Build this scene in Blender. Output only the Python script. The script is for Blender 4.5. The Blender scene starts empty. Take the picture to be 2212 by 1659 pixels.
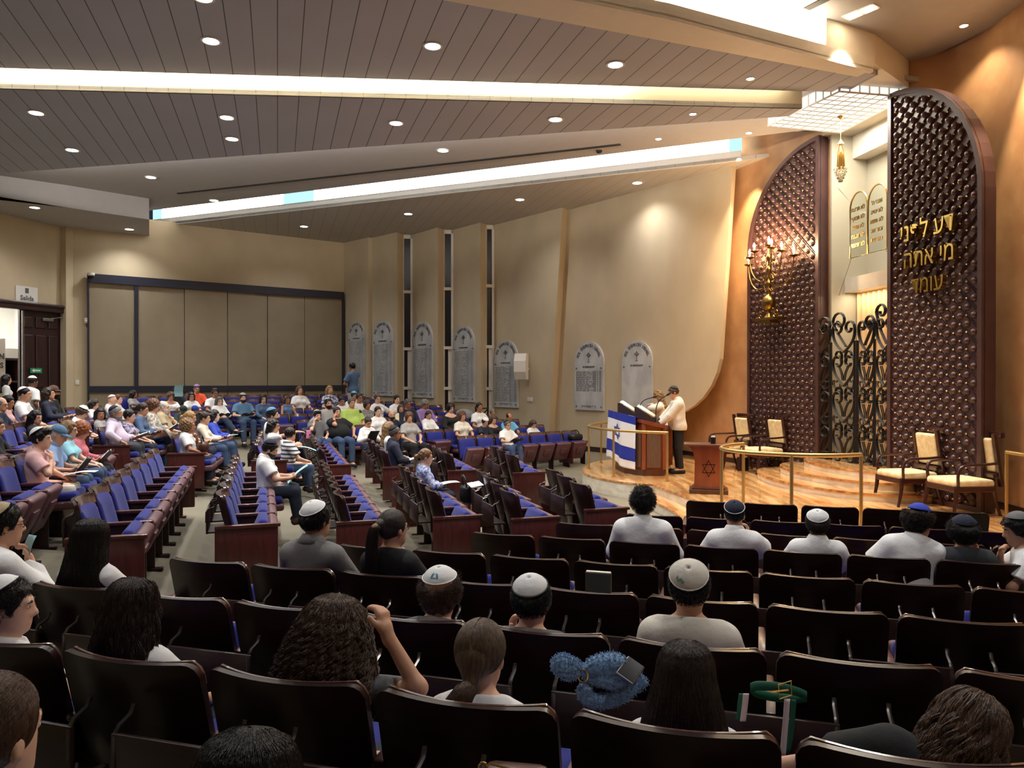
import bpy, bmesh, math, random
import numpy as np
from mathutils import Vector, Matrix, noise as mnoise
sc = bpy.context.scene
COL = sc.collection
R = math.radians
random.seed(7)

# ------------------------------------------------------------------ camera, world, exposure
FPX, CX, CY, CAMZ = 1640.0, 1106.0, 822.0, 2.1
cam_d = bpy.data.cameras.new('camera'); cam = bpy.data.objects.new('camera', cam_d); COL.objects.link(cam)
cam_d.sensor_width = 36.0; cam_d.lens = FPX / 2212 * 36.0; cam_d.clip_start = .05
cam.location = (0, 0, CAMZ); cam.rotation_euler = (R(90 - .262), 0, 0)
sc.camera = cam
w = bpy.data.worlds.new('world'); sc.world = w; w.use_nodes = True
w.node_tree.nodes['Background'].inputs[0].default_value = (.05, .055, .07, 1)
w.node_tree.nodes['Background'].inputs[1].default_value = .2
sc.view_settings.view_transform = 'Standard'; sc.view_settings.look = 'None'
sc.view_settings.gamma = 1; sc.view_settings.use_curve_mapping = False
sc.view_settings.exposure = 1.25
sc.cycles.max_bounces = 5; sc.cycles.diffuse_bounces = 3; sc.cycles.glossy_bounces = 3
sc.cycles.transmission_bounces = 3; sc.cycles.transparent_max_bounces = 6
sc.cycles.caustics_reflective = False; sc.cycles.caustics_refractive = False
sc.cycles.sample_clamp_indirect = 6.0; sc.cycles.use_denoising = True
DOWN_W = 62.0      # watts of one recessed downlight
COVE_W = 4.2      # watts per metre of cove strip

def at(px, py, d):
    """the place seen at a pixel of the 2212x1659 frame, d metres in front of the camera"""
    return Vector(((px - CX) / FPX * d, d, CAMZ + (CY - py) / FPX * d))
def atz(px, py, z):
    d = (z - CAMZ) * FPX / (CY - py)
    return Vector(((px - CX) / FPX * d, d, z))

# ------------------------------------------------------------------ helpers: objects
ORD = ['first', 'second', 'third', 'fourth', 'fifth', 'sixth', 'seventh', 'eighth', 'ninth', 'tenth', 'eleventh', 'twelfth',
       'thirteenth', 'fourteenth', 'fifteenth', 'sixteenth']
def tag(o, label=None, cat=None, group=None, kind=None):
    if label: o['label'] = label
    if cat: o['category'] = cat
    if group: o['group'] = group
    if kind: o['kind'] = kind
    return o
def empty(name, loc, rz=0, label=None, cat=None, group=None):
    o = bpy.data.objects.new(name, None); COL.objects.link(o)
    o.empty_display_size = .1
    o.location = loc; o.rotation_euler = (0, 0, rz)
    return tag(o, label, cat, group)
def link(name, me, mat=None, parent=None):
    o = bpy.data.objects.new(name, me); COL.objects.link(o)
    if mat is not None:
        for m in (mat if isinstance(mat, (list, tuple)) else [mat]): me.materials.append(m)
    if parent is not None: o.parent = parent
    return o
def copy_tree(o, parent=None):
    c = o.copy(); COL.objects.link(c)
    if parent is not None: c.parent = parent
    for ch in list(o.children): copy_tree(ch, c)
    return c

class MB:
    """collects simple shapes as vertices and faces; build() links them as ONE mesh object"""
    def __init__(s): s.v = []; s.f = []; s.mi = []; s.cur = 0; s.sm = []; s.smooth = False
    def add(s, vs, fs):
        n = len(s.v); s.v += [tuple(p) for p in vs]
        for f in fs: s.f.append([i + n for i in f]); s.mi.append(s.cur); s.sm.append(s.smooth)
        return s
    def box(s, c, size, rz=0, rx=0, ry=0, taper=None):
        hx, hy, hz = [q / 2 for q in size]
        m = Matrix.Translation(Vector(c)) @ Matrix.Rotation(rz, 4, 'Z') @ Matrix.Rotation(ry, 4, 'Y') @ Matrix.Rotation(rx, 4, 'X')
        t = taper or 1
        vs = [m @ Vector((x * hx * (t if z > 0 else 1), y * hy * (t if z > 0 else 1), z * hz)) for z in (-1, 1) for y in (-1, 1) for x in (-1, 1)]
        return s.add(vs, [(0, 2, 3, 1), (4, 5, 7, 6), (0, 1, 5, 4), (2, 6, 7, 3), (0, 4, 6, 2), (1, 3, 7, 5)])
    def rbox(s, c, size, r=.01, rz=0, rx=0, ry=0, seg=2):
        bm = bmesh.new(); bmesh.ops.create_cube(bm, size=1)
        for v in bm.verts: v.co = Vector((v.co.x * size[0], v.co.y * size[1], v.co.z * size[2]))
        r = min(r, min(size) * .49)
        bmesh.ops.bevel(bm, geom=bm.edges[:], offset=r, segments=seg, profile=.5, affect='EDGES')
        m = Matrix.Translation(Vector(c)) @ Matrix.Rotation(rz, 4, 'Z') @ Matrix.Rotation(ry, 4, 'Y') @ Matrix.Rotation(rx, 4, 'X')
        return s.addbm(bm, m)
    def addbm(s, bm, m=None):
        bm.verts.ensure_lookup_table(); bm.verts.index_update()
        vs = [(m @ v.co) if m else v.co.copy() for v in bm.verts]
        fs = [[v.index for v in f.verts] for f in bm.faces]
        bm.free(); return s.add(vs, fs)
    def prism(s, poly, z0, z1):
        n = len(poly)
        vs = [(p[0], p[1], z0) for p in poly] + [(p[0], p[1], z1) for p in poly]
        fs = [list(range(n))[::-1], list(range(n, 2 * n))] + [(i, (i + 1) % n, n + (i + 1) % n, n + i) for i in range(n)]
        return s.add(vs, fs)
    def extr(s, poly3, vec):
        n = len(poly3); vec = Vector(vec)
        vs = [Vector(p) for p in poly3] + [Vector(p) + vec for p in poly3]
        fs = [list(range(n)), list(range(n, 2 * n))[::-1]] + [(i, n + i, n + (i + 1) % n, (i + 1) % n) for i in range(n)]
        return s.add(vs, fs)
    def tube(s, pts, r, n=8, cap=True, flat=None, closed=False):
        pts = [Vector(p) for p in pts]; k = len(pts)
        rs = r if isinstance(r, (list, tuple)) else [r] * k
        up = None; rings = []
        for i, p in enumerate(pts):
            if closed: t = pts[(i + 1) % k] - pts[i - 1]
            else: t = pts[min(i + 1, k - 1)] - pts[max(i - 1, 0)]
            if t.length < 1e-9: t = Vector((0, 0, 1))
            t.normalize()
            if up is None:
                a = Vector((0, 0, 1)) if abs(t.z) < .9 else Vector((0, 1, 0))
                up = (a - t * a.dot(t)).normalized()
            else:
                up = up - t * up.dot(t)
                if up.length < 1e-6: up = t.orthogonal()
                up.normalize()
            b = t.cross(up)
            rings.append([p + (up * math.cos(q) * (flat or 1) + b * math.sin(q)) * rs[i] for q in [2 * math.pi * j / n for j in range(n)]])
        vs = [v for rg in rings for v in rg]
        m = k if closed else k - 1
        fs = [(i * n + j, i * n + (j + 1) % n, ((i + 1) % k) * n + (j + 1) % n, ((i + 1) % k) * n + j) for i in range(m) for j in range(n)]
        if cap and not closed: fs += [list(range(n))[::-1], list(range((k - 1) * n, k * n))]
        return s.add(vs, fs)
    def lathe(s, prof, c=(0, 0, 0), n=20, axis='Z'):
        vs = []; k = len(prof); c = Vector(c)
        for (r, z) in prof:
            for j in range(n):
                a = 2 * math.pi * j / n; p = Vector((r * math.cos(a), r * math.sin(a), z))
                if axis == 'Y': p = Vector((p.x, p.z, p.y))
                if axis == 'X': p = Vector((p.z, p.x, p.y))
                vs.append(c + p)
        fs = [(i * n + j, i * n + (j + 1) % n, (i + 1) * n + (j + 1) % n, (i + 1) * n + j) for i in range(k - 1) for j in range(n)]
        fs += [list(range(n))[::-1], list(range((k - 1) * n, k * n))]
        return s.add(vs, fs)
    def sphere(s, c, r, n=10, m=8, sq=(1, 1, 1)):
        vs = []; c = Vector(c)
        for i in range(m + 1):
            th = math.pi * i / m
            for j in range(n):
                a = 2 * math.pi * j / n
                vs.append(c + Vector((r * sq[0] * math.sin(th) * math.cos(a), r * sq[1] * math.sin(th) * math.sin(a), r * sq[2] * math.cos(th))))
        return s.add(vs, [(i * n + j, (i + 1) * n + j, (i + 1) * n + (j + 1) % n, i * n + (j + 1) % n) for i in range(m) for j in range(n)])
    def mesh(s, name):
        me = bpy.data.meshes.new(name); me.from_pydata(s.v, [], s.f)
        me.polygons.foreach_set('material_index', s.mi)
        me.polygons.foreach_set('use_smooth', s.sm)
        me.validate(); me.update()
        return me
    def build(s, name, mat, parent=None, smooth=False, sharp=None):
        me = s.mesh(name)
        bm = bmesh.new(); bm.from_mesh(me)
        bmesh.ops.recalc_face_normals(bm, faces=bm.faces[:])
        bm.to_mesh(me); bm.free()
        if smooth:
            me.polygons.foreach_set('use_smooth', [True] * len(me.polygons))
            try: me.set_sharp_from_angle(angle=R(sharp or 40))
            except Exception: pass
        return link(name, me, mat, parent)

def text_bits(mb, body, size, M, depth=.004, align='CENTER', bold=0.0, spacing=1.0):
    """letters as solid shapes, added to a mesh collection; M maps the text's plane to the world"""
    c = bpy.data.curves.new('lettering', 'FONT'); c.body = body; c.size = size; c.extrude = depth / 2
    c.align_x = align; c.align_y = 'CENTER'; c.offset = bold; c.resolution_u = 3; c.space_character = spacing
    o = bpy.data.objects.new('lettering', c); COL.objects.link(o)
    bpy.context.view_layer.update()
    me = bpy.data.meshes.new_from_object(o.evaluated_get(bpy.context.evaluated_depsgraph_get()))
    mb.add([M @ v.co for v in me.vertices], [list(p.vertices) for p in me.polygons])
    bpy.data.objects.remove(o); bpy.data.curves.remove(c); bpy.data.meshes.remove(me)
def frame(o, xdir, zdir=(0, 0, 1)):
    """matrix whose x axis runs along xdir, y axis up zdir, z axis towards the viewer side"""
    x = Vector(xdir).normalized(); y = Vector(zdir); y = (y - x * y.dot(x)).normalized(); z = x.cross(y)
    m = Matrix((x, y, z)).transposed().to_4x4(); m.translation = Vector(o); return m

# ------------------------------------------------------------------ helpers: materials
def lin(c):
    return tuple(((v / 255) / 12.92 if v / 255 <= .04045 else ((v / 255 + .055) / 1.055) ** 2.4) for v in c)
M = {}
def mat(name, rgb, rough=.5, metal=0.0, var=0.0, vscale=(6, 6, 6), bump=0.0, bscale=(60, 60, 60), coat=0.0, rgb2=None, spec=None, sheen=0, emit=0, ecol=None, alpha=1, trans=0, sss=0, detail=3, wave=None):
    if name in M: return M[name]
    m = bpy.data.materials.new(name); m.use_nodes = True
    nt = m.node_tree; n = nt.nodes; L = nt.links; b = n['Principled BSDF']
    col = lin(rgb); b.inputs['Base Color'].default_value = (*col, 1)
    b.inputs['Roughness'].default_value = rough; b.inputs['Metallic'].default_value = metal
    b.inputs['Coat Weight'].default_value = coat; b.inputs['Coat Roughness'].default_value = .12
    if spec is not None: b.inputs['Specular IOR Level'].default_value = spec
    if sheen: b.inputs['Sheen Weight'].default_value = sheen
    if trans: b.inputs['Transmission Weight'].default_value = trans
    if alpha < 1: b.inputs['Alpha'].default_value = alpha
    if emit:
        b.inputs['Emission Color'].default_value = (*lin(ecol or rgb), 1); b.inputs['Emission Strength'].default_value = emit
    tc = n.new('ShaderNodeTexCoord')
    def noise(scale, det=detail):
        mp = n.new('ShaderNodeMapping'); mp.inputs['Scale'].default_value = scale
        L.new(tc.outputs['Object'], mp.inputs['Vector'])
        t = n.new('ShaderNodeTexNoise'); t.inputs['Scale'].default_value = 1; t.inputs['Detail'].default_value = det
        L.new(mp.outputs[0], t.inputs['Vector']); return t
    if var or rgb2:
        t = noise(vscale); cr = n.new('ShaderNodeValToRGB')
        c2 = lin(rgb2) if rgb2 else tuple(max(0, v * (1 - var)) for v in col)
        c1 = col if rgb2 else tuple(min(1, v * (1 + var)) for v in col)
        cr.color_ramp.elements[0].position = .35; cr.color_ramp.elements[1].position = .65
        cr.color_ramp.elements[0].color = (*c2, 1); cr.color_ramp.elements[1].color = (*c1, 1)
        L.new(t.outputs['Fac'], cr.inputs[0]); L.new(cr.outputs[0], b.inputs['Base Color'])
    if bump:
        t = noise(bscale); bp = n.new('ShaderNodeBump'); bp.inputs['Strength'].default_value = bump; bp.inputs['Distance'].default_value = .01
        L.new(t.outputs['Fac'], bp.inputs['Height']); L.new(bp.outputs[0], b.inputs['Normal'])
    M[name] = m; return m
def emis(name, rgb, strength):
    if name in M: return M[name]
    m = bpy.data.materials.new(name); m.use_nodes = True; nt = m.node_tree
    nt.nodes.remove(nt.nodes['Principled BSDF']); e = nt.nodes.new('ShaderNodeEmission')
    e.inputs[0].default_value = (*lin(rgb), 1); e.inputs[1].default_value = strength
    nt.links.new(e.outputs[0], nt.nodes['Material Output'].inputs[0]); M[name] = m; return m

mat('cream_wall', (200, 184, 154), .85, var=.05, vscale=(1.5, 1.5, 1.0), bump=.15, bscale=(30, 30, 220))
mat('cream_edge', (214, 186, 140), .7, var=.03)
mat('orange_wall', (206, 160, 112), .6, rgb2=(188, 140, 96), vscale=(2.2, 2.2, 2.2), bump=.08, bscale=(14, 14, 14), detail=6)
mat('ceiling_paint', (176, 173, 172), .85, var=.02)
mat('white_paint', (225, 218, 205), .6, var=.02)
mat('cove_paint', (238, 226, 196), .7)
mat('carpet', (126, 119, 101), .95, var=.08, vscale=(1.2, 1.2, 1.2), bump=.5, bscale=(300, 300, 300))
mat('mahogany', (44, 20, 18), .32, rgb2=(33, 15, 14), vscale=(5, 5, 40), spec=.3, coat=.08)
mat('mahogany_panel', (84, 36, 32), .35, rgb2=(66, 27, 25), vscale=(5, 40, 5), coat=.15)
mat('walnut_rim', (110, 80, 70), .2, rgb2=(88, 62, 55), vscale=(40, 5, 5), coat=1.0)
mat('blue_fabric', (20, 30, 122), .9, var=.08, vscale=(40, 40, 40), bump=.25, bscale=(400, 400, 400), sheen=.15)
mat('mauve_pan', (100, 64, 70), .45, var=.04)
mat('rack_board', (52, 33, 27), .4, rgb2=(40, 25, 21), vscale=(4, 4, 30))
mat('black_metal', (24, 24, 26), .4, metal=.6)
mat('dark_iron', (18, 18, 19), .45, metal=.3, bump=.2, bscale=(40, 40, 40))
mat('steel', (170, 170, 172), .3, metal=1.0)
mat('brass', (190, 156, 92), .28, metal=1.0, var=.06)
mat('gold', (214, 178, 96), .22, metal=1.0)
mat('antique_brass', (140, 112, 60), .3, metal=1.0, var=.15, vscale=(25, 25, 25))
mat('white_plastic', (228, 226, 220), .4)
mat('black_plastic', (18, 18, 20), .4)
mat('navy_trim', (30, 34, 52), .5)
mat('partition_fabric', (150, 137, 114), .9, var=.05, vscale=(2, 2, 2), bump=.3, bscale=(220, 220, 220))
mat('door_wood', (56, 32, 32), .35, rgb2=(42, 24, 24), vscale=(8, 8, 1.2), coat=.2)
mat('dark_glass', (10, 11, 15), .12, spec=.6)
mat('rest_dark', (58, 42, 38), .45); mat('page_paper', (240, 232, 212), .8); mat('page_white', (244, 244, 240), .8); mat('page_blue', (168, 220, 236), .8); mat('cover_black', (28, 26, 28), .5); mat('cover_grey', (110, 116, 122), .5); mat('cover_green', (52, 56, 52), .55)
# ------------------------------------------------------------------ seating plan (rows on the raked floor)
# name: (first seat centre at the back rest, last seat centre, number of seats, facing direction, floor height)
ROWS = {}
def row(name, a, b, n, face, z): ROWS[name] = (Vector((a[0], a[1])), Vector((b[0], b[1])), n, math.atan2(-face[0], face[1]), z)
nS, rS = Vector((.2807, .9598)), Vector((.9598, -.2807))
for nm, perp, j0, j1, z in (('A', 1.93, -4, 1, .37), ('B', 2.80, -6, 3, .28), ('C', 3.71, -5, 3, .19), ('D', 4.685, -4, 4, .10), ('E', 5.72, -3, 4, .02),
                            ('F', 6.42, -2, 4, 0.0), ('G', 7.02, -1, 4, 0.0), ('H', 7.98, 0, 4, 0.0)):
    off = {'E': .06, 'F': .04, 'H': -.06}.get(nm, 0)
    a = nS * perp + rS * (-.15 + off + .556 * j0); b = nS * perp + rS * (-.15 + off + .556 * j1)
    row('foreground ' + nm, a, b, j1 - j0 + 1, nS, z)
fM = (.947, .32)
def two(p, q, d): a = at(p[0], p[1], 1); b = at(q[0], q[1], 1); return (a.x * FPX * d / (p[1] - CY), FPX * d / (p[1] - CY)), (b.x * FPX * d / (q[1] - CY), FPX * d / (q[1] - CY))
for nm, p, q, n, z in (('M1', (480, 1063), (509, 985), 7, .27), ('M2', (731, 1064.6), (698, 996), 7, .12), ('M3', (932, 1056.7), (870, 1006), 5, .10),
                       ('M4', (1095.7, 1059), (1040, 1017.5), 4, .10), ('M5', (1249, 1043), (1193, 1014), 3, .12), ('L1', (175, 1074), (330, 972), 8, .39),
                       ('M2x', (692, 968), (668, 932), 7, .15), ('M3x', (827, 972), (799, 949), 4, .13), ('M4x', (965, 978), (929, 960), 4, .12), ('M5x', (1102, 981), (1067, 964), 3, .14)):
    a, b = two(p, q, CAMZ - .87 - z)
    row('middle ' + nm, a, b, n, fM, z)
row('middle L0', (-4.25, 5.75), (-5.55, 9.6), 8, fM, .50)
row('middle Lm', (-5.6, 7.0), (-7.2, 11.3), 8, fM, .63)
fX = (.975, .22)
row('middle M1x', (-3.8, 11.3), (-4.55, 13.8), 5, fX, .31)
row('middle L1x', (-4.95, 11.15), (-5.65, 14.0), 6, fX, .43)
row('middle L0x', (-6.05, 11.2), (-6.45, 14.0), 6, fX, .54)
row('middle Lmx', (-7.2, 12.2), (-7.3, 14.4), 5, fX, .62)
row('middle Lp', (-6.95, 8.6), (-8.3, 13.4), 9, fM, .74)
row('middle Lnx', (-8.4, 13.9), (-8.5, 16.0), 5, fX, .72)
fN = (.6, -.8)
def nrow(k, px0, px1, n):
    q = -13.9 - 1.025 * k
    def pos(px):
        u = (px - CX) / FPX; d = q / (.6 * u - .8); return (u * d, d)
    row('far N%d' % (k + 1), pos(px0), pos(px1), n, fN, .02 + .1 * k)
    return n
nrow(0, 1005, 1228, 7); nrow(1, 895, 1158, 8); nrow(2, 742, 1105, 11); nrow(3, 660, 1040, 11); nrow(4, 604, 985, 12)
nrow(5, 385, 940, 16); nrow(6, 400, 880, 13); nrow(7, 330, 800, 13); nrow(8, 262, 745, 12)
def seat_xy(name, i):
    a, b, n, rz, z = ROWS[name]; t = i / (n - 1) if n > 1 else 0
    p = a.lerp(b, t); return p.x, p.y, rz, z
CTRL = []
for nm, (a, b, n, rz, z) in ROWS.items():
    for t in np.linspace(-.12, 1.12, 7):
        p = a + (b - a) * t; CTRL.append((p.x, p.y, z)); CTRL.append((p.x - .55 * math.sin(rz), p.y + .55 * math.cos(rz), z))
for x, y, z in ((2, 12, 0), (3, 14, 0), (5, 12, 0), (4, 8.3, 0), (6, 8.5, 0), (1, 14, .02), (.3, 13, .05), (-4.6, 22.8, .9), (-9.5, 19.5, .9), (-12, 17.5, .9), (-13, 14, .9), (-14, 10, .9), (0, -2, .6), (5, -2, .5), (-6, 0, .8), (-10, 4, .9), (6.5, 3, .3),
                (2, 18.8, .2), (1.2, 19.5, .25), (0, 20, .35), (-2, 22, .6)): CTRL += [(x, y, z)] * 3
CT = np.array(CTRL)
def floor_z(x, y):
    d2 = (CT[:, 0] - x) ** 2 + (CT[:, 1] - y) ** 2
    w_ = np.exp(-d2 / (2 * .45 ** 2)) + 1e-4 / (d2 + .5) ** 2
    return float((w_ * CT[:, 2]).sum() / w_.sum())

# ------------------------------------------------------------------ floor
def structure(o, **k): o['kind'] = 'structure'; return o
xs = np.arange(-17, 9.01, .3); ys = np.arange(-4, 28.01, .3)
fl = MB()
fl.v = [(float(x), float(y), floor_z(x, y) - .004) for y in ys for x in xs]
nx = len(xs); fl.f = [(j * nx + i, j * nx + i + 1, (j + 1) * nx + i + 1, (j + 1) * nx + i) for j in range(len(ys) - 1) for i in range(nx - 1)]
fl.mi = [0] * len(fl.f); fl.sm = [True] * len(fl.f)
structure(fl.build('floor', M['carpet'], smooth=True, sharp=80))

# ------------------------------------------------------------------ walls
ZT = 6.7
def wt(px, py): p = atz(px, py, ZT); return Vector((p.x, p.y))
def wall(name, pts, z0, z1, thick, m, out):
    """a straight or curved wall: plan points of the inner face, thickness pushed towards out()"""
    pts = [Vector((p[0], p[1])) for p in pts]; n = len(pts); back = []
    for i, p in enumerate(pts):
        t = (pts[min(i + 1, n - 1)] - pts[max(i - 1, 0)]).normalized(); nn = Vector((-t.y, t.x)) * out
        back.append(p + nn * thick)
    mb = MB()
    mb.prism(pts + back[::-1], z0, z1) if n == 2 else None
    if n > 2:
        vs = [(p.x, p.y, z) for z in (z0, z1) for p in pts] + [(p.x, p.y, z) for z in (z0, z1) for p in back]
        f = []
        for i in range(n - 1):
            f += [(i, i + 1, n + i + 1, n + i), (2 * n + i, 3 * n + i, 3 * n + i + 1, 2 * n + i + 1), (n + i, n + i + 1, 3 * n + i + 1, 3 * n + i), (i, 2 * n + i, 2 * n + i + 1, i + 1)]
        f += [(0, n, 3 * n, 2 * n), (n - 1, 3 * n - 1, 4 * n - 1, 2 * n - 1)]
        mb.add(vs, f)
    return structure(mb.build(name, m, smooth=n > 2, sharp=50))
P1 = Vector((-12.23, 20.56)); P0 = P1 - Vector((.46, 1.5)) * 8; P2 = wt(742, 525)
def onwall(px, A, B):
    """distance along the plan line A-B and depth where the column px meets it"""
    u = (px - CX) / FPX; d = B - A; t = (u * A.y - A.x) / (d.x - u * d.y); return A + d * t
dl = (P1 - P0).normalized(); nl = Vector((dl.y, -dl.x))
wD0, wD1 = onwall(-120, P0, P1), onwall(146, P0, P1)          # door frame, outer sides
zD = 4.13
wall('wall_left', [P0, wD0], 0.3, 7.4, .2, M['cream_wall'], 1)
wall('wall_left_pier', [wD1, P1], 0.3, 7.4, .2, M['cream_wall'], 1)
wall('wall_left_over_door', [wD0, wD1], zD, 7.4, .2, M['cream_wall'], 1)
wall('wall_back', [P1, P2 + (P2 - P1).normalized() * .6], 0.3, 6.74, .2, M['cream_wall'], 1)
# side wall: leaning saw-tooth panels with slot windows between them
TA = [wt(741.7, 525.4), wt(795.8, 513.2), wt(804, 514.2)]
TB = [wt(804, 514.2), wt(858.3, 501.6), wt(870.5, 507)]
TC = [wt(891.6, 507.5), wt(945.7, 491.5), wt(958, 496.4)]
TD = [wt(979.5, 496.8), wt(1037.7, 481), wt(1049, 485.7)]
TE = [wt(1068, 486.5), wt(1216.5, 448), wt(1227, 453.8)]
TF = [wt(1226, 454.4), wt(1582, 359)]
TF[0] = TF[0] - (TF[1] - TF[0]).normalized() * 1.4
def panel(name, T, lean=0):
    P, Q, Q2 = T; d = (Q - P).normalized(); nb = Vector((-d.y, d.x))
    bk = [Q2 + nb * .05, P + nb * .25]
    mb = MB(); top = [P, Q, Q2] + bk; sh = [Vector((0, 0)), -d * lean, -d * lean, -d * lean, Vector((0, 0))]
    vs = [(p.x + s_.x, p.y + s_.y, 0.1) for p, s_ in zip(top, sh)] + [(p.x, p.y, 7.0) for p in top]
    n = 5; fs = [list(range(n))[::-1], list(range(n, 2 * n))] + [(i, (i + 1) % n, n + (i + 1) % n, n + i) for i in range(n)]
    mb.add(vs, fs)
    return structure(mb.build(name, M['cream_wall']))
panel('wall_side_panel', TA); panel('wall_side_panel', TB); panel('wall_side_panel', TC); panel('wall_side_panel', TD); panel('wall_side_panel', TE, .62)
# slot windows
def slot_window(i, A, B, label):
    d = (B - A).normalized(); nb = Vector((-d.y, d.x)); L_ = (B - A).length
    o = A + nb * .06
    X = lambda s_, b=0: (o.x + d.x * s_ + nb.x * b, o.y + d.y * s_ + nb.y * b)
    root = empty('window_%d' % i, (o.x, o.y, .2)); root['kind'] = 'structure'; root['label'] = label
    inv = Matrix.Translation((-o.x, -o.y, -.2))
    fr = MB(); rz = math.atan2(d.y, d.x)
    def bar(s0, s1, z0, z1, b=0, th=.08):
        c = X((s0 + s1) / 2, b); fr.box((c[0] - o.x, c[1] - o.y, (z0 + z1) / 2 - .2), (s1 - s0, th, z1 - z0), rz)
    bar(0, L_, 6.58, 6.7); bar(L_ - .07, L_, .2, 6.7); bar(0, .03, .2, 6.7)
    for z in (4.9, 3.1, 1.86): bar(0, L_, z - .045, z + .045, -.015)
    bar(L_ - .16, L_ - .07, .2, 3.1, .03)
    fr.build('window_frame', M['white_paint'], root)
    zs = [.2, 1.86, 3.1, 4.9, 6.6]
    for z0, z1 in zip(zs[:-1], zs[1:]):
        p = MB(); c = X(L_ / 2, .03); p.box((c[0] - o.x, c[1] - o.y, (z0 + z1) / 2 - .2), (L_, .02, z1 - z0), rz); p.build('window_pane', M['window_night'], root)
mat('window_night', (26, 28, 38), .25, spec=.5)
slot_window(1, TB[2], TC[0], 'tall slot window nearest the far corner, dark panes in white frame')
slot_window(2, TC[2], TD[0], 'middle slot window of the side wall, dark panes in white frame')
slot_window(3, TD[2], TE[0], 'slot window nearest the leaning fin, dark panes in white frame')
# cream wall slab beside the platform, its lower corner swept away in a curve
def onplane(px, py, A, B):
    p = onwall(px, A, B); return (p - A).dot((B - A).normalized()), CAMZ + (CY - py) / FPX * p.y
dF = (TF[1] - TF[0]).normalized(); nF = Vector((-dF.y, dF.x))
pr = [(0, 0.05), (0, 7.0)]
s_top, _ = onplane(1582, 359, *TF); pr.append((s_top, 7.0))
for px, py in ((1582, 359), (1571, 540), (1560, 700), (1555, 775), (1548, 805), (1536, 833), (1519, 858), (1500, 876), (1478, 889), (1450, 899), (1418, 905)):
    pr.append(onplane(px, py, *TF))
pr += [(pr[-1][0] - .1, pr[-1][1] - .03), (pr[-1][0] - .12, .05)]
pts = [Vector((TF[0].x + dF.x * s_, TF[0].y + dF.y * s_, z)) for s_, z in pr]
mb = MB(); mb.extr(pts, (nF.x * .12, nF.y * .12, 0)); structure(mb.build('wall_side', M['cream_wall']))
# orange wall behind and beside the ark
def smooth_line(pts, k=6):
    P = [Vector(p) for p in pts]; P = [P[0] * 2 - P[1]] + P + [P[-1] * 2 - P[-2]]; out = []
    for i in range(1, len(P) - 2):
        for j in range(k):
            t = j / k; a, b, c, d = P[i - 1:i + 3]
            out.append(.5 * ((2 * b) + (c - a) * t + (2 * a - 5 * b + 4 * c - d) * t * t + (3 * b - a - 3 * c + d) * t ** 3))
    return out + [P[-2]]
ARK_L = [Vector((5.10, 15.95)), Vector((5.84, 14.1))]       # left panel, outer and inner end
ARK_R = [Vector((6.15, 12.1)), Vector((6.53, 10.29))]       # right panel, inner and outer end
oL = smooth_line([(2.6, 22.0), (3.6, 20.0), (4.25, 18.3), (4.72, 17.0), (5.14, 15.97), (5.94, 14.06)])
oR = smooth_line([(6.22, 12.1), (6.62, 11.72), (6.82, 11.15), (6.84, 10.4), (6.78, 9.6), (6.75, 8.8), (6.8, 7.0), (6.9, 5.0)])
wall('wall_orange_left', oL, 0.1, 7.5, .25, M['orange_wall'], 1)
wall('wall_orange_right', oR, 0.1, 7.5, .25, M['orange_wall'], 1)
wall('wall_over_ark', [oL[-1], oR[0]], 6.75, 7.5, .25, M['orange_wall'], 1)
wall('wall_right', [(6.9, 5.0), (6.9, -4)], 0, 7.5, .2, M['cream_wall'], 1)
wall('wall_rear', [(6.9, -4), (-16, -4)], 0, 7.5, .2, M['cream_wall'], 1)
wall('wall_left_rear', [(-16, -4), P0], 0, 7.5, .2, M['cream_wall'], 1)
mat('baseboard_dark', (52, 34, 32), .4)
def baseboard(name, pts, z, out, h=.1):
    wall(name, pts, z - .02, z + h, -.018, M['baseboard_dark'], out)
baseboard('baseboard_orange', oL[10:], .3, 1); baseboard('baseboard_right', oR, .3, 1)
baseboard('baseboard_side', [TF[0] + dF * .1, TF[0] + dF * 4.6], .28, 1)

# ------------------------------------------------------------------ ceilings
def plank_mat(name, rgb, groove, step=.315):
    m = mat(name, rgb, .8, var=.03, vscale=(.7, .7, .7)); nt = m.node_tree; n = nt.nodes; L = nt.links; b = n['Principled BSDF']
    tc = n.new('ShaderNodeTexCoord'); vm = n.new('ShaderNodeVectorMath'); vm.operation = 'DOT_PRODUCT'
    vm.inputs[1].default_value = (.955, .295, 0); L.new(tc.outputs['Object'], vm.inputs[0])
    a = n.new('ShaderNodeMath'); a.operation = 'DIVIDE'; a.inputs[1].default_value = step; L.new(vm.outputs['Value'], a.inputs[0])
    f = n.new('ShaderNodeMath'); f.operation = 'FRACT'; L.new(a.outputs[0], f.inputs[0])
    c = n.new('ShaderNodeMath'); c.operation = 'LESS_THAN'; c.inputs[1].default_value = .04; L.new(f.outputs[0], c.inputs[0])
    mx = n.new('ShaderNodeMix'); mx.data_type = 'RGBA'; L.new(c.outputs[0], mx.inputs[0])
    old = b.inputs['Base Color'].links[0].from_socket; L.new(old, mx.inputs[6]); mx.inputs[7].default_value = (*lin(groove), 1)
    L.new(mx.outputs[2], b.inputs['Base Color'])
    return m
plank_mat('plank', (176, 179, 192), (88, 88, 92)); plank_mat('plank_low', (190, 186, 180), (150, 144, 136))
Z1, Z2, Z3, Z4, Z5, ZS = 6.65, 6.45, 6.8, 6.7, 7.15, 6.26
def ceil(name, pts, z, m, th=.07):
    mb = MB(); mb.prism([(p[0], p[1]) for p in pts], z, z + th); return structure(mb.build(name, m))
def xy(px, py, z): p = atz(px, py, z); return Vector((p.x, p.y))
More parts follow.
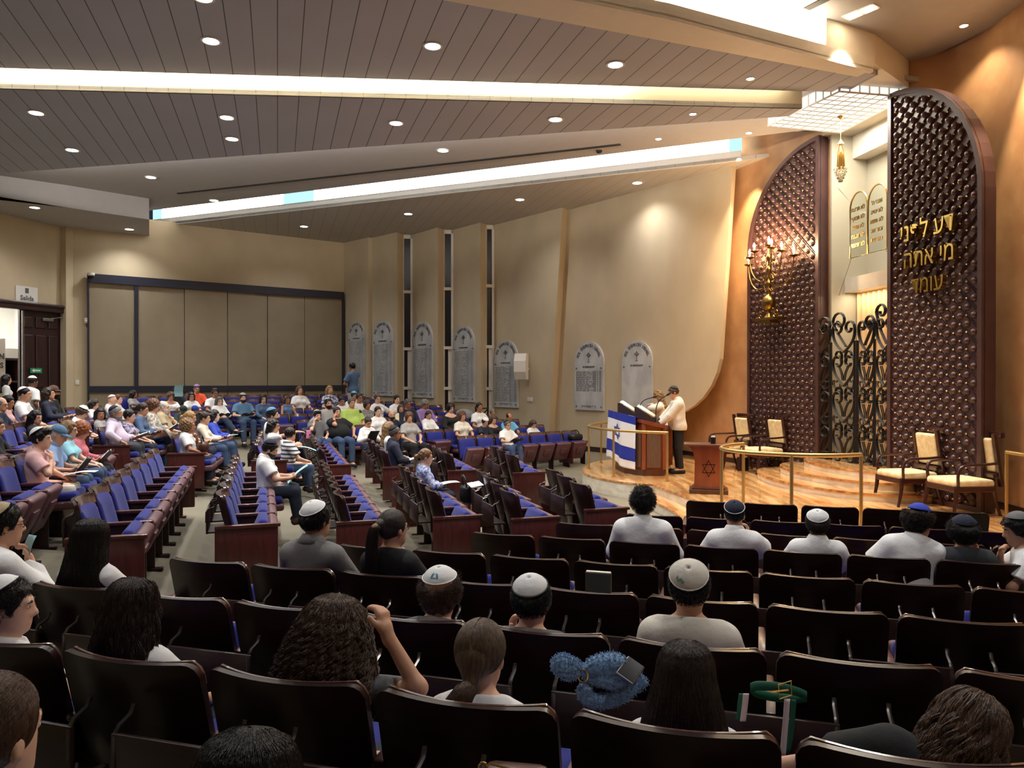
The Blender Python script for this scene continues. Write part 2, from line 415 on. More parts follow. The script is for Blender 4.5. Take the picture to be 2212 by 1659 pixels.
def ext(a, b, t): return a + (b - a) * t
# top planks
a, b = xy(0, 148, Z1), xy(1700, 197, Z1); c, d = xy(1895, 163, Z1), xy(994, 0, Z1)
t1L, t1R = ext(a, b, -.5), ext(a, b, 1.08)
ceil('ceiling', [t1L, t1R, c, d, ext(c, d, 1.9), (-16, 2.0)], Z1, M['plank'])
T1E = (t1L, t1R)
# middle planks with the lit cove face at their near edge
e, f = xy(0, 192, Z2), xy(1700, 234, Z2); g, h = xy(0, 375, Z2), xy(1660, 255, Z2)
t2 = [ext(e, f, -.5), ext(e, f, 1.02), ext(g, h, 1.02), ext(g, h, -.35)]
ceil('ceiling_middle', t2, Z2, M['plank'])
mat('cove_face', (236, 222, 188), .8)
wall('ceiling_cove_face', [t2[0], t2[1]], Z2, 7.1, .03, M['cove_face'], 1)
ceil('ceiling_cove_lid', [ext(a, b, -.5), ext(a, b, 1.05), t2[1], t2[0]], 7.1, M['cove_face'], .05)
# upper smooth ceiling between the middle planks and the light slot
k_, l_ = xy(325, 455, Z3), xy(1590, 300, Z3)
vb = Vector((-.3, -1.3))
ceil('ceiling_upper', [g + vb - Vector((4, -1)), h + vb, h + Vector((3.0, -.4)), Vector((6.3, 14.0)), ext(k_, l_, 1.25), ext(k_, l_, -.4)], Z3, M['ceiling_paint'])
# low ceiling along the side wall
m_, n_ = xy(325, 490, Z4), xy(1600, 346, Z4)
ceil('ceiling_low', [ext(m_, n_, -.02), ext(m_, n_, 1.06), (5.2, 18), (3, 22.5), (-2, 26), (-6, 27), (-12, 25)], Z4, M['plank_low'])
mat('ledge_white', (214, 214, 212), .5)
wall('trim_1', [ext(m_, n_, -.01), ext(m_, n_, 1.0)], Z4 - .01, Z4 + .2, .06, M['ledge_white'], 1)
# the bright slot: glowing glass strip above the ledge
slot = MB(); nn = (n_ - m_).normalized(); nb = Vector((-nn.y, nn.x))
root = empty('window_4', (m_.x, m_.y, Z4)); root['kind'] = 'structure'; root['label'] = 'long glowing glass strip between two ceilings'
segs = [(0, .022, 0), (.022, .29, 1), (.29, .35, 0), (.35, .985, 1), (.985, 1.0, 0)]
emis('strip_white', (255, 252, 246), 3.2); emis('strip_blue', (150, 205, 235), .85)
for s0, s1, kk in segs:
    q0, q1 = ext(m_, n_, s0) + nb * .1, ext(m_, n_, s1) + nb * .1
    mb = MB(); mb.extr([(q0.x - m_.x, q0.y - m_.y, .18), (q1.x - m_.x, q1.y - m_.y, .18), (q1.x - m_.x, q1.y - m_.y, .75), (q0.x - m_.x, q0.y - m_.y, .75)], (nb.x * .02, nb.y * .02, 0))
    mb.build('lit_pane', M['strip_white'] if kk else M['strip_blue'], root)
ceil('ceiling_slot_lid', [ext(k_, l_, -.1), ext(k_, l_, 1.02), ext(m_, n_, 1.02) + nb * .2, ext(m_, n_, -.02) + nb * .2], Z4 + .76, M['white_paint'], .04)
# soffit at the left
so = [atz(px, py, ZS) for px, py in ((-420, 384), (-200, 405), (0, 430.4), (150, 449.5), (323, 474.6))]
wl = [onwall(323, P1, P2), P1, P0 + dl * 4]
pl = [(p.x, p.y) for p in so] + [(wl[0].x, wl[0].y), (wl[1].x, wl[1].y), (-15, 14), (-16, 12)]
mb = MB(); mb.prism(pl, ZS, 7.3); structure(mb.build('ceiling_soffit', M['ceiling_paint']))
# beam, bright cove and the high ceiling by the ark
B0, B1 = xy(994, 0, Z1), xy(1850, 160, Z1); bd = (B1 - B0).normalized(); bn = Vector((bd.y, -bd.x))
bw = .62
bl = [B0 - bd * 9, B1, B1 + bn * .3, B0 + bd * 2.5 + bn * bw, B0 - bd * 9 + bn * bw]
ceil('ceiling_beam', bl, Z1 - .05, M['white_paint'], .16)
ceil('ceiling_beam_lip', [bl[4] - bn * .07, bl[3] - bn * .07, bl[2] - bn * .07, bl[2], bl[3], bl[4]], Z1 - .09, M['white_paint'], .06)
wall('ceiling_beam_back', [bl[0] - bn * .0, bl[1] - bn * .0], Z1, 7.3, .04, M['cove_face'], -1)
ceil('ceiling_high', [bl[0], bl[1], B1 + bd * .2 + Vector((0.2, .9)), (6.4, 12.3), (7.1, 10.2), (7.2, 5), (7.2, -4.2), (-2, -4.2)], Z5, M['ceiling_paint'])
ceil('ceiling_rear', [(-16.2, -4.2), (-2, -4.2), (d - bd * 9 + Vector((.2, 0))), (-4, 2.05), (-16, 2.05)], 6.7, M['ceiling_paint'])
mb = MB(); mb.prism([(4.24, 10.87), (4.38, 10.6), (5.3, 11.1), (6.26, 12.0), (6.26, 12.5), (4.3, 11.4)], 6.72, 7.3)
structure(mb.build('ceiling_beam_end', M['white_paint']))
ceil('ceiling_over_ark', [(3.6, 11.3), (5.3, 11.55), (6.1, 12.15), (6.2, 14.6), (4.0, 14.6)], Z3 + .08, M['ceiling_paint'])
# ------------------------------------------------------------------ lamps in the ceilings
emis('lamp_glow', (255, 252, 246), 8.0); emis('warm_glow', (255, 226, 184), 16.0)
def rect_light(name, a, b, h, aim, watts, col, parent=None):
    a, b = Vector(a), Vector(b); ld = bpy.data.lights.new(name, 'AREA'); ld.shape = 'RECTANGLE'; ld.size = (b - a).length; ld.size_y = h
    ld.energy = watts; ld.color = col
    o = bpy.data.objects.new(name, ld); COL.objects.link(o); x = (b - a).normalized(); z = -Vector(aim).normalized(); y = z.cross(x).normalized(); x = y.cross(z)
    m = Matrix((x, y, z)).transposed().to_4x4(); m.translation = (a + b) / 2; o.matrix_world = m; return o
rgm, dfm = MB(), MB()
rgm.lathe([(.115, 0), (.135, -.004), (.135, -.014), (.105, -.014), (.105, 0)], n=24)
dfm.lathe([(0.001, -.008), (.105, -.008), (.105, -.012), (.001, -.014)], n=24)
ring_me, diff_me = rgm.mesh('lamp_ring'), dfm.mesh('lamp_diffuser')
ring_me.materials.append(M['white_plastic']); diff_me.materials.append(M['lamp_glow'])
diff_warm = diff_me.copy(); diff_warm.materials.clear(); diff_warm.materials.append(M['warm_glow'])
dl_data = bpy.data.lights.new('downlight_beam', 'SPOT'); dl_data.energy = DOWN_W * 3.6; dl_data.color = (1, .985, .98); dl_data.spot_size = R(132); dl_data.spot_blend = 1.0; dl_data.shadow_soft_size = .1
dl_small = bpy.data.lights.new('downlight_beam', 'SPOT'); dl_small.energy = 60; dl_small.color = (1, .82, .6); dl_small.spot_size = R(110); dl_small.spot_blend = .6; dl_small.shadow_soft_size = .05
dl_dim = dl_data.copy(); dl_dim.energy = dl_data.energy * .45
def downlight(p, label, group=None, small=False):
    t = empty('ceiling_downlight', p, 0, label, 'ceiling light', group)
    s = .5 if small else 1
    t.scale = (s, s, s)
    link('frame', ring_me, None, t); link('diffuser', diff_warm if small else diff_me, None, t)
    l = bpy.data.objects.new('beam', dl_small if small else dl_dim if min(abs(p[2] - Z4), abs(p[2] - ZS)) < .01 else dl_data); COL.objects.link(l); l.parent = t; l.location = (0, 0, -.03)
    return t
for px, py, z, lb in (
        (440, -4, Z1, 'round downlight cut by the top of the picture in the planks'), (457, 89, Z1, 'leftmost whole round downlight in the top plank ceiling'),
        (935, 100, Z1, 'middle round downlight in the top plank ceiling'), (1329, 140, Z1, 'right large round downlight in the top plank ceiling'),
        (80, 244, Z2, 'leftmost round downlight in the middle plank ceiling'), (157, 324, Z2, 'round downlight in middle planks, lower of the left two'),
        (491, 254, Z2, 'upper of the close pair of downlights in middle planks'), (502, 300, Z2, 'lower of the close pair of downlights in middle planks'),
        (856, 266, Z2, 'round downlight in middle planks right of the close pair'), (1200, 258, Z2, 'rightmost large downlight in the middle plank ceiling'),
        (327, 383, Z3, 'round downlight in smooth ceiling near the curved soffit'), (957, 325, Z3, 'round downlight in smooth ceiling above the slot vent'),
        (463, 433, Z3, 'round downlight at the edge of the glowing glass strip'),
        (657, 489, Z4, 'leftmost round downlight in the low ceiling by the side wall'), (882, 462, Z4, 'second round downlight from left in the low ceiling'),
        (1123, 431, Z4, 'third round downlight from left in the low ceiling'), (1376, 395, Z4, 'rightmost round downlight in the low ceiling'),
        (76, 448, ZS, 'left round downlight under the curved soffit'), (280, 495, ZS, 'right round downlight under the curved soffit')):
    downlight(atz(px, py, z), lb)
for px, py, z, lb in ((1620, 171, Z1, 'small warm spot in the top planks near the ark'), (1496, 247, Z2, 'small warm spot in the middle planks'),
                      (1422, 301, Z3, 'square warm spot beside the glowing glass strip'), (1617, 288, Z3, 'small warm spot at the edge of the orange wall'),
                      (2080, 57, Z5, 'small warm spot in the high ceiling over the ark')):
    downlight(atz(px, py, z), lb, small=True)
# lamps of the same ceilings that lie above the picture
for x, y, z in ((-4.6, 7.2, Z1), (-8.2, 6.6, Z1), (-1.0, 5.6, Z1), (-4.5, 3.6, Z1), (-9, 3, Z1), (2.2, 6.0, Z5), (5.0, 6.2, Z5), (2.6, 1.5, Z5), (-12, 9, Z1)):
    downlight((x, y, z), 'round ceiling downlight above the near seats', 'downlights above the near seats')
# twin rectangular lamp and grille near the ark
tw = empty('recessed_spotlight', atz(1858, 27, Z5), R(-55), 'twin rectangular recessed spotlight in the high ceiling', 'ceiling light')
mb = MB(); mb.box((0, 0, -.006), (.46, .2, .012)); mb.build('frame', M['white_plastic'], tw)
for s in (-.11, .11):
    mb = MB(); mb.box((s, 0, -.014), (.17, .14, .008)); mb.build('lamp_face', M['warm_glow'], tw)
sp = bpy.data.lights.new('spot_beam', 'SPOT'); sp.energy = 520; sp.color = (1, .84, .62); sp.spot_size = R(58); sp.spot_blend = .7; sp.shadow_soft_size = .1
so_ = bpy.data.objects.new('beam', sp); COL.objects.link(so_); so_.location = atz(1858, 27, Z5) + Vector((0, 0, -.05)); so_.rotation_euler = (R(12), 0, R(20))
# wall washers on the orange wall
for px, py, z, tgt in ((1640, 282, Z3, (4.98, 16.0, 4.2)), (2145, 58, Z5, (6.75, 9.6, 4.2))):
    q = atz(px, py, z) if z == Z3 else Vector((6.35, 9.75, Z5))
    if z == Z3: q = Vector((4.72, 15.85, Z3))
    s_ = bpy.data.lights.new('wall_washer', 'SPOT'); s_.energy = 300; s_.color = (1, .8, .55); s_.spot_size = R(62); s_.spot_blend = .5; s_.shadow_soft_size = .03
    o = bpy.data.objects.new('wall_washer', s_); COL.objects.link(o); o.location = q + Vector((0, 0, -.06))
    o.rotation_euler = (Vector(tgt) - q).to_track_quat('-Z', 'Y').to_euler()
# cove strips
WARMC = (1, .88, .66)
A3 = lambda p, z: Vector((p.x, p.y, z))
L0 = (T1E[1] - T1E[0]).normalized(); bk = Vector((L0.y, -L0.x))
rect_light('cove_strip', A3(ext(a, b, -.3) + bk * .02, Z1 + .16), A3(ext(a, b, 1.0) + bk * .02, Z1 + .16), .05, (-bk.x, -bk.y, -.25), COVE_W * 15, WARMC)
gh = (h - g).normalized(); bk2 = Vector((gh.y, -gh.x))
rect_light('cove_strip', A3(g + bk2 * .25, Z2 + .1), A3(h + bk2 * .25, Z2 + .1), .05, (-bk2.x * .9, -bk2.y * .9, .6), COVE_W * 26, (1, .95, .88))
rect_light('cove_strip', A3(B0 - bd * 3 + bn * .36, Z1 + .14), A3(B0 + bd * 4.9 + bn * .36, Z1 + .14), .06, (-bn.x * .6, -bn.y * .6, 1), COVE_W * 34, (1, .9, .72))
# thin black slot vent in the smooth ceiling, smoke detector
p, q = atz(385, 418, Z3), atz(1340, 312, Z3); mb = MB(); mb.box((0, 0, -.005), ((q - p).length, .07, .03)); v = mb.build('slot_vent', M['black_plastic'])
v.location = (p + q) / 2; v.rotation_euler = (0, 0, math.atan2(q.y - p.y, q.x - p.x)); tag(v, 'long thin black slot vent in the smooth ceiling', 'vent')
mb = MB(); mb.lathe([(.0, 0), (.06, 0), (.06, -.03), (.04, -.05), (.001, -.055)], n=16); v = mb.build('smoke_detector', M['black_plastic'], smooth=True); v.location = atz(1294, 326, Z3); tag(v, 'small round detector above the glowing glass strip', 'detector')
mb = MB(); mb.box((0, 0, -.006), (.5, .12, .014)); v = mb.build('ceiling_vent', M['black_plastic']); v.location = atz(1775, 3, Z5); v.rotation_euler = (0, 0, R(-60)); tag(v, 'dark air vent at the top edge of the high ceiling', 'vent')
# ------------------------------------------------------------------ platform (bimah) and steps of the ark
mat('marble_top', (236, 196, 136), .12, rgb2=(190, 124, 68), vscale=(9, 1.1, 3), coat=.5, detail=6)
def marble(m, ax):
    return m
mat('marble_nosing', (150, 92, 48), .2, rgb2=(214, 160, 100), vscale=(9, 9, 3), coat=.4)
mat('marble_riser', (228, 220, 204), .35, rgb2=(204, 192, 170), vscale=(5, 5, 9), detail=5)
front = smooth_line([(1.43, 15.45), (1.42, 14.85), (1.55, 14.25), (1.85, 13.65), (2.15, 13.32), (2.48, 13.18)], 4)
right = smooth_line([(2.48, 13.18), (2.62, 12.3), (2.76, 11.4), (2.7, 10.5), (2.95, 9.75), (3.5, 9.2), (4.3, 8.9), (5.57, 8.58), (6.95, 8.35)], 4)
back_edge = [Vector((6.95, 10.2)), Vector((6.5, 12.2)), Vector((6.2, 14.2)), Vector((5.2, 16.1)), Vector((4.4, 18.4)), Vector((3.6, 18.25))]
lback = smooth_line([(3.6, 18.25), (2.6, 17.6), (1.8, 16.75), (1.43, 15.45)], 4)[:-1]
def platform(name, outline, z0, z1, label=None):
    mb = MB(); o = [Vector((p[0], p[1])) for p in outline]
    mb.cur = 1; mb.prism(o, z0, z1 - .035)
    cen = sum(o, Vector((0, 0))) / len(o)
    mb.cur = 2; lip = [p + (p - cen).normalized() * .02 for p in o]; mb.prism(lip, z1 - .035, z1 - .004)
    mb.cur = 0; ins = [p - (p - cen).normalized() * .02 for p in o]; mb.prism(ins, z1 - .01, z1)
    ob = mb.build(name, [M['marble_top'], M['marble_riser'], M['marble_nosing']]); ob['kind'] = 'structure'
    return ob
off = []
for i, p in enumerate(right):
    t = (right[min(i + 1, len(right) - 1)] - right[max(i - 1, 0)]).normalized(); off.append(p + Vector((t.y, -t.x)) * (-.0 + .34 * min(1, .45 + i / 8)))
platform('floor_low_step', [Vector((2.48, 13.35))] + off + [Vector((6.95, 9.4)), Vector((4, 13))], -.02, .15)
platform('floor_platform', front + right[1:] + back_edge + lback, -.02, .30)
aw = (ARK_R[0] - ARK_L[1]).normalized(); an = Vector((aw.y, -aw.x)); an = an if an.x < 0 else -an     # along the ark, and out into the room
ac = (ARK_R[0] + ARK_L[1]) / 2 + Vector((-.05, 0))
for k, (hl, pr_, z) in enumerate(((2.0, 1.45, .42), (1.6, 1.05, .54), (1.22, .62, .66))):
    pts = [ac + aw * (hl * math.cos(q)) + an * (pr_ * math.sin(q) ** .8) for q in np.linspace(0, math.pi, 22)]
    pts = [ac + aw * hl - an * .3] + pts + [ac - aw * hl - an * .3]
    platform('floor_ark_step', pts, .25, z)

# ------------------------------------------------------------------ the two tall studded panels
mat('ark_wood', (78, 52, 50), .42, rgb2=(66, 42, 42), vscale=(3, 3, 3), coat=.1)
mat('ark_stud', (80, 54, 53), .38, coat=.1)
mat('brass_nail', (226, 196, 130), .25, metal=1.0)
def ark_panel(outer, inner, label):
    d = (inner - outer); Lw = d.length; d.normalize(); nrm = Vector((d.y, -d.x)); nrm = nrm if nrm.x < 0 else -nrm
    root = empty('studded_screen', (outer.x, outer.y, .3), 0, label, 'screen')
    P = lambda s, z, b=0: Vector((d.x * s + nrm.x * b, d.y * s + nrm.y * b, z - .3))
    zs, zt = 4.72, 6.63
    def outline(ins):
        pts = [(Lw - ins, .3 + ins), (ins, .3 + ins), (ins, zs)]
        a_, b_ = Lw, zt - zs
        for q in np.linspace(0, math.pi / 2, 15)[1:]:
            pts.append((ins + (Lw - ins) * (1 - math.cos(q)), zs + (b_ - ins) * math.sin(q)))
        pts[-1] = (Lw - ins, pts[-1][1]); return pts
    T = .2
    mb = MB(); mb.extr([P(s, z, -.03) for s, z in outline(0)], nrm.to_3d() * (T - .01)); mb.build('backing_slab', M['ark_wood'], root)
    o1, o2 = outline(0), outline(.075); mb = MB(); n = len(o1)
    vs = [P(s, z, T) for s, z in o1] + [P(s, z, T) for s, z in o2] + [P(s, z, T - .06) for s, z in o1] + [P(s, z, T - .06) for s, z in o2]
    f = []
    for i in range(n):
        j = (i + 1) % n; f += [(i, j, n + j, n + i), (i, 2 * n + i, 2 * n + j, j), (n + i, n + j, 3 * n + j, 3 * n + i)]
    mb.add(vs, f); mb.build('rim', M['ark_wood'], root)
    def inside(s, z, m_=.1):
        if s < m_ or s > Lw - m_ or z < .3 + m_: return False
        if z <= zs: return True
        return ((Lw - s) / (Lw - m_)) ** 2 + ((z - zs) / (zt - zs - m_)) ** 2 < 1
    st, ri = MB(), MB(); na = st; gx, gz = .235, .235
    bz = T - .04
    for r in range(60):
        for c in range(10):
            s = .16 + c * gx + (r % 2) * gx / 2; z = .42 + r * gz / 2
            if inside(s, z, .12):
                rr = .05; vs = []; fs = []
                for i_, (ra, hh) in enumerate(((1, 0), (.8, .62), (.42, .93))):
                    for j in range(9): q = 2 * math.pi * j / 9; vs.append(P(s + rr * ra * math.cos(q), z + rr * ra * math.sin(q), bz + hh * .045))
                vs.append(P(s, z, bz + .048))
                for i_ in range(2):
                    for j in range(9): fs.append((i_ * 9 + j, i_ * 9 + (j + 1) % 9, (i_ + 1) * 9 + (j + 1) % 9, (i_ + 1) * 9 + j))
                fs += [(18 + j, 18 + (j + 1) % 9, 27) for j in range(9)]
                st.cur = 0; st.add(vs, fs)
            s2, z2 = s + gx / 2, z
            if inside(s2, z2, .09):
                rr = .014; vs = [P(s2 + rr * math.cos(q), z2 + rr * math.sin(q), bz + .02) for q in np.linspace(0, 2 * math.pi, 7)[:-1]] + [P(s2, z2, bz + .045)]
                st.cur = 1; na.add(vs, [(j, (j + 1) % 6, 6) for j in range(6)])
    # pairs of thin raised battens both ways between the studs
    for sg, zlo, zhi in ((-1, 0, 9),) if len(label) < 64 else ((-1, 3.55, 9), (1, 0, 3.55)):
        for k in range(-30, 60):
            for off_ in (-.016, .016):
                run = []
                for t in np.arange(0, 6.4, .0588):
                    z = .3 + t; s = .16 + gx / 4 * 0 + k * gx + gx / 2 + sg * (t - .12) + off_ * 1.4
                    run.append((s, z) if inside(s, z, .075) and zlo <= z <= zhi else None)
                seg = []
                for q in run + [None]:
                    if q: seg.append(q)
                    elif seg:
                        if len(seg) > 1:
                            a_, b_ = seg[0], seg[-1]; w_ = .008
                            vs = [P(a_[0] - w_, a_[1], bz), P(a_[0] + w_, a_[1], bz), P(b_[0] + w_, b_[1], bz), P(b_[0] - w_, b_[1], bz)]
                            vs += [P(a_[0], a_[1], bz + .022), P(b_[0], b_[1], bz + .022)]
                            ri.add(vs, [(0, 1, 4), (1, 2, 5, 4), (2, 3, 5), (3, 0, 4, 5)])
                        seg = []
    st.build('stud_relief', [M['ark_stud'], M['brass_nail']], root, smooth=True, sharp=60); ri.build('batten_lattice', M['ark_wood'], root)
    return root, P, T, d, nrm
panL = ark_panel(ARK_L[0], ARK_L[1], 'tall dark studded half-arch panel carrying the lit candelabrum')
panR = ark_panel(ARK_R[1], ARK_R[0], 'tall dark studded half-arch panel with three lines of golden Hebrew letters')
# golden letters on the right panel
def on_ark(px, py, A, B):
    p = onwall(px, A, B); return p, CAMZ + (CY - py) / FPX * p.y
xr = (ARK_R[1] - ARK_R[0]).normalized(); nr = panR[4]
let = empty('letters_sign', (ARK_R[0].x, ARK_R[0].y, 3.2), 0, 'three lines of raised golden Hebrew letters on the right studded panel', 'sign')
for body, pxc, pyc, wpx in (('ינפל עד', 2036, 491, 115), ('התא ימ', 2040, 555, 108), ('דמוע', 2038, 615, 70)):
    p, z = on_ark(pxc, pyc, *ARK_R)
    pl_, _ = on_ark(pxc - wpx / 2, pyc, *ARK_R); pr2, _ = on_ark(pxc + wpx / 2, pyc, *ARK_R); W = (pr2 - pl_).length
    mb = MB(); text_bits(mb, body, 1.0, Matrix.Identity(4), .03, bold=.002)
    xs_ = [v[0] for v in mb.v]; ys_ = [v[1] for v in mb.v]; w0, h0 = max(xs_) - min(xs_), max(ys_) - min(ys_); cx, cy = (max(xs_) + min(xs_)) / 2, (max(ys_) + min(ys_)) / 2
    k = W / w0; kz = min(k * 1.15, .42)
    Mx = frame((p.x + nr.x * .26 - ARK_R[0].x, p.y + nr.y * .26 - ARK_R[0].y, z - 3.2), (xr.x, xr.y, 0))
    mb.v = [tuple(Mx @ Vector(((x - cx) * k, (y - cy) * kz, zz * 2.2))) for x, y, zz in mb.v]
    mb.build('letter_row', M['gold'], let)
# ------------------------------------------------------------------ niche of the ark: back wall, sill, curtain, gates
nb_ = -an
def niche(s, b): return ARK_L[1] + aw * s + nb_ * b       # s from the left panel to the right one, b backwards
NL = (ARK_R[0] - ARK_L[1]).length
mat('niche_cream', (178, 172, 154), .8); mat('jamb_wood', (66, 38, 36), .35, coat=.2)
wall('wall_niche_back', [niche(-.4, .75), niche(NL + .4, .75)], .6, 6.75, .05, M['niche_cream'], 1)
wall('wall_niche_left', [niche(.06, .78), niche(.06, .03)], .6, 6.75, .05, M['niche_cream'], 1)
wall('wall_niche_right', [niche(NL - .06, .03), niche(NL - .06, .78)], .6, 6.75, .05, M['niche_cream'], 1)
q = [niche(.0, -.1), niche(NL, -.1), niche(NL, .8), niche(0, .8)]
mb = MB(); mb.prism([tuple(p) for p in q], 6.62, 6.72); structure(mb.build('ceiling_niche', M['niche_cream']))
q = [niche(.06, .3), niche(NL - .06, .3), niche(NL - .06, .76), niche(.06, .76)]
mb = MB(); mb.prism([tuple(p) for p in q], 3.72, 3.98); structure(mb.build('trim_2', M['white_paint']))
q = [niche(.06, .45), niche(NL - .06, .45), niche(NL - .06, .76), niche(.06, .76)]
mb = MB(); mb.prism([tuple(p) for p in q], 6.2, 6.62); structure(mb.build('trim_3', M['white_paint']))
mat('curtain_satin', (246, 210, 160), .45, sheen=.4, spec=.4)
cv = []; ns = 150
for i in range(ns + 1):
    t = i / ns; s = .06 + (NL - .12) * t; p = niche(s, .56 + .045 * math.sin(t * 2 * math.pi * 13 + .6 * math.sin(t * 9)) + .012 * math.sin(t * 71)); cv.append(p)
mb = MB(); mb.add([(p.x, p.y, .66) for p in cv] + [(p.x, p.y, 3.74) for p in cv], [(i, i + 1, ns + 2 + i, ns + 1 + i) for i in range(ns)])
cu = mb.build('curtain', M['curtain_satin'], smooth=True, sharp=80); tag(cu, 'pleated peach satin curtain behind the wrought iron gates', 'curtain')
# glow inside the ark: lamp above the curtain
ld = bpy.data.lights.new('ark_lamp', 'AREA'); ld.shape = 'RECTANGLE'; ld.size = 1.6; ld.size_y = .12; ld.energy = 6; ld.color = (1, .84, .6)
o = bpy.data.objects.new('ark_lamp', ld); COL.objects.link(o); p = niche(NL / 2, .38); o.location = (p.x, p.y, 3.70); o.rotation_euler = (0, 0, math.atan2(aw.y, aw.x))
def spiral(c, r0, r1, a0, turns, n=16):
    return [(c[0] + (r0 + (r1 - r0) * t) * math.cos(a0 + turns * 2 * math.pi * t), c[1] + (r0 + (r1 - r0) * t) * math.sin(a0 + turns * 2 * math.pi * t)) for t in np.linspace(0, 1, n)]
def bez(a_, b_, c_, d_, n=10):
    return [tuple((1 - t) ** 3 * a_[i] + 3 * (1 - t) ** 2 * t * b_[i] + 3 * (1 - t) * t * t * c_[i] + t ** 3 * d_[i] for i in (0, 1)) for t in np.linspace(0, 1, n)]
def gate_leaf(s0, s1, b0, b1, label, tops):
    A_, B_ = niche(s0, b0), niche(s1, b1); d = (B_ - A_).normalized(); Lg = (B_ - A_).length
    root = empty('ark_gate', (A_.x, A_.y, .67), 0, label, 'gate')
    n2 = Vector((-d.y, d.x)); cw = Lg / 2
    P = lambda s, z, b=0: Vector((d.x * s + n2.x * b, d.y * s + n2.y * b, z))
    for k in range(3):
        mb = MB(); q = cw * k; q = min(max(q, .02), Lg - .02); mb.tube([P(q, 0), P(q, 2.12)], .026, 4); mb.build('upright_bar', M['dark_iron'], root)
    for k in range(2):
        mb = MB(); c = cw * (k + .5)
        def strip(pts, w_=.055, th=.018):
            for sg in (1, -1):
                mb.tube([P(c + sg * x, z) for x, z in pts], th, 4, flat=1.0)
                mb.tube([P(c + sg * x, z, .03) for x, z in pts], th, 4)
        hc = .64
        for j in range(3):
            z0 = .03 + j * hc; hw = cw * .44
            strip(bez((.0, z0 + .02), (hw * .9, z0 + .2), (hw, z0 + .34), (hw, z0 + .44)) + spiral((hw * .5, z0 + .44), hw * .5, hw * .16, 0, .95)[1:])
            strip(spiral((hw * .55, z0 + .06), hw * .16, hw * .42, math.pi * .2, 1.0) , th=.012)
            strip(bez((.02, z0 + .12), (.03, z0 + .25), (.09, z0 + .33), (hw * .42, z0 + .36)), th=.011)
            strip(spiral((hw * .5, z0 + .56), hw * .1, hw * .38, math.pi * 1.1, 1.1), th=.012)
        zt = 1.93; hw = cw * .46; up = tops[k]
        strip(bez((0, zt), (hw * .9, zt + .15), (hw, zt + .3), (hw * .95, zt + .42)) + spiral((hw * .5, zt + .42), hw * .46, hw * .15, 0, 1.0)[1:])
        sgn = 1 if k == 0 else -1
        mb.tube([P(c + sgn * x, z) for x, z in [(-hw * .2, zt + .1), (hw * .55, zt + .35), (hw * .9, zt + up - .1)] + spiral((hw * .35, zt + up - .05), hw * .62, hw * .18, 0, 1.05)], .017, 4)
        mb.tube([P(c + sgn * x, z, .03) for x, z in [(-hw * .2, zt + .1), (hw * .55, zt + .35), (hw * .9, zt + up - .1)] + spiral((hw * .35, zt + up - .05), hw * .62, hw * .18, 0, 1.05)], .017, 4)
        mb.build('scroll_work', M['dark_iron'], root)
    return root
gate_leaf(-.28, NL / 2 - .02, -.2, -.06, 'left leaf of the black wrought iron scroll gate', (.55, .6))
gate_leaf(NL / 2 + .02, NL - .02, -.06, -.06, 'right leaf of the black wrought iron scroll gate', (.52, .68))
# glass tablets of the law hung on wires
pA, zA = on_ark(1836, 470, niche(0, -.02), niche(NL, -.02)); pB, zB = on_ark(1917, 465, niche(0, -.02), niche(NL, -.02))
tw_ = (pB - pA).length; td = (pB - pA).normalized()
tab = empty('tablets_of_the_law', (pA.x, pA.y, 4.24), 0, 'pair of clear glass tablets with brass rims hung on wires above the curtain', 'tablets')
mat('clear_glass', (235, 240, 236), .03, trans=1.0, spec=.5); M['clear_glass'].node_tree.nodes['Principled BSDF'].inputs['IOR'].default_value = 1.1
tn = Vector((td.y, -td.x)); hw = tw_ / 2
P = lambda s, z, b=0: Vector((td.x * s + tn.x * b, td.y * s + tn.y * b, z))
for k in range(2):
    pts = [(k * hw + .01, 0), (k * hw + hw - .01, 0)] + [(k * hw + hw / 2 + (hw / 2 - .01) * math.cos(q), .84 + .27 * math.sin(q)) for q in np.linspace(0, math.pi, 13)]
    mb = MB(); mb.extr([P(s, z, 0) for s, z in pts], tn.to_3d() * .012); mb.build('glass_pane', M['clear_glass'], tab)
    mb = MB(); mb.tube([P(s, z, .006) for s, z in pts], .016, 6, closed=True); mb.build('brass_rim', M['brass'], tab)
    lines = (['חצרת אל', 'ףאנת אל', 'בנגת אל', 'הנעת אל', 'דמחת אל'] if k == 0 else ["'ה יכנא", 'היהי אל', 'אשת אל', 'תא רוכז', 'תא דבכ'])

    mb = MB()
    for j, tx in enumerate(lines):
        text_bits(mb, tx, .1, frame(P(k * hw + hw / 2, .82 - j * .155, .02), (td.x, td.y, 0)), .008, bold=.003)
    mb.build('lettering', M['antique_brass'], tab)
for a_, b_ in (((0, 1.0), (-.45, 1.35)), ((tw_, 1.0), (tw_ + .5, 1.6)), ((0.05, 0), (-.42, -.6)), ((tw_ - .05, 0), (tw_ + .3, -.5))):
    mb = MB(); mb.tube([P(a_[0], a_[1], .006), P(b_[0], b_[1], -.05)], .005, 5); mb.build('wire', M['steel'], tab)
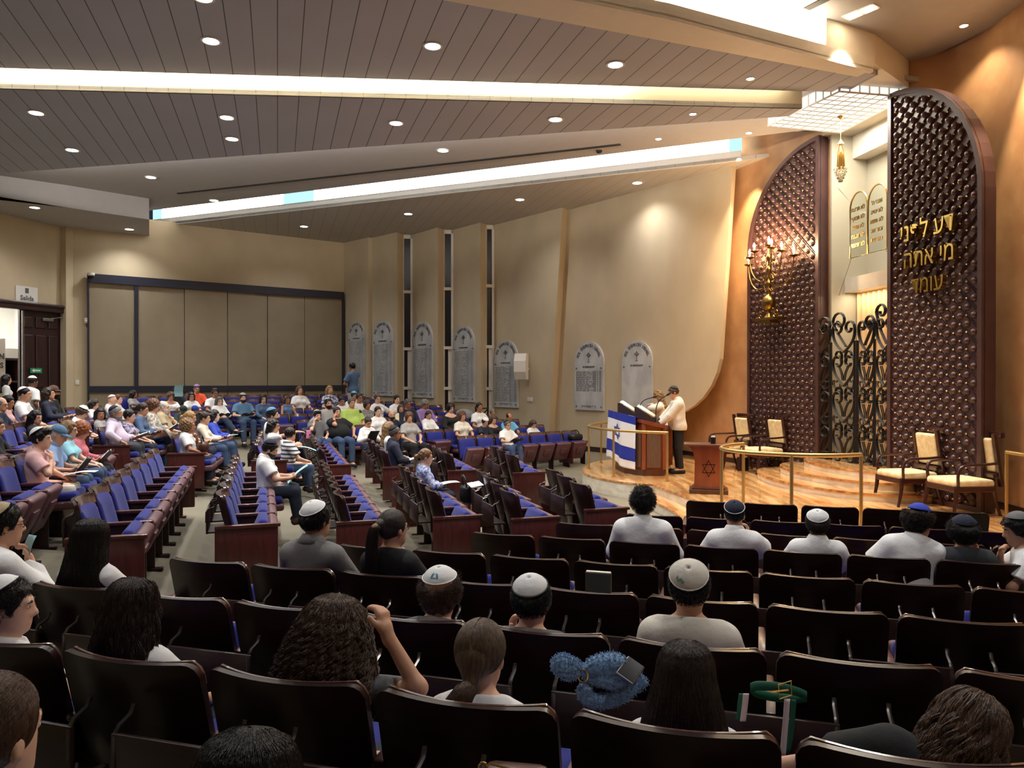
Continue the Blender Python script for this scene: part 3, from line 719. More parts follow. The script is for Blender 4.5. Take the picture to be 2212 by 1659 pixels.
# luminous canopy over the ark
cz = 6.6; cor = [xy(1660, 273, cz), xy(1812, 199, cz), xy(1960, 211, cz), xy(1815, 287, cz)]
can = empty('light_canopy', (cor[1].x, cor[1].y, cz), 0, 'square white luminous grid canopy hanging over the ark', 'ceiling light')
emis('canopy_glow', (255, 248, 232), .5)
LC = [Vector((c_.x - cor[1].x, c_.y - cor[1].y)) for c_ in cor]
mb = MB(); mb.prism([tuple(c_) for c_ in LC], 0, .2); mb.build('glowing_box', M['canopy_glow'], can)
mb = MB(); nu, nv = 10, 7
def bil(u, v): return LC[1].lerp(LC[0], u).lerp(LC[2].lerp(LC[3], u), v)
for i in range(nu + 1): mb.tube([(*bil(i / nu, 0), -.004), (*bil(i / nu, 1), -.004)], .008, 4)
for j in range(nv + 1): mb.tube([(*bil(0, j / nv), -.004), (*bil(1, j / nv), -.004)], .008, 4)
mb.build('grid', M['white_plastic'], can)
mb = MB()
for i in range(nu + 1):
    for v in (-.006, 1.006): mb.tube([(*bil(i / nu, v), -.01), (*bil(i / nu, v), .21)], .012, 4)
for j in range(nv + 1):
    for u in (-.006, 1.006): mb.tube([(*bil(u, j / nv), -.01), (*bil(u, j / nv), .21)], .012, 4)
ring = [(-.006, -.006), (1.006, -.006), (1.006, 1.006), (-.006, 1.006)]
for z in (0, .2): mb.tube([(*bil(u, v), z) for u, v in ring], .014, 4, closed=True)
mb.build('side_frame', M['white_plastic'], can)
ld = bpy.data.lights.new('canopy_light', 'AREA'); ld.shape = 'SQUARE'; ld.size = 1.4; ld.energy = 60; ld.color = (1, .92, .78)
o = bpy.data.objects.new('canopy_light', ld); COL.objects.link(o); c_ = sum(cor, Vector((0, 0))) / 4; o.location = (c_.x, c_.y, cz - .03)
# eternal lamp
ep = atz(1815, 252, cz); el = empty('eternal_lamp', ep, 0, 'golden hanging eternal lamp with crystal tip under the luminous canopy', 'lamp')
mb = MB(); mb.lathe([(.0, 0), (.05, -.0), (.02, -.05), (.0, -.06)], n=12); mb.build('ceiling_rose', M['gold'], el, smooth=True)
for i, q in enumerate((0, 2.1, 4.2)):
    mb = MB(); mb.tube([(0, 0, -.05), (.0, 0, -.42), (.055 * math.cos(q), .055 * math.sin(q), -.62), (.075 * math.cos(q), .075 * math.sin(q), -.9)], .005, 5); mb.build('chain', M['gold'], el)
mb = MB(); mb.lathe([(.0, -.38), (.02, -.42), (.06, -.48), (.0, -.485)], n=14); mb.build('cap', M['gold'], el, smooth=True)
mb = MB()
for j in range(12):
    q = 2 * math.pi * j / 12; mb.tube([(.05 * math.cos(q), .05 * math.sin(q), -.6 - .05 * (j % 3)), (.06 * math.cos(q), .06 * math.sin(q), -.9)], .009, 6)
mb.lathe([(.012, -.5), (.03, -.62), (.035, -.88), (0.001, -.9)], n=10); mb.build('gilt_rods', M['gold'], el, smooth=True)
mat('crystal', (240, 226, 190), .08, trans=.6, spec=.8)
mb = MB()
for lv, (rr, z) in enumerate(((.1, -.9), (.085, -.95), (.066, -1.0), (.046, -1.05), (.024, -1.1))):
    for j in range(10): q = 2 * math.pi * (j + lv / 2) / 10; mb.sphere((rr * math.cos(q), rr * math.sin(q), z), .021, 6, 4)
mb.build('crystal_drops', M['crystal'], el, smooth=True)
# seven-branched candelabrum on the left panel
mc, mz = on_ark(1697, 690, *ARK_L); mc = mc + panL[4] * .42; d = (ARK_L[1] - ARK_L[0]).normalized()
men = empty('candelabrum', (mc.x, mc.y, mz - .03), 0, 'large brass seven-branched candelabrum with glowing bulbs on the left studded panel', 'candelabrum')
P = lambda s, z, b=0: Vector((d.x * s + panL[4].x * b, d.y * s + panL[4].y * b, z))
mb = MB(); mb.box((0, 0, .02), (.62, .3, .05), math.atan2(d.y, d.x)); mb.box((0, 0, -.03), (.3, .2, .06), math.atan2(d.y, d.x))
mb.build('shelf', M['antique_brass'], men)
mb = MB(); prof = [(.0, .04), (.1, .05), (.05, .1), (.03, .16), (.035, .19), (.09, .22), (.125, .28), (.135, .34), (.125, .4), (.09, .46), (.03, .5), (.022, .52), (.03, .58), (.022, .62), (.05, .66), (.062, .71), (.05, .76), (.02, .8),
                    (.02, .92), (.045, .95), (.055, 1.0), (.045, 1.04), (.018, 1.07), (.018, 1.16), (.04, 1.2), (.05, 1.24), (.04, 1.28), (.02, 1.32), (.02, 1.42), (.03, 1.45), (0.0, 1.46)]
mb.lathe(prof, n=16); mb.build('stem', M['antique_brass'], men, smooth=True)
for sg in (-1, 1):
    mb = MB()
    for c_, r_, a_ in (((.2 * sg, .13), .09, 0), ((.1 * sg, .2), .06, 1)): mb.tube([P(x, z) for x, z in spiral(c_, r_, .02, math.pi * (1.5 if a_ == 0 else .2), 1.3 * -sg)], .012, 6)
    mb.tube([P(x, z) for x, z in bez((.03 * sg, .06), (.15 * sg, .02), (.3 * sg, .02), (.29 * sg, .13))], .012, 6)
    mb.tube([P(x, z) for x, z in bez((.03 * sg, .52), (.14 * sg, .6), (.2 * sg, .8), (.06 * sg, .9))], .011, 6)
    mb.tube([P(x, z) for x, z in spiral((.1 * sg, .84), .08, .02, math.pi * .5, -1.2 * sg)], .01, 6)
    mb.tube([P(x, z) for x, z in bez((.02 * sg, .62), (.1 * sg, .5), (.14 * sg, .58), (.08 * sg, .62))], .01, 6)
    mb.tube([P(x, z) for x, z in spiral((.13 * sg, 1.12), .09, .02, math.pi * 1.5, 1.2 * sg)], .01, 6)
    mb.build('scroll_bracket', M['antique_brass'], men, smooth=True)
emis('bulb_glow', (255, 214, 150), 26.0); mat('candle_sleeve', (232, 214, 180), .5)
arms = ((-.66, 1.18, -.05), (-.47, 1.29, .08), (-.26, 1.38, .14), (0, 1.47, 0), (.24, 1.38, .14), (.45, 1.29, .08), (.63, 1.18, -.05))
pb = bpy.data.lights.new('bulb', 'POINT'); pb.energy = 14; pb.color = (1, .66, .36); pb.shadow_soft_size = .03
for s, z, b in arms:
    if s:
        mb = MB(); mb.tube([P(x, zz, b * min(1, abs(x / s))) for x, zz in bez((0, 1.22 - abs(s) * .75), (s * .5, .98 - abs(s) * .75), (s, z - .55 * abs(s) - .1), (s, z - .03), 14)], .012, 6); mb.build('arm', M['antique_brass'], men, smooth=True)
    cup = MB(); cup.lathe([(.0, z - .04), (.035, z - .02), (.085, z), (.09, z + .012), (.02, z + .012), (.0, z + .012)], tuple(P(s, 0, b)), 14); cp = cup.build('cup', M['antique_brass'], men, smooth=True)
    mb = MB(); mb.lathe([(.0, z + .01), (.017, z + .01), (.017, z + .075), (0, z + .076)], tuple(P(s, 0, b)), 10); mb.build('candle_sleeve', M['candle_sleeve'], cp)
    mb = MB(); mb.lathe([(.0, z + .075), (.02, z + .09), (.026, z + .115), (.016, z + .15), (0.002, z + .18)], tuple(P(s, 0, b)), 10); mb.build('bulb', M['bulb_glow'], cp, smooth=True)
    l = bpy.data.objects.new('bulb_light', pb); COL.objects.link(l); l.parent = men; l.location = P(s, z + .13, b + .12)
# ------------------------------------------------------------------ lectern with flag, book rests, microphones
mat('lectern_wood', (142, 74, 42), .3, rgb2=(116, 56, 32), vscale=(5, 5, 1.2), coat=.3)
mat('lectern_dark', (92, 50, 34), .35, rgb2=(74, 40, 28), vscale=(4, 4, 1), coat=.2)
mat('fluted_brown', (120, 92, 72), .5)
LP = [Vector(p) for p in ((2.16, 15.87), (2.19, 14.8), (2.48, 14.3), (2.87, 14.3), (3.17, 15.14), (2.95, 16.0))]
ltop = lambda x: 1.44 - .25 * (x - 2.16)
lc = sum(LP, Vector((0, 0))) / 6
lec = empty('lectern', (lc.x, lc.y, .3), 0, 'large wooden lectern with fluted brown faces, partly covered by the blue and white flag', 'lectern')
loc = lambda p, z: Vector((p.x - lc.x, p.y - lc.y, z - .3))
def ring(k, z=None, dz=0): return [loc(lc + (p - lc) * k, (ltop(p.x) if z is None else z) + dz) for p in LP]
def hull(r0, r1):
    n = len(r0); mb = MB(); mb.add(r0 + r1, [list(range(n))[::-1], list(range(n, 2 * n))] + [(i, (i + 1) % n, n + (i + 1) % n, n + i) for i in range(n)]); return mb
hull(ring(1.0, .3), ring(1.0, .42)).build('plinth', M['lectern_dark'], lec)
hull(ring(.96, .42), ring(.96, dz=-.07)).build('body', M['lectern_wood'], lec)
hull(ring(1.05, dz=-.07), ring(1.05, dz=0)).build('desk_top', M['lectern_wood'], lec)
for i in range(3):
    a_, b_ = lc + (LP[i] - lc) * .965, lc + (LP[i + 1] - lc) * .965; d = (b_ - a_); L_ = d.length; d.normalize(); n2 = Vector((d.y, -d.x)); n2 = n2 if n2.dot(lc - a_) < 0 else -n2
    mb = MB(); k = int((L_ - .12) / .022)
    for j in range(k):
        s = .06 + (L_ - .12) * (j + .5) / k; p = a_ + d * s; zz = ltop(p.x) - .2
        arch = .1 * (1 - math.sqrt(max(0, 1 - ((s - L_ / 2) / (L_ / 2 - .05)) ** 2)))
        c0 = loc(p + n2 * .012, .46); mb.box((c0.x, c0.y, (.16 + zz - arch - .3) / 2), (.016, .02, zz - arch - .46), math.atan2(d.y, d.x))
    mb.build('fluted_face', M['fluted_brown'], lec)
for i in range(5):
    mb = MB(); p = loc(lc + (LP[i] - lc) * .975, 0); mb.box((p.x, p.y, (.12 + ltop(LP[i].x) - .37) / 2), (.07, .07, ltop(LP[i].x) - .37 - .12), math.atan2(LP[i].y - lc.y, LP[i].x - lc.x)); mb.build('corner_post', M['lectern_wood'], lec)
# flag
mat('flag_white', (236, 236, 238), .8, bump=.1, bscale=(90, 90, 90)); mat('flag_blue', (30, 50, 160), .8)
fp = smooth_line([(1.98, 15.62), (2.06, 15.1), (2.12, 14.72), (2.34, 14.38)], 12)
cum = [0]
for i in range(1, len(fp)): cum.append(cum[-1] + (fp[i] - fp[i - 1]).length)
def flagpt(u, v):
    s = u * cum[-1]; i = max(j for j in range(len(cum)) if cum[j] <= s + 1e-9); i = min(i, len(fp) - 2)
    p = fp[i].lerp(fp[i + 1], (s - cum[i]) / max(1e-6, cum[i + 1] - cum[i])); t = (fp[i + 1] - fp[i]).normalized(); n2 = Vector((-t.y, t.x)); n2 = n2 if n2.x < 0 else -n2
    b = .015 * math.sin(u * 19 + v * 2) * (.3 + v) + .03 * v * math.sin(u * 5 + 1)
    q = p + n2 * b
    return Vector((q.x, q.y, ltop(q.x) + .012 - .97 * v + .03 * math.sin(u * 7) * v * v - .05 * v * u))
nu, nv = 36, 40; mb = MB()
mb.v = [tuple(flagpt(i / nu, j / nv)) for j in range(nv + 1) for i in range(nu + 1)]
for j in range(nv):
    v = (j + .5) / nv
    for i in range(nu): mb.f.append([j * (nu + 1) + i, j * (nu + 1) + i + 1, (j + 1) * (nu + 1) + i + 1, (j + 1) * (nu + 1) + i]); mb.mi.append(1 if v < .15 or .6 < v < .84 else 0); mb.sm.append(True)
k0 = len(mb.v)
for i in range(nu + 1):
    p = flagpt(i / nu, 0); q = p + Vector((.22, .12, 0)); mb.v.append((q.x, q.y, ltop(q.x) + .012))
for i in range(nu): mb.f.append([i, i + 1, k0 + i + 1, k0 + i]); mb.mi.append(1); mb.sm.append(True)
fl_ = mb.build('flag', [M['flag_white'], M['flag_blue']], None, smooth=True, sharp=80)
md = fl_.modifiers.new('thickness', 'SOLIDIFY'); md.thickness = .004
tag(fl_, 'white flag with blue stripes and blue star draped over the lectern front', 'flag')
mb = MB()
def star(mb, f, cu_, cv_, ru, rv, w_):
    for sg in (1, -1):
        tri = [(cu_ + ru * math.sin(2 * math.pi * k / 3), cv_ - sg * rv * math.cos(2 * math.pi * k / 3)) for k in range(3)]
        inn = [(cu_ + (x - cu_) * w_, cv_ + (y - cv_) * w_) for x, y in tri]
        for k in range(3):
            o1, o2, i1, i2 = tri[k], tri[(k + 1) % 3], inn[k], inn[(k + 1) % 3]; m_ = 8
            L1 = [f(o1[0] + (o2[0] - o1[0]) * t / m_, o1[1] + (o2[1] - o1[1]) * t / m_) for t in range(m_ + 1)]
            L2 = [f(i1[0] + (i2[0] - i1[0]) * t / m_, i1[1] + (i2[1] - i1[1]) * t / m_) for t in range(m_ + 1)]
            mb.add(L1 + L2, [(t, t + 1, m_ + 2 + t, m_ + 1 + t) for t in range(m_)])
star(mb, lambda u, v: flagpt(u, v) + Vector((-.007, -.003, 0)), .5, .375, .16, .165, .72)
mb.build('star', M['flag_blue'], fl_)
# book rests with open books
for px, d_, lb, lb2 in ((1360, 15.15, 'dark wedge book rest at the far end of the lectern', 'open prayer book on the far book rest of the lectern'), (1397, 14.72, 'dark wedge book rest at the near end of the lectern', 'open prayer book on the near book rest of the lectern')):
    p = at(px, 895, d_); z = ltop(p.x) + .004
    br = empty('book_rest', (p.x, p.y, z), R(-20), lb, 'book rest')
    mb = MB(); mb.extr([(-.2, -.2, .05), (.22, -.2, -.05), (.22, -.2, .04), (-.12, -.2, .26), (-.2, -.2, .26)], (0, .42, 0)); mb.build('wedge', M['rest_dark'], br)
    bk_ = empty('open_book', (p.x, p.y, z + .16), R(-20), lb2, 'book')
    for sg in (1, -1):
        mb = MB(); vs = []
        for i in range(9):
            t = i / 8; y = sg * .2 * t; h_ = .03 * math.sin(math.pi * min(1, t * 1.3)) * (1 - .5 * t) + .012
            for x in (-.15, .17): vs.append((x, y, h_ - .655 * x + .01))
        mb.add(vs, [(2 * i, 2 * i + 1, 2 * i + 3, 2 * i + 2) for i in range(8)]); o = mb.build('page_block', M['page_paper'], bk_, smooth=True)
        md = o.modifiers.new('t', 'SOLIDIFY'); md.thickness = .02
for pts, lb in (([(1378, 893, 14.75), (1383, 875, 14.7), (1393, 864, 14.6), (1412, 858, 14.5)], 'thin black gooseneck microphone pointing at the woman'), ([(1417, 905, 14.45), (1417, 885, 14.4), (1424, 866, 14.35), (1442, 853, 14.3)], 'thin black gooseneck microphone in front of the man')):
    q = [at(*p) for p in pts]; o0 = q[0].copy(); o0.z = ltop(o0.x)
    mcx = empty('microphone', o0, 0, lb, 'microphone'); mb = MB(); cp = [Vector((0, 0, 0))] + [p - o0 for p in q]
    mb.tube(smooth_line(cp, 5), .009, 6); mb.build('gooseneck', M['black_plastic'], mcx, smooth=True)
    mb = MB(); dd = (cp[-1] - cp[-2]).normalized(); mb.tube([cp[-1] - dd * .02, cp[-1], cp[-1] + dd * .06, cp[-1] + dd * .075], [.014, .022, .02, .006], 8); mb.build('capsule', M['black_plastic'], mcx, smooth=True)
    mb = MB(); mb.lathe([(0, 0), (.04, 0), (.035, .012), (0, .014)], n=12); mb.build('base', M['black_plastic'], mcx)
mb = MB(); mb.box((0, 0, .006), (.2, .14, .01), R(20)); v = mb.build('paper_sheet', M['page_white']); v.location = (2.38, 14.75, ltop(2.38) + .004); v.rotation_euler = (0, R(14), 0); tag(v, 'small white paper lying on the lectern top', 'paper')
# ------------------------------------------------------------------ brass rails
def railing(path, posts, label, z0=.3, h=.87):
    r0 = Vector(path[0]); root = empty('brass_railing', (r0.x, r0.y, z0), 0, label, 'railing')
    P = [Vector((p[0] - r0.x, p[1] - r0.y, h)) for p in path]
    mb = MB(); mb.tube(smooth_line(P, 6) if len(P) > 2 else P, .026, 10); mb.build('handrail', M['brass_satin'], root, smooth=True)
    for p in posts:
        mb = MB(); q = (p[0] - r0.x, p[1] - r0.y); mb.tube([(*q, 0), (*q, h)], .022, 10); mb.lathe([(.04, 0), (.04, .012), (.022, .015)], (*q, 0), 12); mb.build('post', M['brass_satin'], root, smooth=True)
mat('brass_satin', (196, 166, 112), .38, metal=.85)
railing([(2.1, 16.75), (1.78, 16.3), (1.56, 15.5), (1.62, 14.9), (1.9, 14.2), (2.3, 13.8), (2.78, 13.5)], [(1.95, 16.6), (1.56, 15.4), (1.9, 14.2), (2.76, 13.5)], 'curved brass railing in front of the lectern')
railing([(3.4, 11.15), (3.08, 10.85), (2.86, 10.35), (3.02, 9.85), (3.5, 9.5), (4.0, 9.42), (4.38, 9.52)], [(3.4, 11.15), (2.86, 10.35), (3.5, 9.5), (4.38, 9.52)], 'curved brass railing between the audience and the ark steps')
railing([(6.42, 9.85), (6.38, 9.3), (6.3, 8.75)], [(6.42, 9.85), (6.3, 8.75)], 'short brass railing at the right edge by the orange wall')
# ------------------------------------------------------------------ small stand with star and candle
st = empty('pedestal_table', (3.16, 12.2, .3), R(-14), 'small flared wooden stand carrying a black star outline and a candle', 'stand')
mb = MB(); mb.rbox((0, 0, .035), (.6, .44, .07), .01); mb.rbox((0, 0, .085), (.52, .36, .03), .008); mb.build('base', M['lectern_dark'], st)
mb = MB(); prof = [(.0, .24), (.1, .22), (.45, .215), (.58, .235), (.66, .28), (.7, .33)]
vs = []
for z, hw in prof:
    hd = .15; vs += [(-hw, -hd, .09 + z * .95), (hw, -hd, .09 + z * .95), (hw, hd, .09 + z * .95), (-hw, hd, .09 + z * .95)]
mb.add(vs, [(i * 4 + j, i * 4 + (j + 1) % 4, (i + 1) * 4 + (j + 1) % 4, (i + 1) * 4 + j) for i in range(len(prof) - 1) for j in range(4)]); mb.build('flared_body', M['lectern_wood'], st)
mb = MB(); mb.rbox((0, 0, .775), (.78, .46, .03), .01); mb.build('top', M['lectern_dark'], st)
mb = MB(); star(mb, lambda u, v: Vector((u, -.153, v)), .0, .4, .12, .14, .84); mb.build('star_outline', M['black_metal'], st)
cd = empty('memorial_candle', (3.22, 12.15, 1.092), 0, 'small candle glass on the wooden stand', 'candle')
mb = MB(); mb.lathe([(0, 0), (.04, 0), (.042, .1), (.038, .1), (.036, .02), (0, .02)], n=14); mb.build('holder', M['black_plastic'], cd, smooth=True)
mb = MB(); mb.lathe([(0, .02), (.034, .02), (.034, .12), (0, .12)], n=12); mb.build('wax', M['white_plastic'], cd)
# ------------------------------------------------------------------ upholstered armchairs
mat('chair_wood', (62, 28, 26), .28, rgb2=(48, 21, 20), vscale=(4, 4, 20), coat=.3)
mat('floral_cloth', (238, 222, 182), .85, rgb2=(222, 198, 150), vscale=(11, 11, 11), bump=.1, bscale=(150, 150, 150), detail=1)
def armchair(x, y, face, label, z=.3):
    t = empty('armchair', (x, y, z), math.atan2(-face[0], face[1]), label, 'chair', 'carved armchairs before the ark')
    mb = MB(); mb.rbox((0, .02, .43), (.6, .58, .11), .045, seg=3); mb.build('seat_cushion', M['floral_cloth'], t, smooth=True, sharp=70)
    mb = MB(); mb.rbox((0, -.325, .8), (.44, .07, .46), .03, rx=R(-9), seg=3); mb.build('back_cushion', M['floral_cloth'], t, smooth=True, sharp=70)
    mb = MB(); rx = R(-9)
    for s in (-1, 1): mb.rbox((s * .255, -.325, .74), (.065, .05, .72), .012, rx=rx)
    mb.rbox((0, -.385, 1.075), (.575, .055, .085), .015, rx=rx); mb.rbox((0, -.29, .53), (.5, .045, .06), .01, rx=rx); mb.build('back_frame', M['chair_wood'], t)
    mb = MB(); mb.rbox((0, .295, .36), (.62, .045, .075), .012); mb.rbox((0, -.26, .36), (.6, .04, .075), .012)
    for s in (-1, 1): mb.rbox((s * .29, .02, .36), (.04, .58, .075), .012)
    mb.build('seat_rail', M['chair_wood'], t)
    for s in (-1, 1):
        mb = MB(); mb.tube(smooth_line([(s * .285, .29, .4), (s * .29, .3, .25), (s * .295, .33, .08), (s * .297, .35, 0)], 3), [.033, .033, .032, .03, .027, .025, .022, .021, .021, .022], 6); mb.build('leg', M['chair_wood'], t, smooth=True)
        mb = MB(); mb.tube(smooth_line([(s * .27, -.26, .4), (s * .27, -.29, .2), (s * .27, -.36, 0)], 3), [.03, .028, .026, .024, .022, .021, .021], 6); mb.build('leg', M['chair_wood'], t, smooth=True)
        mb = MB(); mb.tube(smooth_line([(s * .27, -.31, .7), (s * .3, -.1, .69), (s * .32, .12, .685), (s * .32, .24, .66), (s * .305, .28, .56), (s * .29, .27, .4)], 4), .024, 8, flat=.8); mb.build('armrest', M['chair_wood'], t, smooth=True)
    return t
armchair(4.47, 15.6, (-.95, -.3), 'cream floral armchair left of the ark, farther from the ark')
armchair(4.92, 14.9, (-.95, -.3), 'cream floral armchair left of the ark, beside the gate side')
armchair(5.80, 11.12, (-.97, -.12), 'cream floral armchair right of the ark steps, nearer the gate')
armchair(6.1, 10.3, (-.97, -.12), 'cream floral armchair standing rightmost against the studded panel')
mb = MB(); mb.rbox((0, 0, .13), (.14, .2, .26), .01); v = mb.build('floor_speaker', M['black_plastic']); v.location = (4.62, 15.2, .3); v.rotation_euler = (0, 0, R(20)); tag(v, 'small black box on the floor under the left armchairs', 'speaker')
# ------------------------------------------------------------------ memorial tablets of marble
mat('grey_marble', (204, 206, 206), .35, rgb2=(176, 180, 182), vscale=(3.2, 3.2, 2.2), detail=8, coat=.2); mat('inscription', (92, 94, 98), .6)
ARC = MB(); txt = 'KOL SHEARITH ISRAEL'
for i, ch in enumerate(txt):
    if ch == ' ': continue
    a_ = R(158 - 136 * i / (len(txt) - 1)); text_bits(ARC, ch, .105, Matrix.Translation((.385 * math.cos(a_), .385 * math.sin(a_), 0)) @ Matrix.Rotation(a_ - math.pi / 2, 4, 'Z'), .006, bold=.002)
text_bits(ARC, 'IN MEMORIAM', .06, Matrix.Translation((0, -.1, 0)), .006, bold=.001)
for k in range(5):
    for s in (-1, 1): ARC.tube([(s * .001, .12, .002), (s * (.012 + .016 * k), .15 + .004 * k, .002), (s * .018 * (k + .4), .235 - .016 * k, .002)], .004, 4)
ARC.box((0, .08, 0), (.014, .14, .004)); ARC.box((0, .012, 0), (.08, .012, .004))
def rosettes(mb, h):
    for s in (-1, 1):
        for z in (-.13, -h + .08): mb.lathe([(0, 0), (.024, 0), (.018, .012), (0, .014)], (s * .41, z, 0), 8)
def plaque(pxl, pxr, ptop, pbot, A_, B_, nl, label, fill=1.0):
    pl_, pr_ = onwall(pxl, A_, B_), onwall(pxr, A_, B_); c = (pl_ + pr_) / 2; W = (pr_ - pl_).length
    z1, z0 = CAMZ + (CY - ptop) / FPX * c.y, CAMZ + (CY - pbot) / FPX * c.y; k = W / .96; H = (z1 - z0) / k; h = H - .48
    d = (B_ - A_).normalized(); nrm = Vector((d.y, -d.x)); o = c + nrm * .012
    t = empty('memorial_tablet', (o.x, o.y, z1 - .48 * k), 0, label, 'plaque', None)
    Mx = frame((0, 0, 0), (d.x, d.y, 0)) @ Matrix.Scale(k, 4)
    pts = [(-.48, -h), (.48, -h)] + [(.48 * math.cos(q), .48 * math.sin(q)) for q in np.linspace(0, math.pi, 21)]
    mb = MB(); mb.extr([Mx @ Vector((x, y, -.008)) for x, y in pts], (Mx @ Vector((0, 0, .043))) ); mb.build('marble_slab', M['grey_marble'], t)
    mb = MB(); mb.add([Mx @ (Vector(v) + Vector((0, 0, .038))) for v in ARC.v], ARC.f)
    rs = MB(); rosettes(rs, h); mb.add([Mx @ (Vector(v) + Vector((0, 0, .036))) for v in rs.v], rs.f); mb.build('heading_lettering', M['inscription'], t)
    rnd = random.Random(int(pxl)); mb = MB(); step = .0485 / max(.8, min(1.2, k)) ; y0 = -.2; n = nl
    for i in range(n):
        y = y0 - (h - .36) * fill * i / max(1, n - 1); x = -.42; end = rnd.uniform(-.1, .12)
        while x < end:
            w_ = rnd.uniform(.05, .14); mb.box(Mx @ Vector((x + w_ / 2, y, .037)), (0, 0, 0)) if 0 else mb.add([Mx @ Vector((x + a2 * w_, y + b2 * .0052, .0375)) for a2, b2 in ((0, -1), (1, -1), (1, 1), (0, 1))], [(0, 1, 2, 3)]); x += w_ + .022
        x = .42
        for w_ in (.075, .035, rnd.uniform(.08, .15)):
            mb.add([Mx @ Vector((x - a2 * w_, y + b2 * .0052, .0375)) for a2, b2 in ((1, -1), (0, -1), (0, 1), (1, 1))], [(0, 1, 2, 3)]); x -= w_ + .03
    if n: mb.build('name_lettering', M['inscription'], t)
    mb = MB(); text_bits(mb, 'םייח תמשנ יי רנ', .075, Mx @ Matrix.Translation((0, -h + .085, .037)), .004); mb.build('footer_lettering', M['inscription'], t)
plaque(755, 790, 694.6, 856, TA[0], TA[1], 36, 'grey marble memorial tablet in the far corner behind the standing man')
plaque(808, 851, 693, 855, TB[0], TB[1], 36, 'tall marble memorial tablet left of the first slot window')
plaque(893.5, 937, 695, 859, TC[0], TC[1], 36, 'tall marble memorial tablet between first and middle slot windows')
plaque(981.5, 1027, 704, 868, TD[0], TD[1], 36, 'tall marble memorial tablet above the grey stroller hood')
plaque(1070, 1121, 735, 880, TE[0], TE[1], 34, 'marble memorial tablet beside the white wall loudspeaker')
plaque(1244, 1306.5, 738, 886, TF[0], TF[1], 22, 'marble memorial tablet half filled with names, left of the lectern', .62)
plaque(1346, 1411.5, 736, 889, TF[0], TF[1], 0, 'marble memorial tablet without names behind the two readers')
# wall loudspeaker and switches
dE = (TE[1] - TE[0]).normalized(); nE = Vector((dE.y, -dE.x))
p = onwall(1143, TE[0], TE[1]); sp_ = empty('wall_loudspeaker', (p.x + nE.x * .3, p.y + nE.y * .3, 2.1 + 30 / FPX * p.y), R(-20), 'white column loudspeaker on a wall bracket by the leaning fin', 'loudspeaker')
mb = MB(); prof = [(-.17, -.36), (-.17, .36), (.03, .34), (.15, .2), (.15, -.2), (.03, -.34)]
mb.extr([(-.17, y + .02, z) for y, z in [(.14, .36), (.14, -.36), (-.05, -.36), (-.13, -.15), (-.13, .15), (-.05, .36)]], (.34, 0, 0)); mb.build('cabinet', M['white_plastic'], sp_)
mb = MB(); mb.box((.12, .24, -.06), (.06, .2, .06)); mb.box((.12, .33, -.06), (.12, .03, .16)); mb.build('bracket', M['white_plastic'], sp_)
def wallplate(px, py, A_, B_, w_, h_, label, m='white_plastic', name='light_switch', cat='switch'):
    p = onwall(px, A_, B_); d = (B_ - A_).normalized(); n2 = Vector((d.y, -d.x)); root = empty(name, (p.x + n2.x * .008, p.y + n2.y * .008, CAMZ + (CY - py) / FPX * p.y), math.atan2(d.y, d.x), label, cat)
    mb = MB(); mb.rbox((0, 0, 0), (w_, .018, h_), .004); mb.build('plate', M[m], root)
    mb = MB(); mb.rbox((0, -.012, 0), (w_ * .5, .01, h_ * .5), .002); mb.build('rocker', M['white_plastic'], root)
wallplate(1145, 863, TE[0], TE[1], .22, .12, 'wide white switch plate low on the wall under the loudspeaker')
wallplate(167, 826, P1, P2, .09, .13, 'white switch plate between the dark door and the folding partition')
p = Vector((4.62, 17.2)); wallplate(1624, 890, oL[14], oL[20], .1, .16, 'cream switch plate on orange wall behind the left armchairs')
# ------------------------------------------------------------------ folding partition
pA, pB = onwall(188, P1, P2), onwall(739, P1, P2); dP = (pB - pA).normalized(); nP = Vector((dP.y, -dP.x)); LPn = (pB - pA).length
par = empty('folding_partition', (pA.x, pA.y, .8), math.atan2(dP.y, dP.x), 'wide beige fabric folding partition with navy rails on the back wall', 'partition')
zt = 5.02
ss = [(onwall(px, P1, P2) - pA).length for px in (190, 293, 397, 490, 576, 656, 738)]
for s0, s1 in zip(ss[:-1], ss[1:]):
    mb = MB(); mb.box(((s0 + s1) / 2, -.06, (zt - .8) / 2), (s1 - s0 - .025, .05, zt - .8 - .05)); mb.build('panel', M['partition_fabric'], par)
mb = MB(); mb.box((LPn / 2, -.11, zt - .8 - .1), (LPn, .08, .24)); mb.build('top_rail', M['navy_trim'], par)
mb = MB(); mb.box((LPn / 2, -.1, 1.86 - .8), (LPn, .06, .17)); mb.build('lower_rail', M['navy_trim'], par)
mb = MB(); mb.box((ss[1], -.1, (zt - .8) / 2), (.1, .07, zt - .8)); mb.build('post', M['navy_trim'], par)
mb = MB(); mb.box((.02, -.1, (zt - .8) / 2), (.04, .1, zt - .8)); mb.build('edge_trim', M['navy_trim'], par)
mb = MB(); mb.box((LPn - .02, -.1, (zt - .8) / 2), (.05, .1, zt - .8)); mb.build('edge_trim', M['navy_trim'], par)
sc_ = empty('security_camera', (pA.x + nP.x * .2 + dP.x * .08, pA.y + nP.y * .2 + dP.y * .08, zt - .03), 0, 'small white dome camera at the top left partition corner', 'camera')
mb = MB(); mb.lathe([(0, .06), (.09, .06), (.09, 0), (.07, -.02), (0, -.02)], n=16); mb.build('mount', M['white_plastic'], sc_, smooth=True)
mb = MB(); mb.sphere((0, 0, -.02), .065, 12, 8); mb.build('dome', M['black_plastic'], sc_, smooth=True)
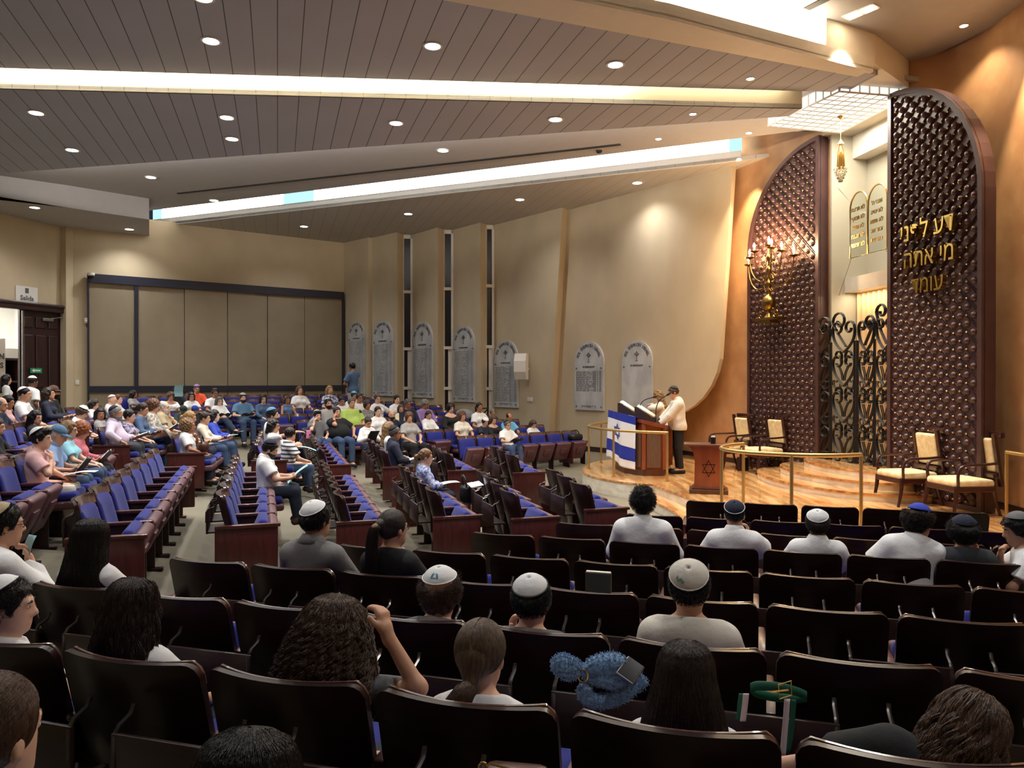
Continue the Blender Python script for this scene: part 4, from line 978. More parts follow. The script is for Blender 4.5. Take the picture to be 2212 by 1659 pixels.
th = empty('motion_detector', (pA.x + nP.x * .06 - dP.x * .03, pA.y + nP.y * .06 - dP.y * .03, CAMZ + (CY - 693) / FPX * pA.y), math.atan2(dP.y, dP.x), 'small cream detector on the wall beside the partition edge', 'detector')
mb = MB(); mb.rbox((0, -.03, 0), (.09, .06, .15), .02); mb.build('housing', M['white_plastic'], th); mb = MB(); mb.sphere((0, -.06, -.02), .03, 8, 6); mb.build('lens', M['page_paper'], th)
# ------------------------------------------------------------------ door, its frame, signs and the lobby behind
rzD = math.atan2(dl.y, dl.x); W_ = (wD1 - wD0).length
fr_ = empty('door_1', (wD0.x, wD0.y, .8), rzD); structure(fr_)
f0 = .22
mb = MB()
for s in (W_ - f0 / 2, f0 / 2):
    mb.rbox((s, -.03, (zD - .8) / 2), (f0, .2, zD - .8), .02); mb.rbox((s + (.05 if s > 1 else -.05), -.12, (zD - .8) / 2), (.07, .08, zD - .8), .02)
mb.rbox((W_ / 2, -.03, zD - .8 - f0 / 2), (W_, .2, f0), .02); mb.rbox((W_ / 2, -.12, zD - .8 - .06), (W_, .08, .08), .02)
mb.build('door_frame', M['door_wood'], fr_)
s_leaf = (onwall(45, P0, P1) - wD0).length
def leaf(s0, s1, name):
    root = empty(name, (0, 0, 0)); root.parent = fr_; h_ = zD - .8 - f0
    mb = MB(); mb.box(((s0 + s1) / 2, .06, h_ / 2), (s1 - s0, .06, h_)); mb.build('leaf_slab', M['door_wood'], root)
    mb = MB(); w_ = (s1 - s0)
    for u0, u1, z0, z1 in ((.08, .3, .86, .95), (.37, .62, .86, .95), (.69, .92, .86, .95), (.08, .3, .36, .8), (.37, .62, .36, .8), (.69, .92, .36, .8), (.08, .3, .05, .3), (.37, .62, .05, .3), (.69, .92, .05, .3)):
        mb.rbox((s0 + w_ * (u0 + u1) / 2, .02, h_ * (z0 + z1) / 2), (w_ * (u1 - u0), .05, h_ * (z1 - z0)), .02)
    mb.build('raised_panels', M['door_wood'], root)
    return root
lf = leaf(s_leaf, W_ - f0, 'door_leaf')
mb = MB(); mb.box((s_leaf + .05, -.0, (zD - 1.02) / 2), (.05, .05, zD - 1.05)); mb.build('edge_bar', M['steel'], lf)
mb = MB(); c_s = W_ - f0 - .42; mb.rbox((c_s, -.02, zD - 1.22), (.32, .08, .08), .01); mb.tube([(c_s + .1, -.04, zD - 1.18), (c_s + .4, -.1, zD - 1.12)], .014, 6); mb.build('door_closer', M['steel'], lf)
def flat_sign(name, p, rz, w_, h_, mboard, label, paint):
    root = empty(name, p, rz, label, 'sign'); mb = MB(); mb.box((0, 0, 0), (w_, .012, h_)); mb.build('board', M[mboard], root); paint(root)
mat('exit_green', (30, 140, 90), .5)
def arrow(root):
    mb = MB(); mb.extr([(x, -.008, z) for x, z in ((-.13, 0), (-.06, .05), (-.06, .02), (.12, .02), (.12, -.02), (-.06, -.02), (-.06, -.05))], (0, -.003, 0)); mb.build('arrow', M['white_plastic'], root)
pg = onwall(73.5, P0, P1); flat_sign('exit_sign', (pg.x + nl.x * .07, pg.y + nl.y * .07, CAMZ + 21.5 / FPX * pg.y), rzD, .34, .13, 'exit_green', 'small green sign with a white left arrow on the dark door', arrow)
def salida(root):
    mb = MB(); text_bits(mb, 'Salida', .17, frame((0, -.012, -.09), (1, 0, 0)), .004, bold=.003); mb.build('lettering', M['inscription'], root)
    mb = MB(); mb.extr([(x, -.008, z) for x, z in ((-.05, .04), (.05, .04), (.05, .17), (-.05, .17))], (0, -.003, 0)); mb.build('pictogram', M['inscription'], root)
pg = onwall(57, P0, P1); flat_sign('door_sign', (pg.x + nl.x * .02, pg.y + nl.y * .02, CAMZ + (CY - 637) / FPX * pg.y), rzD, .62, .43, 'white_plastic', 'white Salida sign on the wall above the dark door', salida)
# lobby seen through the open half of the door
mat('lobby_white', (232, 230, 224), .7)
lo = P0 + dl * 0; q = wD0 - nl * 3.0 - dl * 1.5
wall('wall_lobby', [wD0 - nl * 2.6 - dl * 3, wD1 - nl * 2.6 + dl * 2], .3, 5, .1, M['lobby_white'], 1)
wall('wall_lobby_side', [wD1 - nl * .25 + dl * .6, wD1 - nl * 2.7 + dl * .6], .3, 5, .1, M['lobby_white'], -1)
mb = MB(); r4 = [wD0 - nl * .3 - dl * 3, wD1 - nl * .3 + dl * 2, wD1 - nl * 2.7 + dl * 2, wD0 - nl * 2.7 - dl * 3]; mb.prism([tuple(p) for p in r4], .75, .82); structure(mb.build('floor_lobby', M['carpet']))
mb = MB(); mb.prism([tuple(p) for p in r4], 4.6, 4.7); structure(mb.build('ceiling_lobby', M['lobby_white']))
ld = bpy.data.lights.new('lobby_lamp', 'AREA'); ld.size = 1.2; ld.energy = 130; ld.color = (1, .97, .92); o = bpy.data.objects.new('lobby_lamp', ld); COL.objects.link(o); pc = (r4[0] + r4[2]) / 2; o.location = (pc.x, pc.y, 4.55)
cpt = onwall(28, P0 - nl * 1.6, P1 - nl * 1.6)
ct = empty('lobby_counter', (cpt.x, cpt.y, .82), rzD, 'dark lobby shelf with white top seen through the open door', 'counter')
mb = MB(); mb.box((-.3, 0, 2.02), (1.7, .5, .26)); mb.build('white_top', M['white_plastic'], ct)
mb = MB(); mb.box((.0, .2, .95), (1.0, .04, 1.9))
for x in (-.5, -.02, .47): mb.box((x, 0, .95), (.05, .44, 1.9))
for z in (.03, .7, 1.25, 1.86): mb.box((0, 0, z), (1.0, .44, .05))
mb.build('dark_shelf', M['door_wood'], ct)
bpt = onwall(0, P0 - nl * 1.2, P1 - nl * 1.2)
def ns(root):
    for t_, z in (('N', .12), ('S', -.12)):
        mb = MB(); text_bits(mb, t_, .2, frame((.24, -.012, z), (1, 0, 0)), .004, bold=.01); mb.build('lettering', M['inscription'], root)
flat_sign('lobby_banner', (bpt.x - dl.x * .2, bpt.y - dl.y * .2, CAMZ + 42 / FPX * bpt.y), rzD, .7, 1.2, 'white_plastic', 'white lobby banner with bold letters cut by the left edge', ns)
# ------------------------------------------------------------------ people: one continuous surface grown from a pose
def surf_nets(F, org, h):
    """closed quad surface of the zero level of a sampled distance field"""
    s = F < 0; nx, ny, nz = F.shape
    c = s[:-1, :-1, :-1].astype(np.int8)
    for dx, dy, dz in ((1, 0, 0), (0, 1, 0), (1, 1, 0), (0, 0, 1), (1, 0, 1), (0, 1, 1), (1, 1, 1)):
        c = c + s[dx:nx - 1 + dx, dy:ny - 1 + dy, dz:nz - 1 + dz]
    act = np.argwhere((c > 0) & (c < 8))
    if len(act) == 0: return np.zeros((0, 3)), np.zeros((0, 4), int)
    idx = -np.ones((nx - 1, ny - 1, nz - 1), np.int32); idx[act[:, 0], act[:, 1], act[:, 2]] = np.arange(len(act))
    cor = np.array([(i & 1, (i >> 1) & 1, (i >> 2) & 1) for i in range(8)])
    val = np.stack([F[act[:, 0] + a, act[:, 1] + b, act[:, 2] + d] for a, b, d in cor], 1)
    P = np.zeros((len(act), 3)); N = np.zeros(len(act))
    for i in range(8):
        for bit in (1, 2, 4):
            j = i | bit
            if j == i: continue
            m = (val[:, i] < 0) != (val[:, j] < 0)
            t = np.where(m, val[:, i] / np.where(m, val[:, i] - val[:, j], 1), 0)
            P += np.where(m[:, None], cor[i] + (cor[j] - cor[i]) * t[:, None], 0); N += m
    P = (P / N[:, None] + act) * h + org
    Q = []
    for ax in range(3):
        a, b = [k for k in range(3) if k != ax]
        d = [0, 0, 0]; d[ax] = 1
        s0 = s[:nx - d[0], :ny - d[1], :nz - d[2]]; s1 = s[d[0]:, d[1]:, d[2]:]
        e = np.argwhere(s0 != s1)
        e = e[(e[:, a] > 0) & (e[:, b] > 0) & (e[:, a] < F.shape[a] - 1) & (e[:, b] < F.shape[b] - 1)]
        if len(e) == 0: continue
        o = np.zeros(3, int); q = []
        for da, db in ((1, 1), (0, 1), (0, 0), (1, 0)):
            k = e.copy(); k[:, a] -= da; k[:, b] -= db; q.append(idx[k[:, 0], k[:, 1], k[:, 2]])
        q = np.stack(q, 1); fl = s0[e[:, 0], e[:, 1], e[:, 2]]
        if ax == 1: fl = ~fl
        q[~fl] = q[~fl][:, ::-1]; Q.append(q)
    return P, np.concatenate(Q)
class Field:
    def __init__(s, lo, hi, h):
        s.h = h; s.org = np.array(lo, float); n = np.ceil((np.array(hi) - s.org) / h).astype(int) + 1
        s.ax = [s.org[i] + h * np.arange(n[i]) for i in range(3)]; s.n = n; s.F = np.full(n, .3, np.float32)
    def like(s): o = Field.__new__(Field); o.h, o.org, o.ax, o.n = s.h, s.org, s.ax, s.n; o.F = np.full(s.n, .3, np.float32); return o
    def box(s, lo, hi, pad):
        sl = []
        for i in range(3):
            a = int(np.floor((lo[i] - pad - s.org[i]) / s.h)); b = int(np.ceil((hi[i] + pad - s.org[i]) / s.h)) + 1
            sl.append(slice(max(0, a), max(0, min(b, s.n[i]))))
        return tuple(sl)
    def pts(s, sl): return s.ax[0][sl[0]][:, None, None], s.ax[1][sl[1]][None, :, None], s.ax[2][sl[2]][None, None, :]
    def put(s, sl, d, k):
        f = s.F[sl]
        if f.size == 0: return
        if k > 0:
            hh = np.maximum(k - np.abs(f - d), 0) / k; r = np.minimum(f, d) - hh * hh * k * .25
        else: r = np.minimum(f, d)
        s.F[sl] = r
    def cap(s, a, b, ra, rb, k=.02, cut=None):
        a, b = np.array(a, float), np.array(b, float); R_ = max(ra, rb)
        sl = s.box(np.minimum(a, b) - R_, np.maximum(a, b) + R_, .05); X, Y, Z = s.pts(sl); d = b - a; L2 = max(1e-9, float(d @ d))
        t = np.clip(((X - a[0]) * d[0] + (Y - a[1]) * d[1] + (Z - a[2]) * d[2]) / L2, 0, 1)
        D = np.sqrt((X - a[0] - t * d[0]) ** 2 + (Y - a[1] - t * d[1]) ** 2 + (Z - a[2] - t * d[2]) ** 2) - (ra + (rb - ra) * t)
        if cut is not None:
            n = d / math.sqrt(L2); D = np.maximum(D, (X - b[0]) * n[0] + (Y - b[1]) * n[1] + (Z - b[2]) * n[2])
        s.put(sl, D, k)
    def ell(s, c, r, M_=None, k=.03):
        c = np.array(c, float); r = np.array(r, float); R_ = r.max() if M_ is not None else r
        sl = s.box(c - R_, c + R_, .06); X, Y, Z = s.pts(sl); X, Y, Z = X - c[0], Y - c[1], Z - c[2]
        if M_ is not None:
            A = np.array(M_).T
            X, Y, Z = A[0, 0] * X + A[0, 1] * Y + A[0, 2] * Z, A[1, 0] * X + A[1, 1] * Y + A[1, 2] * Z, A[2, 0] * X + A[2, 1] * Y + A[2, 2] * Z
        q = np.sqrt((X / r[0]) ** 2 + (Y / r[1]) ** 2 + (Z / r[2]) ** 2); g = np.sqrt((X / r[0] ** 2) ** 2 + (Y / r[1] ** 2) ** 2 + (Z / r[2] ** 2) ** 2)
        s.put(sl, q * (q - 1) / np.maximum(g, 1e-6), k)
    def clip(s, n, p):      # keep the side where (x-p).n < 0
        X, Y, Z = s.pts((slice(None),) * 3); s.F = np.maximum(s.F, ((X - p[0]) * n[0] + (Y - p[1]) * n[1] + (Z - p[2]) * n[2]).astype(np.float32))
    def mesh(s, name, off=0.0, smooth=1):
        P, Q = surf_nets(s.F - off, s.org, s.h)
        me = bpy.data.meshes.new(name)
        me.vertices.add(len(P)); me.vertices.foreach_set('co', P.astype(np.float32).ravel())
        me.loops.add(len(Q) * 4); me.loops.foreach_set('vertex_index', Q.astype(np.int32).ravel())
        me.polygons.add(len(Q)); me.polygons.foreach_set('loop_start', np.arange(0, len(Q) * 4, 4, dtype=np.int32))
        me.polygons.foreach_set('use_smooth', np.ones(len(Q), bool)); me.update(calc_edges=True)
        return me
V3 = lambda *a: np.array(a, float)
def unit(v): return v / max(1e-9, np.linalg.norm(v))
def rot(ax, a):
    ax = unit(np.array(ax, float)); K = np.array([[0, -ax[2], ax[1]], [ax[2], 0, -ax[0]], [-ax[1], ax[0], 0]]); return np.eye(3) + math.sin(a) * K + (1 - math.cos(a)) * K @ K
def ik(a, c, l1, l2, pole):
    d = c - a; L = np.linalg.norm(d); L2 = min(L, (l1 + l2) * .995); d = unit(d); c = a + d * L2
    x = (l1 * l1 - l2 * l2 + L2 * L2) / (2 * L2); y = math.sqrt(max(0, l1 * l1 - x * x)); p = pole - d * (pole @ d); return a + d * x + unit(p) * y, c
HEADF = [  # centre, radii: skull, face, jaw, chin, nose ...
    ((0, -.012, .025), (.076, .096, .093), .03), ((0, .03, -.04), (.064, .066, .08), .03), ((0, .045, -.088), (.045, .045, .032), .03), ((0, .068, -.1), (.018, .018, .016), .02)]
# pose of one arm: wrist (x outwards), elbow pole, finger direction, palm normal, curl
ARMP = {'lap': ((.11, .50, .665), (1, -.3, -.6), (-.35, .9, -.15), (0, .1, -1), .5), 'book': ((.14, .47, .80), (1, -.4, -.9), (-.45, .85, .25), (-.5, .2, .9), .8), 'low': ((.13, .50, .72), (1, -.4, -.9), (-.6, .8, .0), (-.6, .1, .8), .8),
        'arm': ((.285, .40, .675), (1, -.6, .1), (.1, .95, -.3), (0, -.2, -1), .6), 'clasp': ((.06, .46, .70), (1, -.2, -.6), (-.7, .7, -.1), (-.6, -.4, -.4), .9), 'phone': ((.06, .38, .86), (1, -.2, -.9), (-.2, .7, .6), (-.5, -.6, .5), .9),
        'side': ((.24, .25, .62), (.6, -1, 0), (0, .6, -.8), (-1, 0, 0), .4), 'desk': ((.15, .62, .60), (1, -.6, -.5), (-.3, .9, -.2), (0, .1, -1), .2), 'table': ((.16, .38, 1.02), (1, -.6, -.5), (-.3, .9, -.1), (0, .1, -1), .2)}
def person_mesh(sp):
    """builds body, shirt, trousers, shoes meshes for a pose; everything in the person's own frame (+y forward, origin on the floor)"""
    s = sp.get('s', 1.0); h = sp.get('h', .012); fem = sp.get('fem', 0); fat = sp.get('fat', 0.0); sit = sp.get('pose', 'sit') == 'sit'
    lean, side = R(sp.get('lean', 10)), R(sp.get('side', 0))
    pel = V3(0, .25, .585) if sit else V3(0, 0, .93 * s)
    RT = rot((0, 1, 0), side) @ rot((1, 0, 0), lean); up, fw, rt = RT @ V3(0, 0, 1), RT @ V3(0, 1, 0), RT @ V3(1, 0, 0)
    T = .50 * s; neck = pel + up * T
    hy, hp, ht = R(sp.get('hy', 0)), R(sp.get('hp', 8)), R(sp.get('ht', 0))
    RH = rot((0, 0, 1), -hy) @ rot((0, 1, 0), ht) @ rot((1, 0, 0), -hp)
    hs = .965 * (.5 + .5 * min(s, 1.05)) * (.97 if fem else 1)
    hc = neck + unit(up * .7 + V3(0, 0, .3)) * .085 * s + RH @ V3(0, .035, .075) * hs
    sw = (.152 if fem else .182) * s
    A = {}
    for sd, nm in ((1, 'r'), (-1, 'l')):
        sh = neck - up * .088 * s + rt * sd * sw
        ar = sp.get('arms', ('lap', 'lap'))[0 if sd > 0 else 1]
        if isinstance(ar, str):
            if ar == 'chin': w_, pole, fd, pn, cu = hc + V3(sd * .05, .10, -.20), V3(sd * .6, .5, -1), V3(-sd * .25, -.1, 1), V3(-sd * .4, -.9, 0), .9
            elif ar == 'cheek': w_, pole, fd, pn, cu = hc + V3(sd * .1, .06, -.16), V3(sd * .8, .5, -1), V3(-sd * .1, -.05, 1), V3(-sd * 1, -.2, 0), .8
            elif ar == 'hang': w_, pole, fd, pn, cu = sh + V3(sd * .07, .04, -.50 * s), V3(sd * .4, -1, 0), V3(0, .1, -1), V3(-sd, 0, 0), .4
            else:
                (wx, wy, wz), po, f_, n_, cu = ARMP[ar]; dz = 0 if ar in ('lap', 'arm', 'clasp', 'low') else (s - 1) * .4
                w_ = V3(sd * wx, wy, wz + dz) + (V3(0, -.22, .34 * s) if not sit else 0); pole, fd, pn = V3(sd * po[0], po[1], po[2]), V3(sd * f_[0], f_[1], f_[2]), V3(sd * n_[0], n_[1], n_[2])
        else: w_, pole, fd, pn, cu = V3(*ar[0]), V3(*ar[1]), V3(*ar[2]), V3(*ar[3]), ar[4]
        el, w_ = ik(sh, w_, .285 * s, .25 * s, pole); A[nm] = (sh, el, w_, unit(fd), unit(pn), cu, sd)
    G = {}
    for sd, nm in ((1, 'r'), (-1, 'l')):
        if sit:
            hip = pel + V3(sd * .085, 0, -.01); lg = sp.get('legs', 'down')
            if lg == 'cross' and sd > 0: kn, an, to = V3(.02, .66, .70), V3(-.20, .74, .40), V3(-.28, .88, .36)
            elif lg == 'short': kn, an, to = V3(sd * .10, .55, .565), V3(sd * .1, .60, .26), V3(sd * .11, .72, .22)
            else: kn, an, to = V3(sd * (.12 + sp.get('splay', 0)), .25 + .43 * min(s, 1.05), .565), V3(sd * (.115 + sp.get('splay', 0)), .25 + .47 * min(s, 1.05), .09), V3(sd * (.13 + sp.get('splay', 0)), .25 + .62 * min(s, 1.05), .035)
        else:
            hip = pel + V3(sd * .085 * s, 0, -.03); kn, an, to = V3(sd * .10, .02, .50 * s), V3(sd * .105, -.02, .085), V3(sd * .12, .14, .035)
        G[nm] = (hip, kn, an, to)
    allp = [neck, pel, hc + V3(0, 0, .14), hc + V3(.12, .12, 0), hc - V3(.12, .12, .1)] + [p for a in A.values() for p in a[:3]] + [a[2] + a[3] * .19 for a in A.values()] + [p for g in G.values() for p in g]
    lo, hi = np.min(allp, 0) - .17, np.max(allp, 0) + .17; lo[2] = max(lo[2], -.02); hi[2] = hc[2] + .17
    if sp.get('zmin') is not None: lo[2] = sp['zmin']
    FT = Field(lo, hi, h); FA = FT.like(); FL = FT.like(); FN = FT.like()
    def torso(F, e=0.0):
        wd = (.148 if fem else .168) * s * (1 + fat * .35)
        F.ell(neck - up * .17 * s, (wd + e, (.105 + fat * .03) * s + e, .2 * s + e), RT, .02)
        F.ell(neck - up * .36 * s + fw * (.012 + fat * .07), (wd * (.9 if fem else .93) * (1 + fat * .3) + e, (.108 + fat * .10) * s + e, .17 * s + e), RT, .06)
        F.ell(pel + V3(0, 0, -.01), (.172 * s * (1 + fat * .2) + e, .12 * s + e, .12 + e), None, .06)
        for sd in (1, -1):
            F.cap(neck - up * .035 * s, neck - up * .085 * s + rt * sd * sw * .88, .055 * s + e, .05 * s + e, .06)
            if fem: F.ell(neck - up * .2 * s + fw * .085 * s + rt * sd * .072 * s, (.062 * s + e,) * 3, RT, .04)
    torso(FT)
    for nm, (sh, el, w_, fd, pn, cu, sd) in A.items():
        kk = .9 if fem else 1.0
        FA.cap(sh, el, .052 * s * kk * (1 + fat * .3), .042 * s * kk, .03); FA.cap(el, w_, .042 * s * kk, .028 * s * kk, .02)
    for nm, (hip, kn, an, to) in G.items():
        FL.cap(hip, kn, .085 * (1 + fat * .3), .062, .03); FL.cap(kn, an, .058, .038, .03)
    # head and neck
    nb_ = neck - up * .02
    FN.cap(nb_, hc + RH @ V3(0, -.02, -.05) * hs, .056 * s * (.88 if fem else 1.05), .052 * hs, .03)
    for c_, r_, k_ in HEADF: FN.ell(hc + RH @ V3(*c_) * hs, V3(*r_) * hs, RH, k_)
    hcap = lambda a_, b_, ra, rb, k_=.012: FN.cap(hc + RH @ V3(*a_) * hs, hc + RH @ V3(*b_) * hs, ra * hs, rb * hs, k_)
    hcap((0, .086, .012), (0, .112, -.03), .0085, .0125); hcap((-.014, .096, -.036), (.014, .096, -.036), .009, .009); hcap((-.035, .078, .022), (.035, .078, .022), .012, .012, .02)
    hcap((-.02, .087, -.066), (.02, .087, -.066), .009, .009)
    for sd in (1, -1): FN.ell(hc + RH @ V3(sd * .078, -.006, -.012) * hs, V3(.011, .02, .032) * hs, RH @ rot((0, 0, 1), sd * .4), .006)
    FH = FT.like()
    rf = max(.0088, h * .66)
    for nm, (sh, el, w_, fd, pn, cu, sd) in A.items():
        pn = unit(pn - fd * (pn @ fd)); lat = np.cross(fd, pn) * sd      # lat points to the thumb side
        lat = unit(lat); k2 = .93 * s
        FH.cap(w_ - fd * .02, w_ + fd * .02, .027 * k2, .026 * k2, .02)
        for i, (o_, ln) in enumerate(((.030, .07), (.010, .078), (-.010, .073), (-.030, .058))):
            kp = w_ + (fd * .088 + lat * o_) * k2; FH.cap(w_ + fd * .015 + lat * o_ * .6, kp, .0135 * k2, .0125 * k2, .012)
            c1 = cu * (.55 + .1 * i); d1 = unit(fd * math.cos(c1) + pn * math.sin(c1)); m1 = kp + d1 * ln * .5 * k2; c2 = c1 + cu * .8; d2 = unit(fd * math.cos(c2) + pn * math.sin(c2)); m2 = m1 + d2 * ln * .3 * k2
            c3 = c2 + cu * .5; d3 = unit(fd * math.cos(c3) + pn * math.sin(c3)); FH.cap(kp, m1, rf * 1.08, rf, .006); FH.cap(m1, m2, rf, rf * .95, .004); FH.cap(m2, m2 + d3 * ln * .25 * k2, rf * .95, rf * .82, .004)
        t0 = w_ + (fd * .03 + lat * .026) * k2; t1 = t0 + unit(fd * .6 + lat * .75 + pn * .25) * .045 * k2; t2 = t1 + unit(fd * .9 + lat * .25 + pn * .35) * .034 * k2
        FH.cap(w_ + fd * .02, t0, .016, .0145, .012); FH.cap(t0, t1, .0145 * k2, rf * 1.15, .008); FH.cap(t1, t2, rf * 1.15, rf, .004)
    for nm, (hip, kn, an, to) in G.items(): FL.cap(an, to, .04, .034, .02); FL.cap(an, an + (an - to) * .3 * V3(1, 1, 0) + V3(0, 0, -.045), .036, .034, .02)
    def smin(a, b, k): hh = np.maximum(k - np.abs(a - b), 0) / k; return np.minimum(a, b) - hh * hh * k * .25
    B = FT.like(); B.F = smin(smin(FT.F, FA.F, .03), smin(FN.F, FL.F, .01), .02); B.F = smin(B.F, FH.F, .012)
    out = {'body': B.mesh('body'), 'hc': hc, 'RH': RH, 'hs': hs, 'neck': neck, 'RT': RT, 'A': A, 'up': up, 'fw': fw, 'G': G}
    # clothes
    sl = sp.get('sleeve', 'short'); e = sp.get('loose', .014 if fem else .02)
    S = FT.like(); torso(S, e)
    if sl != 'none':
        for nm, (sh, el, w_, fd, pn, cu, sd) in A.items():
            if sl == 'long':
                S.cap(sh, el, .056 * s + e, .048 * s + e, .03); wr = el + (w_ - el) * .93; S.cap(el, wr, .047 * s + e, .034 * s + e, .02, cut=1)
            else: q = .72 if sl == 'short' else .98; S.cap(sh, sh + (el - sh) * q, .058 * s + e, .056 * s + e * 1.6, .03, cut=1)
    if sl == 'none':
        for sd in (1, -1): S.clip(V3(sd, 0, .25), neck + rt * sd * sw * .86)
    nk = sp.get('neckcut', .02); S.clip(unit(up * 1.0 + fw * (.45 if not sp.get('vneck') else .9)), neck + up * (nk if not sp.get('vneck') else -.02))
    if not sit: S.ell(pel + V3(0, 0, -.04), (.178 * s * (1 + fat * .2) + e, .125 * s + e, .16 + e), None, .03)
    S.clip(V3(0, .3, -1) if sit else V3(0, 0, -1), pel + V3(0, 0, -.065 if sit else -.09 * s))
    S.F = np.maximum(S.F, -(FN.F - .004)) if sp.get('h', .012) < .011 else S.F
    out['shirt'] = S.mesh('shirt')
    Lw = FT.like(); e2 = .012
    Lw.ell(pel + V3(0, 0, -.01), (.172 * s * (1 + fat * .2) + e2, .12 * s + e2, .12 + e2), None, .06)
    for nm, (hip, kn, an, to) in G.items():
        lo_ = sp.get('trousers', 'long')
        if lo_ == 'short': Lw.cap(hip, hip + (kn - hip) * .95, .087 * (1 + fat * .3) + e2, .066 + e2, .03, cut=1)
        else: Lw.cap(hip, kn, .085 * (1 + fat * .3) + e2, .062 + e2, .03); Lw.cap(kn, kn + (an - kn) * .96, .06 + e2, .05 + e2, .03, cut=1)
    Lw.clip(V3(0, 0, 1) if not sit else up, pel + up * (.05 if sit else .07))
    out['trousers'] = Lw.mesh('trousers')
    if sp.get('zmin') is None or sp['zmin'] < .05:
        O = FT.like()
        for nm, (hip, kn, an, to) in G.items():
            O.cap(an + V3(0, 0, -.03), to, .045, .041, .02); O.cap(an + V3(0, 0, -.035), an + (an - to) * .35 * V3(1, 1, 0) + V3(0, 0, -.045), .044, .042, .02)
            d = an - kn; O.clip(unit(-d), an - unit(d) * .03) if 0 else None
        out['shoes'] = O.mesh('shoes')
    return out
# shared head pieces in the head's own frame
def head_piece(name, fn, lo=(-.2, -.24, -.5), hi=(.2, .2, .22), h=.008):
    F = Field(lo, hi, h); fn(F); return F.mesh(name)
def skull(F, e, k=.02):
    F.ell((0, -.014, .027), (.076 + e, .096 + e, .093 + e), None, k)
def hairline(F, low=-.085, side=-.035, front=.062):
    X, Y, Z = F.pts((slice(None),) * 3)
    ln = np.interp(Y, [-.1, -.03, .0, .035, .062, .075], [low, low, side, side + .012, front - .022, front]); F.F = np.maximum(F.F, (ln - Z + 0 * X).astype(np.float32))
def wob(F, amp, fr, seed=0):
    X, Y, Z = F.pts((slice(None),) * 3); F.F = F.F + (amp * (np.sin(X * fr + seed + 2 * np.sin(Z * fr * .7)) * np.sin(Y * fr * 1.1 + 1.3 * seed) + .6 * np.sin(Z * fr * 1.4 + X * fr) * np.sin(Y * fr * .6 - X * fr * .8))).astype(np.float32)
def faceclear(F, w_=.058, y0=.03):
    X, Y, Z = F.pts((slice(None),) * 3); F.F = np.maximum(F.F, -np.maximum.reduce([np.abs(X) - w_ + 0 * Y + 0 * Z, y0 - Y + 0 * X + 0 * Z, Z - .06 + 0 * X + 0 * Y]).astype(np.float32))
def h_short(F): skull(F, .014); wob(F, .003, 90); hairline(F)
def h_buzz(F): skull(F, .006); hairline(F, -.07)
def h_thin(F): skull(F, .008); hairline(F, -.07, -.03, .12); F.clip((0, .5, .86), (0, .0, .085))
def h_curly(F): skull(F, .03); wob(F, .008, 110); hairline(F, -.09, -.045, .055)
def h_quiff(F): skull(F, .018); F.ell((0, .055, .105), (.07, .055, .035), None, .03); wob(F, .005, 70, 2); hairline(F, -.085, -.035, .06)
def fall(F, bot, wd=.085, dp=.055, yb=-.045):
    skull(F, .018); F.ell((0, -.04, -.03), (.096, .085, .11), None, .03)
    n = max(2, int(-bot / .08))
    for sx in (-.055, 0, .055): F.cap((sx, yb - .02, .0), (sx * 1.25, yb - .045, bot), dp, dp * .72, .04)
    for sx in (-1, 1): F.cap((sx * .07, -.01, -.01), (sx * .085, -.02, bot * .85), .034, .028, .03)
def h_long(F): fall(F, -.33); wob(F, .004, 60); faceclear(F)
def h_longwavy(F): fall(F, -.3); wob(F, .009, 55, 1); faceclear(F)
def h_bob(F): fall(F, -.13); wob(F, .004, 70); faceclear(F, .06)
def h_bobcut(F): skull(F, .03); F.ell((0, -.03, -.04), (.092, .08, .09), None, .03); wob(F, .006, 80); faceclear(F, .06, .02)
def h_pony(F): skull(F, .011); hairline(F, -.07, -.03, .065); F.cap((0, -.1, .03), (0, -.145, -.02), .026, .032, .02); F.cap((0, -.145, -.02), (.01, -.15, -.24), .034, .016, .02); wob(F, .003, 80)
def h_bun(F): skull(F, .011); hairline(F, -.07, -.03, .065); F.ell((0, -.1, .07), (.045, .045, .042), None, .015); wob(F, .003, 80)
def h_poof(F): F.ell((0, -.035, .02), (.118, .125, .125), None, .02); F.ell((0, -.05, -.05), (.112, .1, .09), None, .03); wob(F, .010, 95); faceclear(F, .062, .025)
def h_puff(F): skull(F, .026); F.ell((0, -.02, .05), (.095, .1, .085), None, .03); wob(F, .007, 85, 3); hairline(F, -.085, -.04, .06)
def h_beard(F):
    for c_, r_, k_ in HEADF[1:]: F.ell(c_, np.array(r_) + .012, None, .03)
    X, Y, Z = F.pts((slice(None),) * 3); F.F = np.maximum(F.F, (Z - np.interp(Y, [-.02, .02, .07, .09], [-.0, -.045, -.05, -.043]) + 0 * X).astype(np.float32)); wob(F, .002, 120)
def h_bigbeard(F): h_beard(F); F.ell((0, .055, -.125), (.05, .042, .05), None, .03)
HSTY = dict(short=h_short, buzz=h_buzz, thin=h_thin, curly=h_curly, quiff=h_quiff, long=h_long, wavy=h_longwavy, bob=h_bob, bobcut=h_bobcut, pony=h_pony, bun=h_bun, poof=h_poof, puff=h_puff, beard=h_beard, bigbeard=h_bigbeard)
HMESH = {}
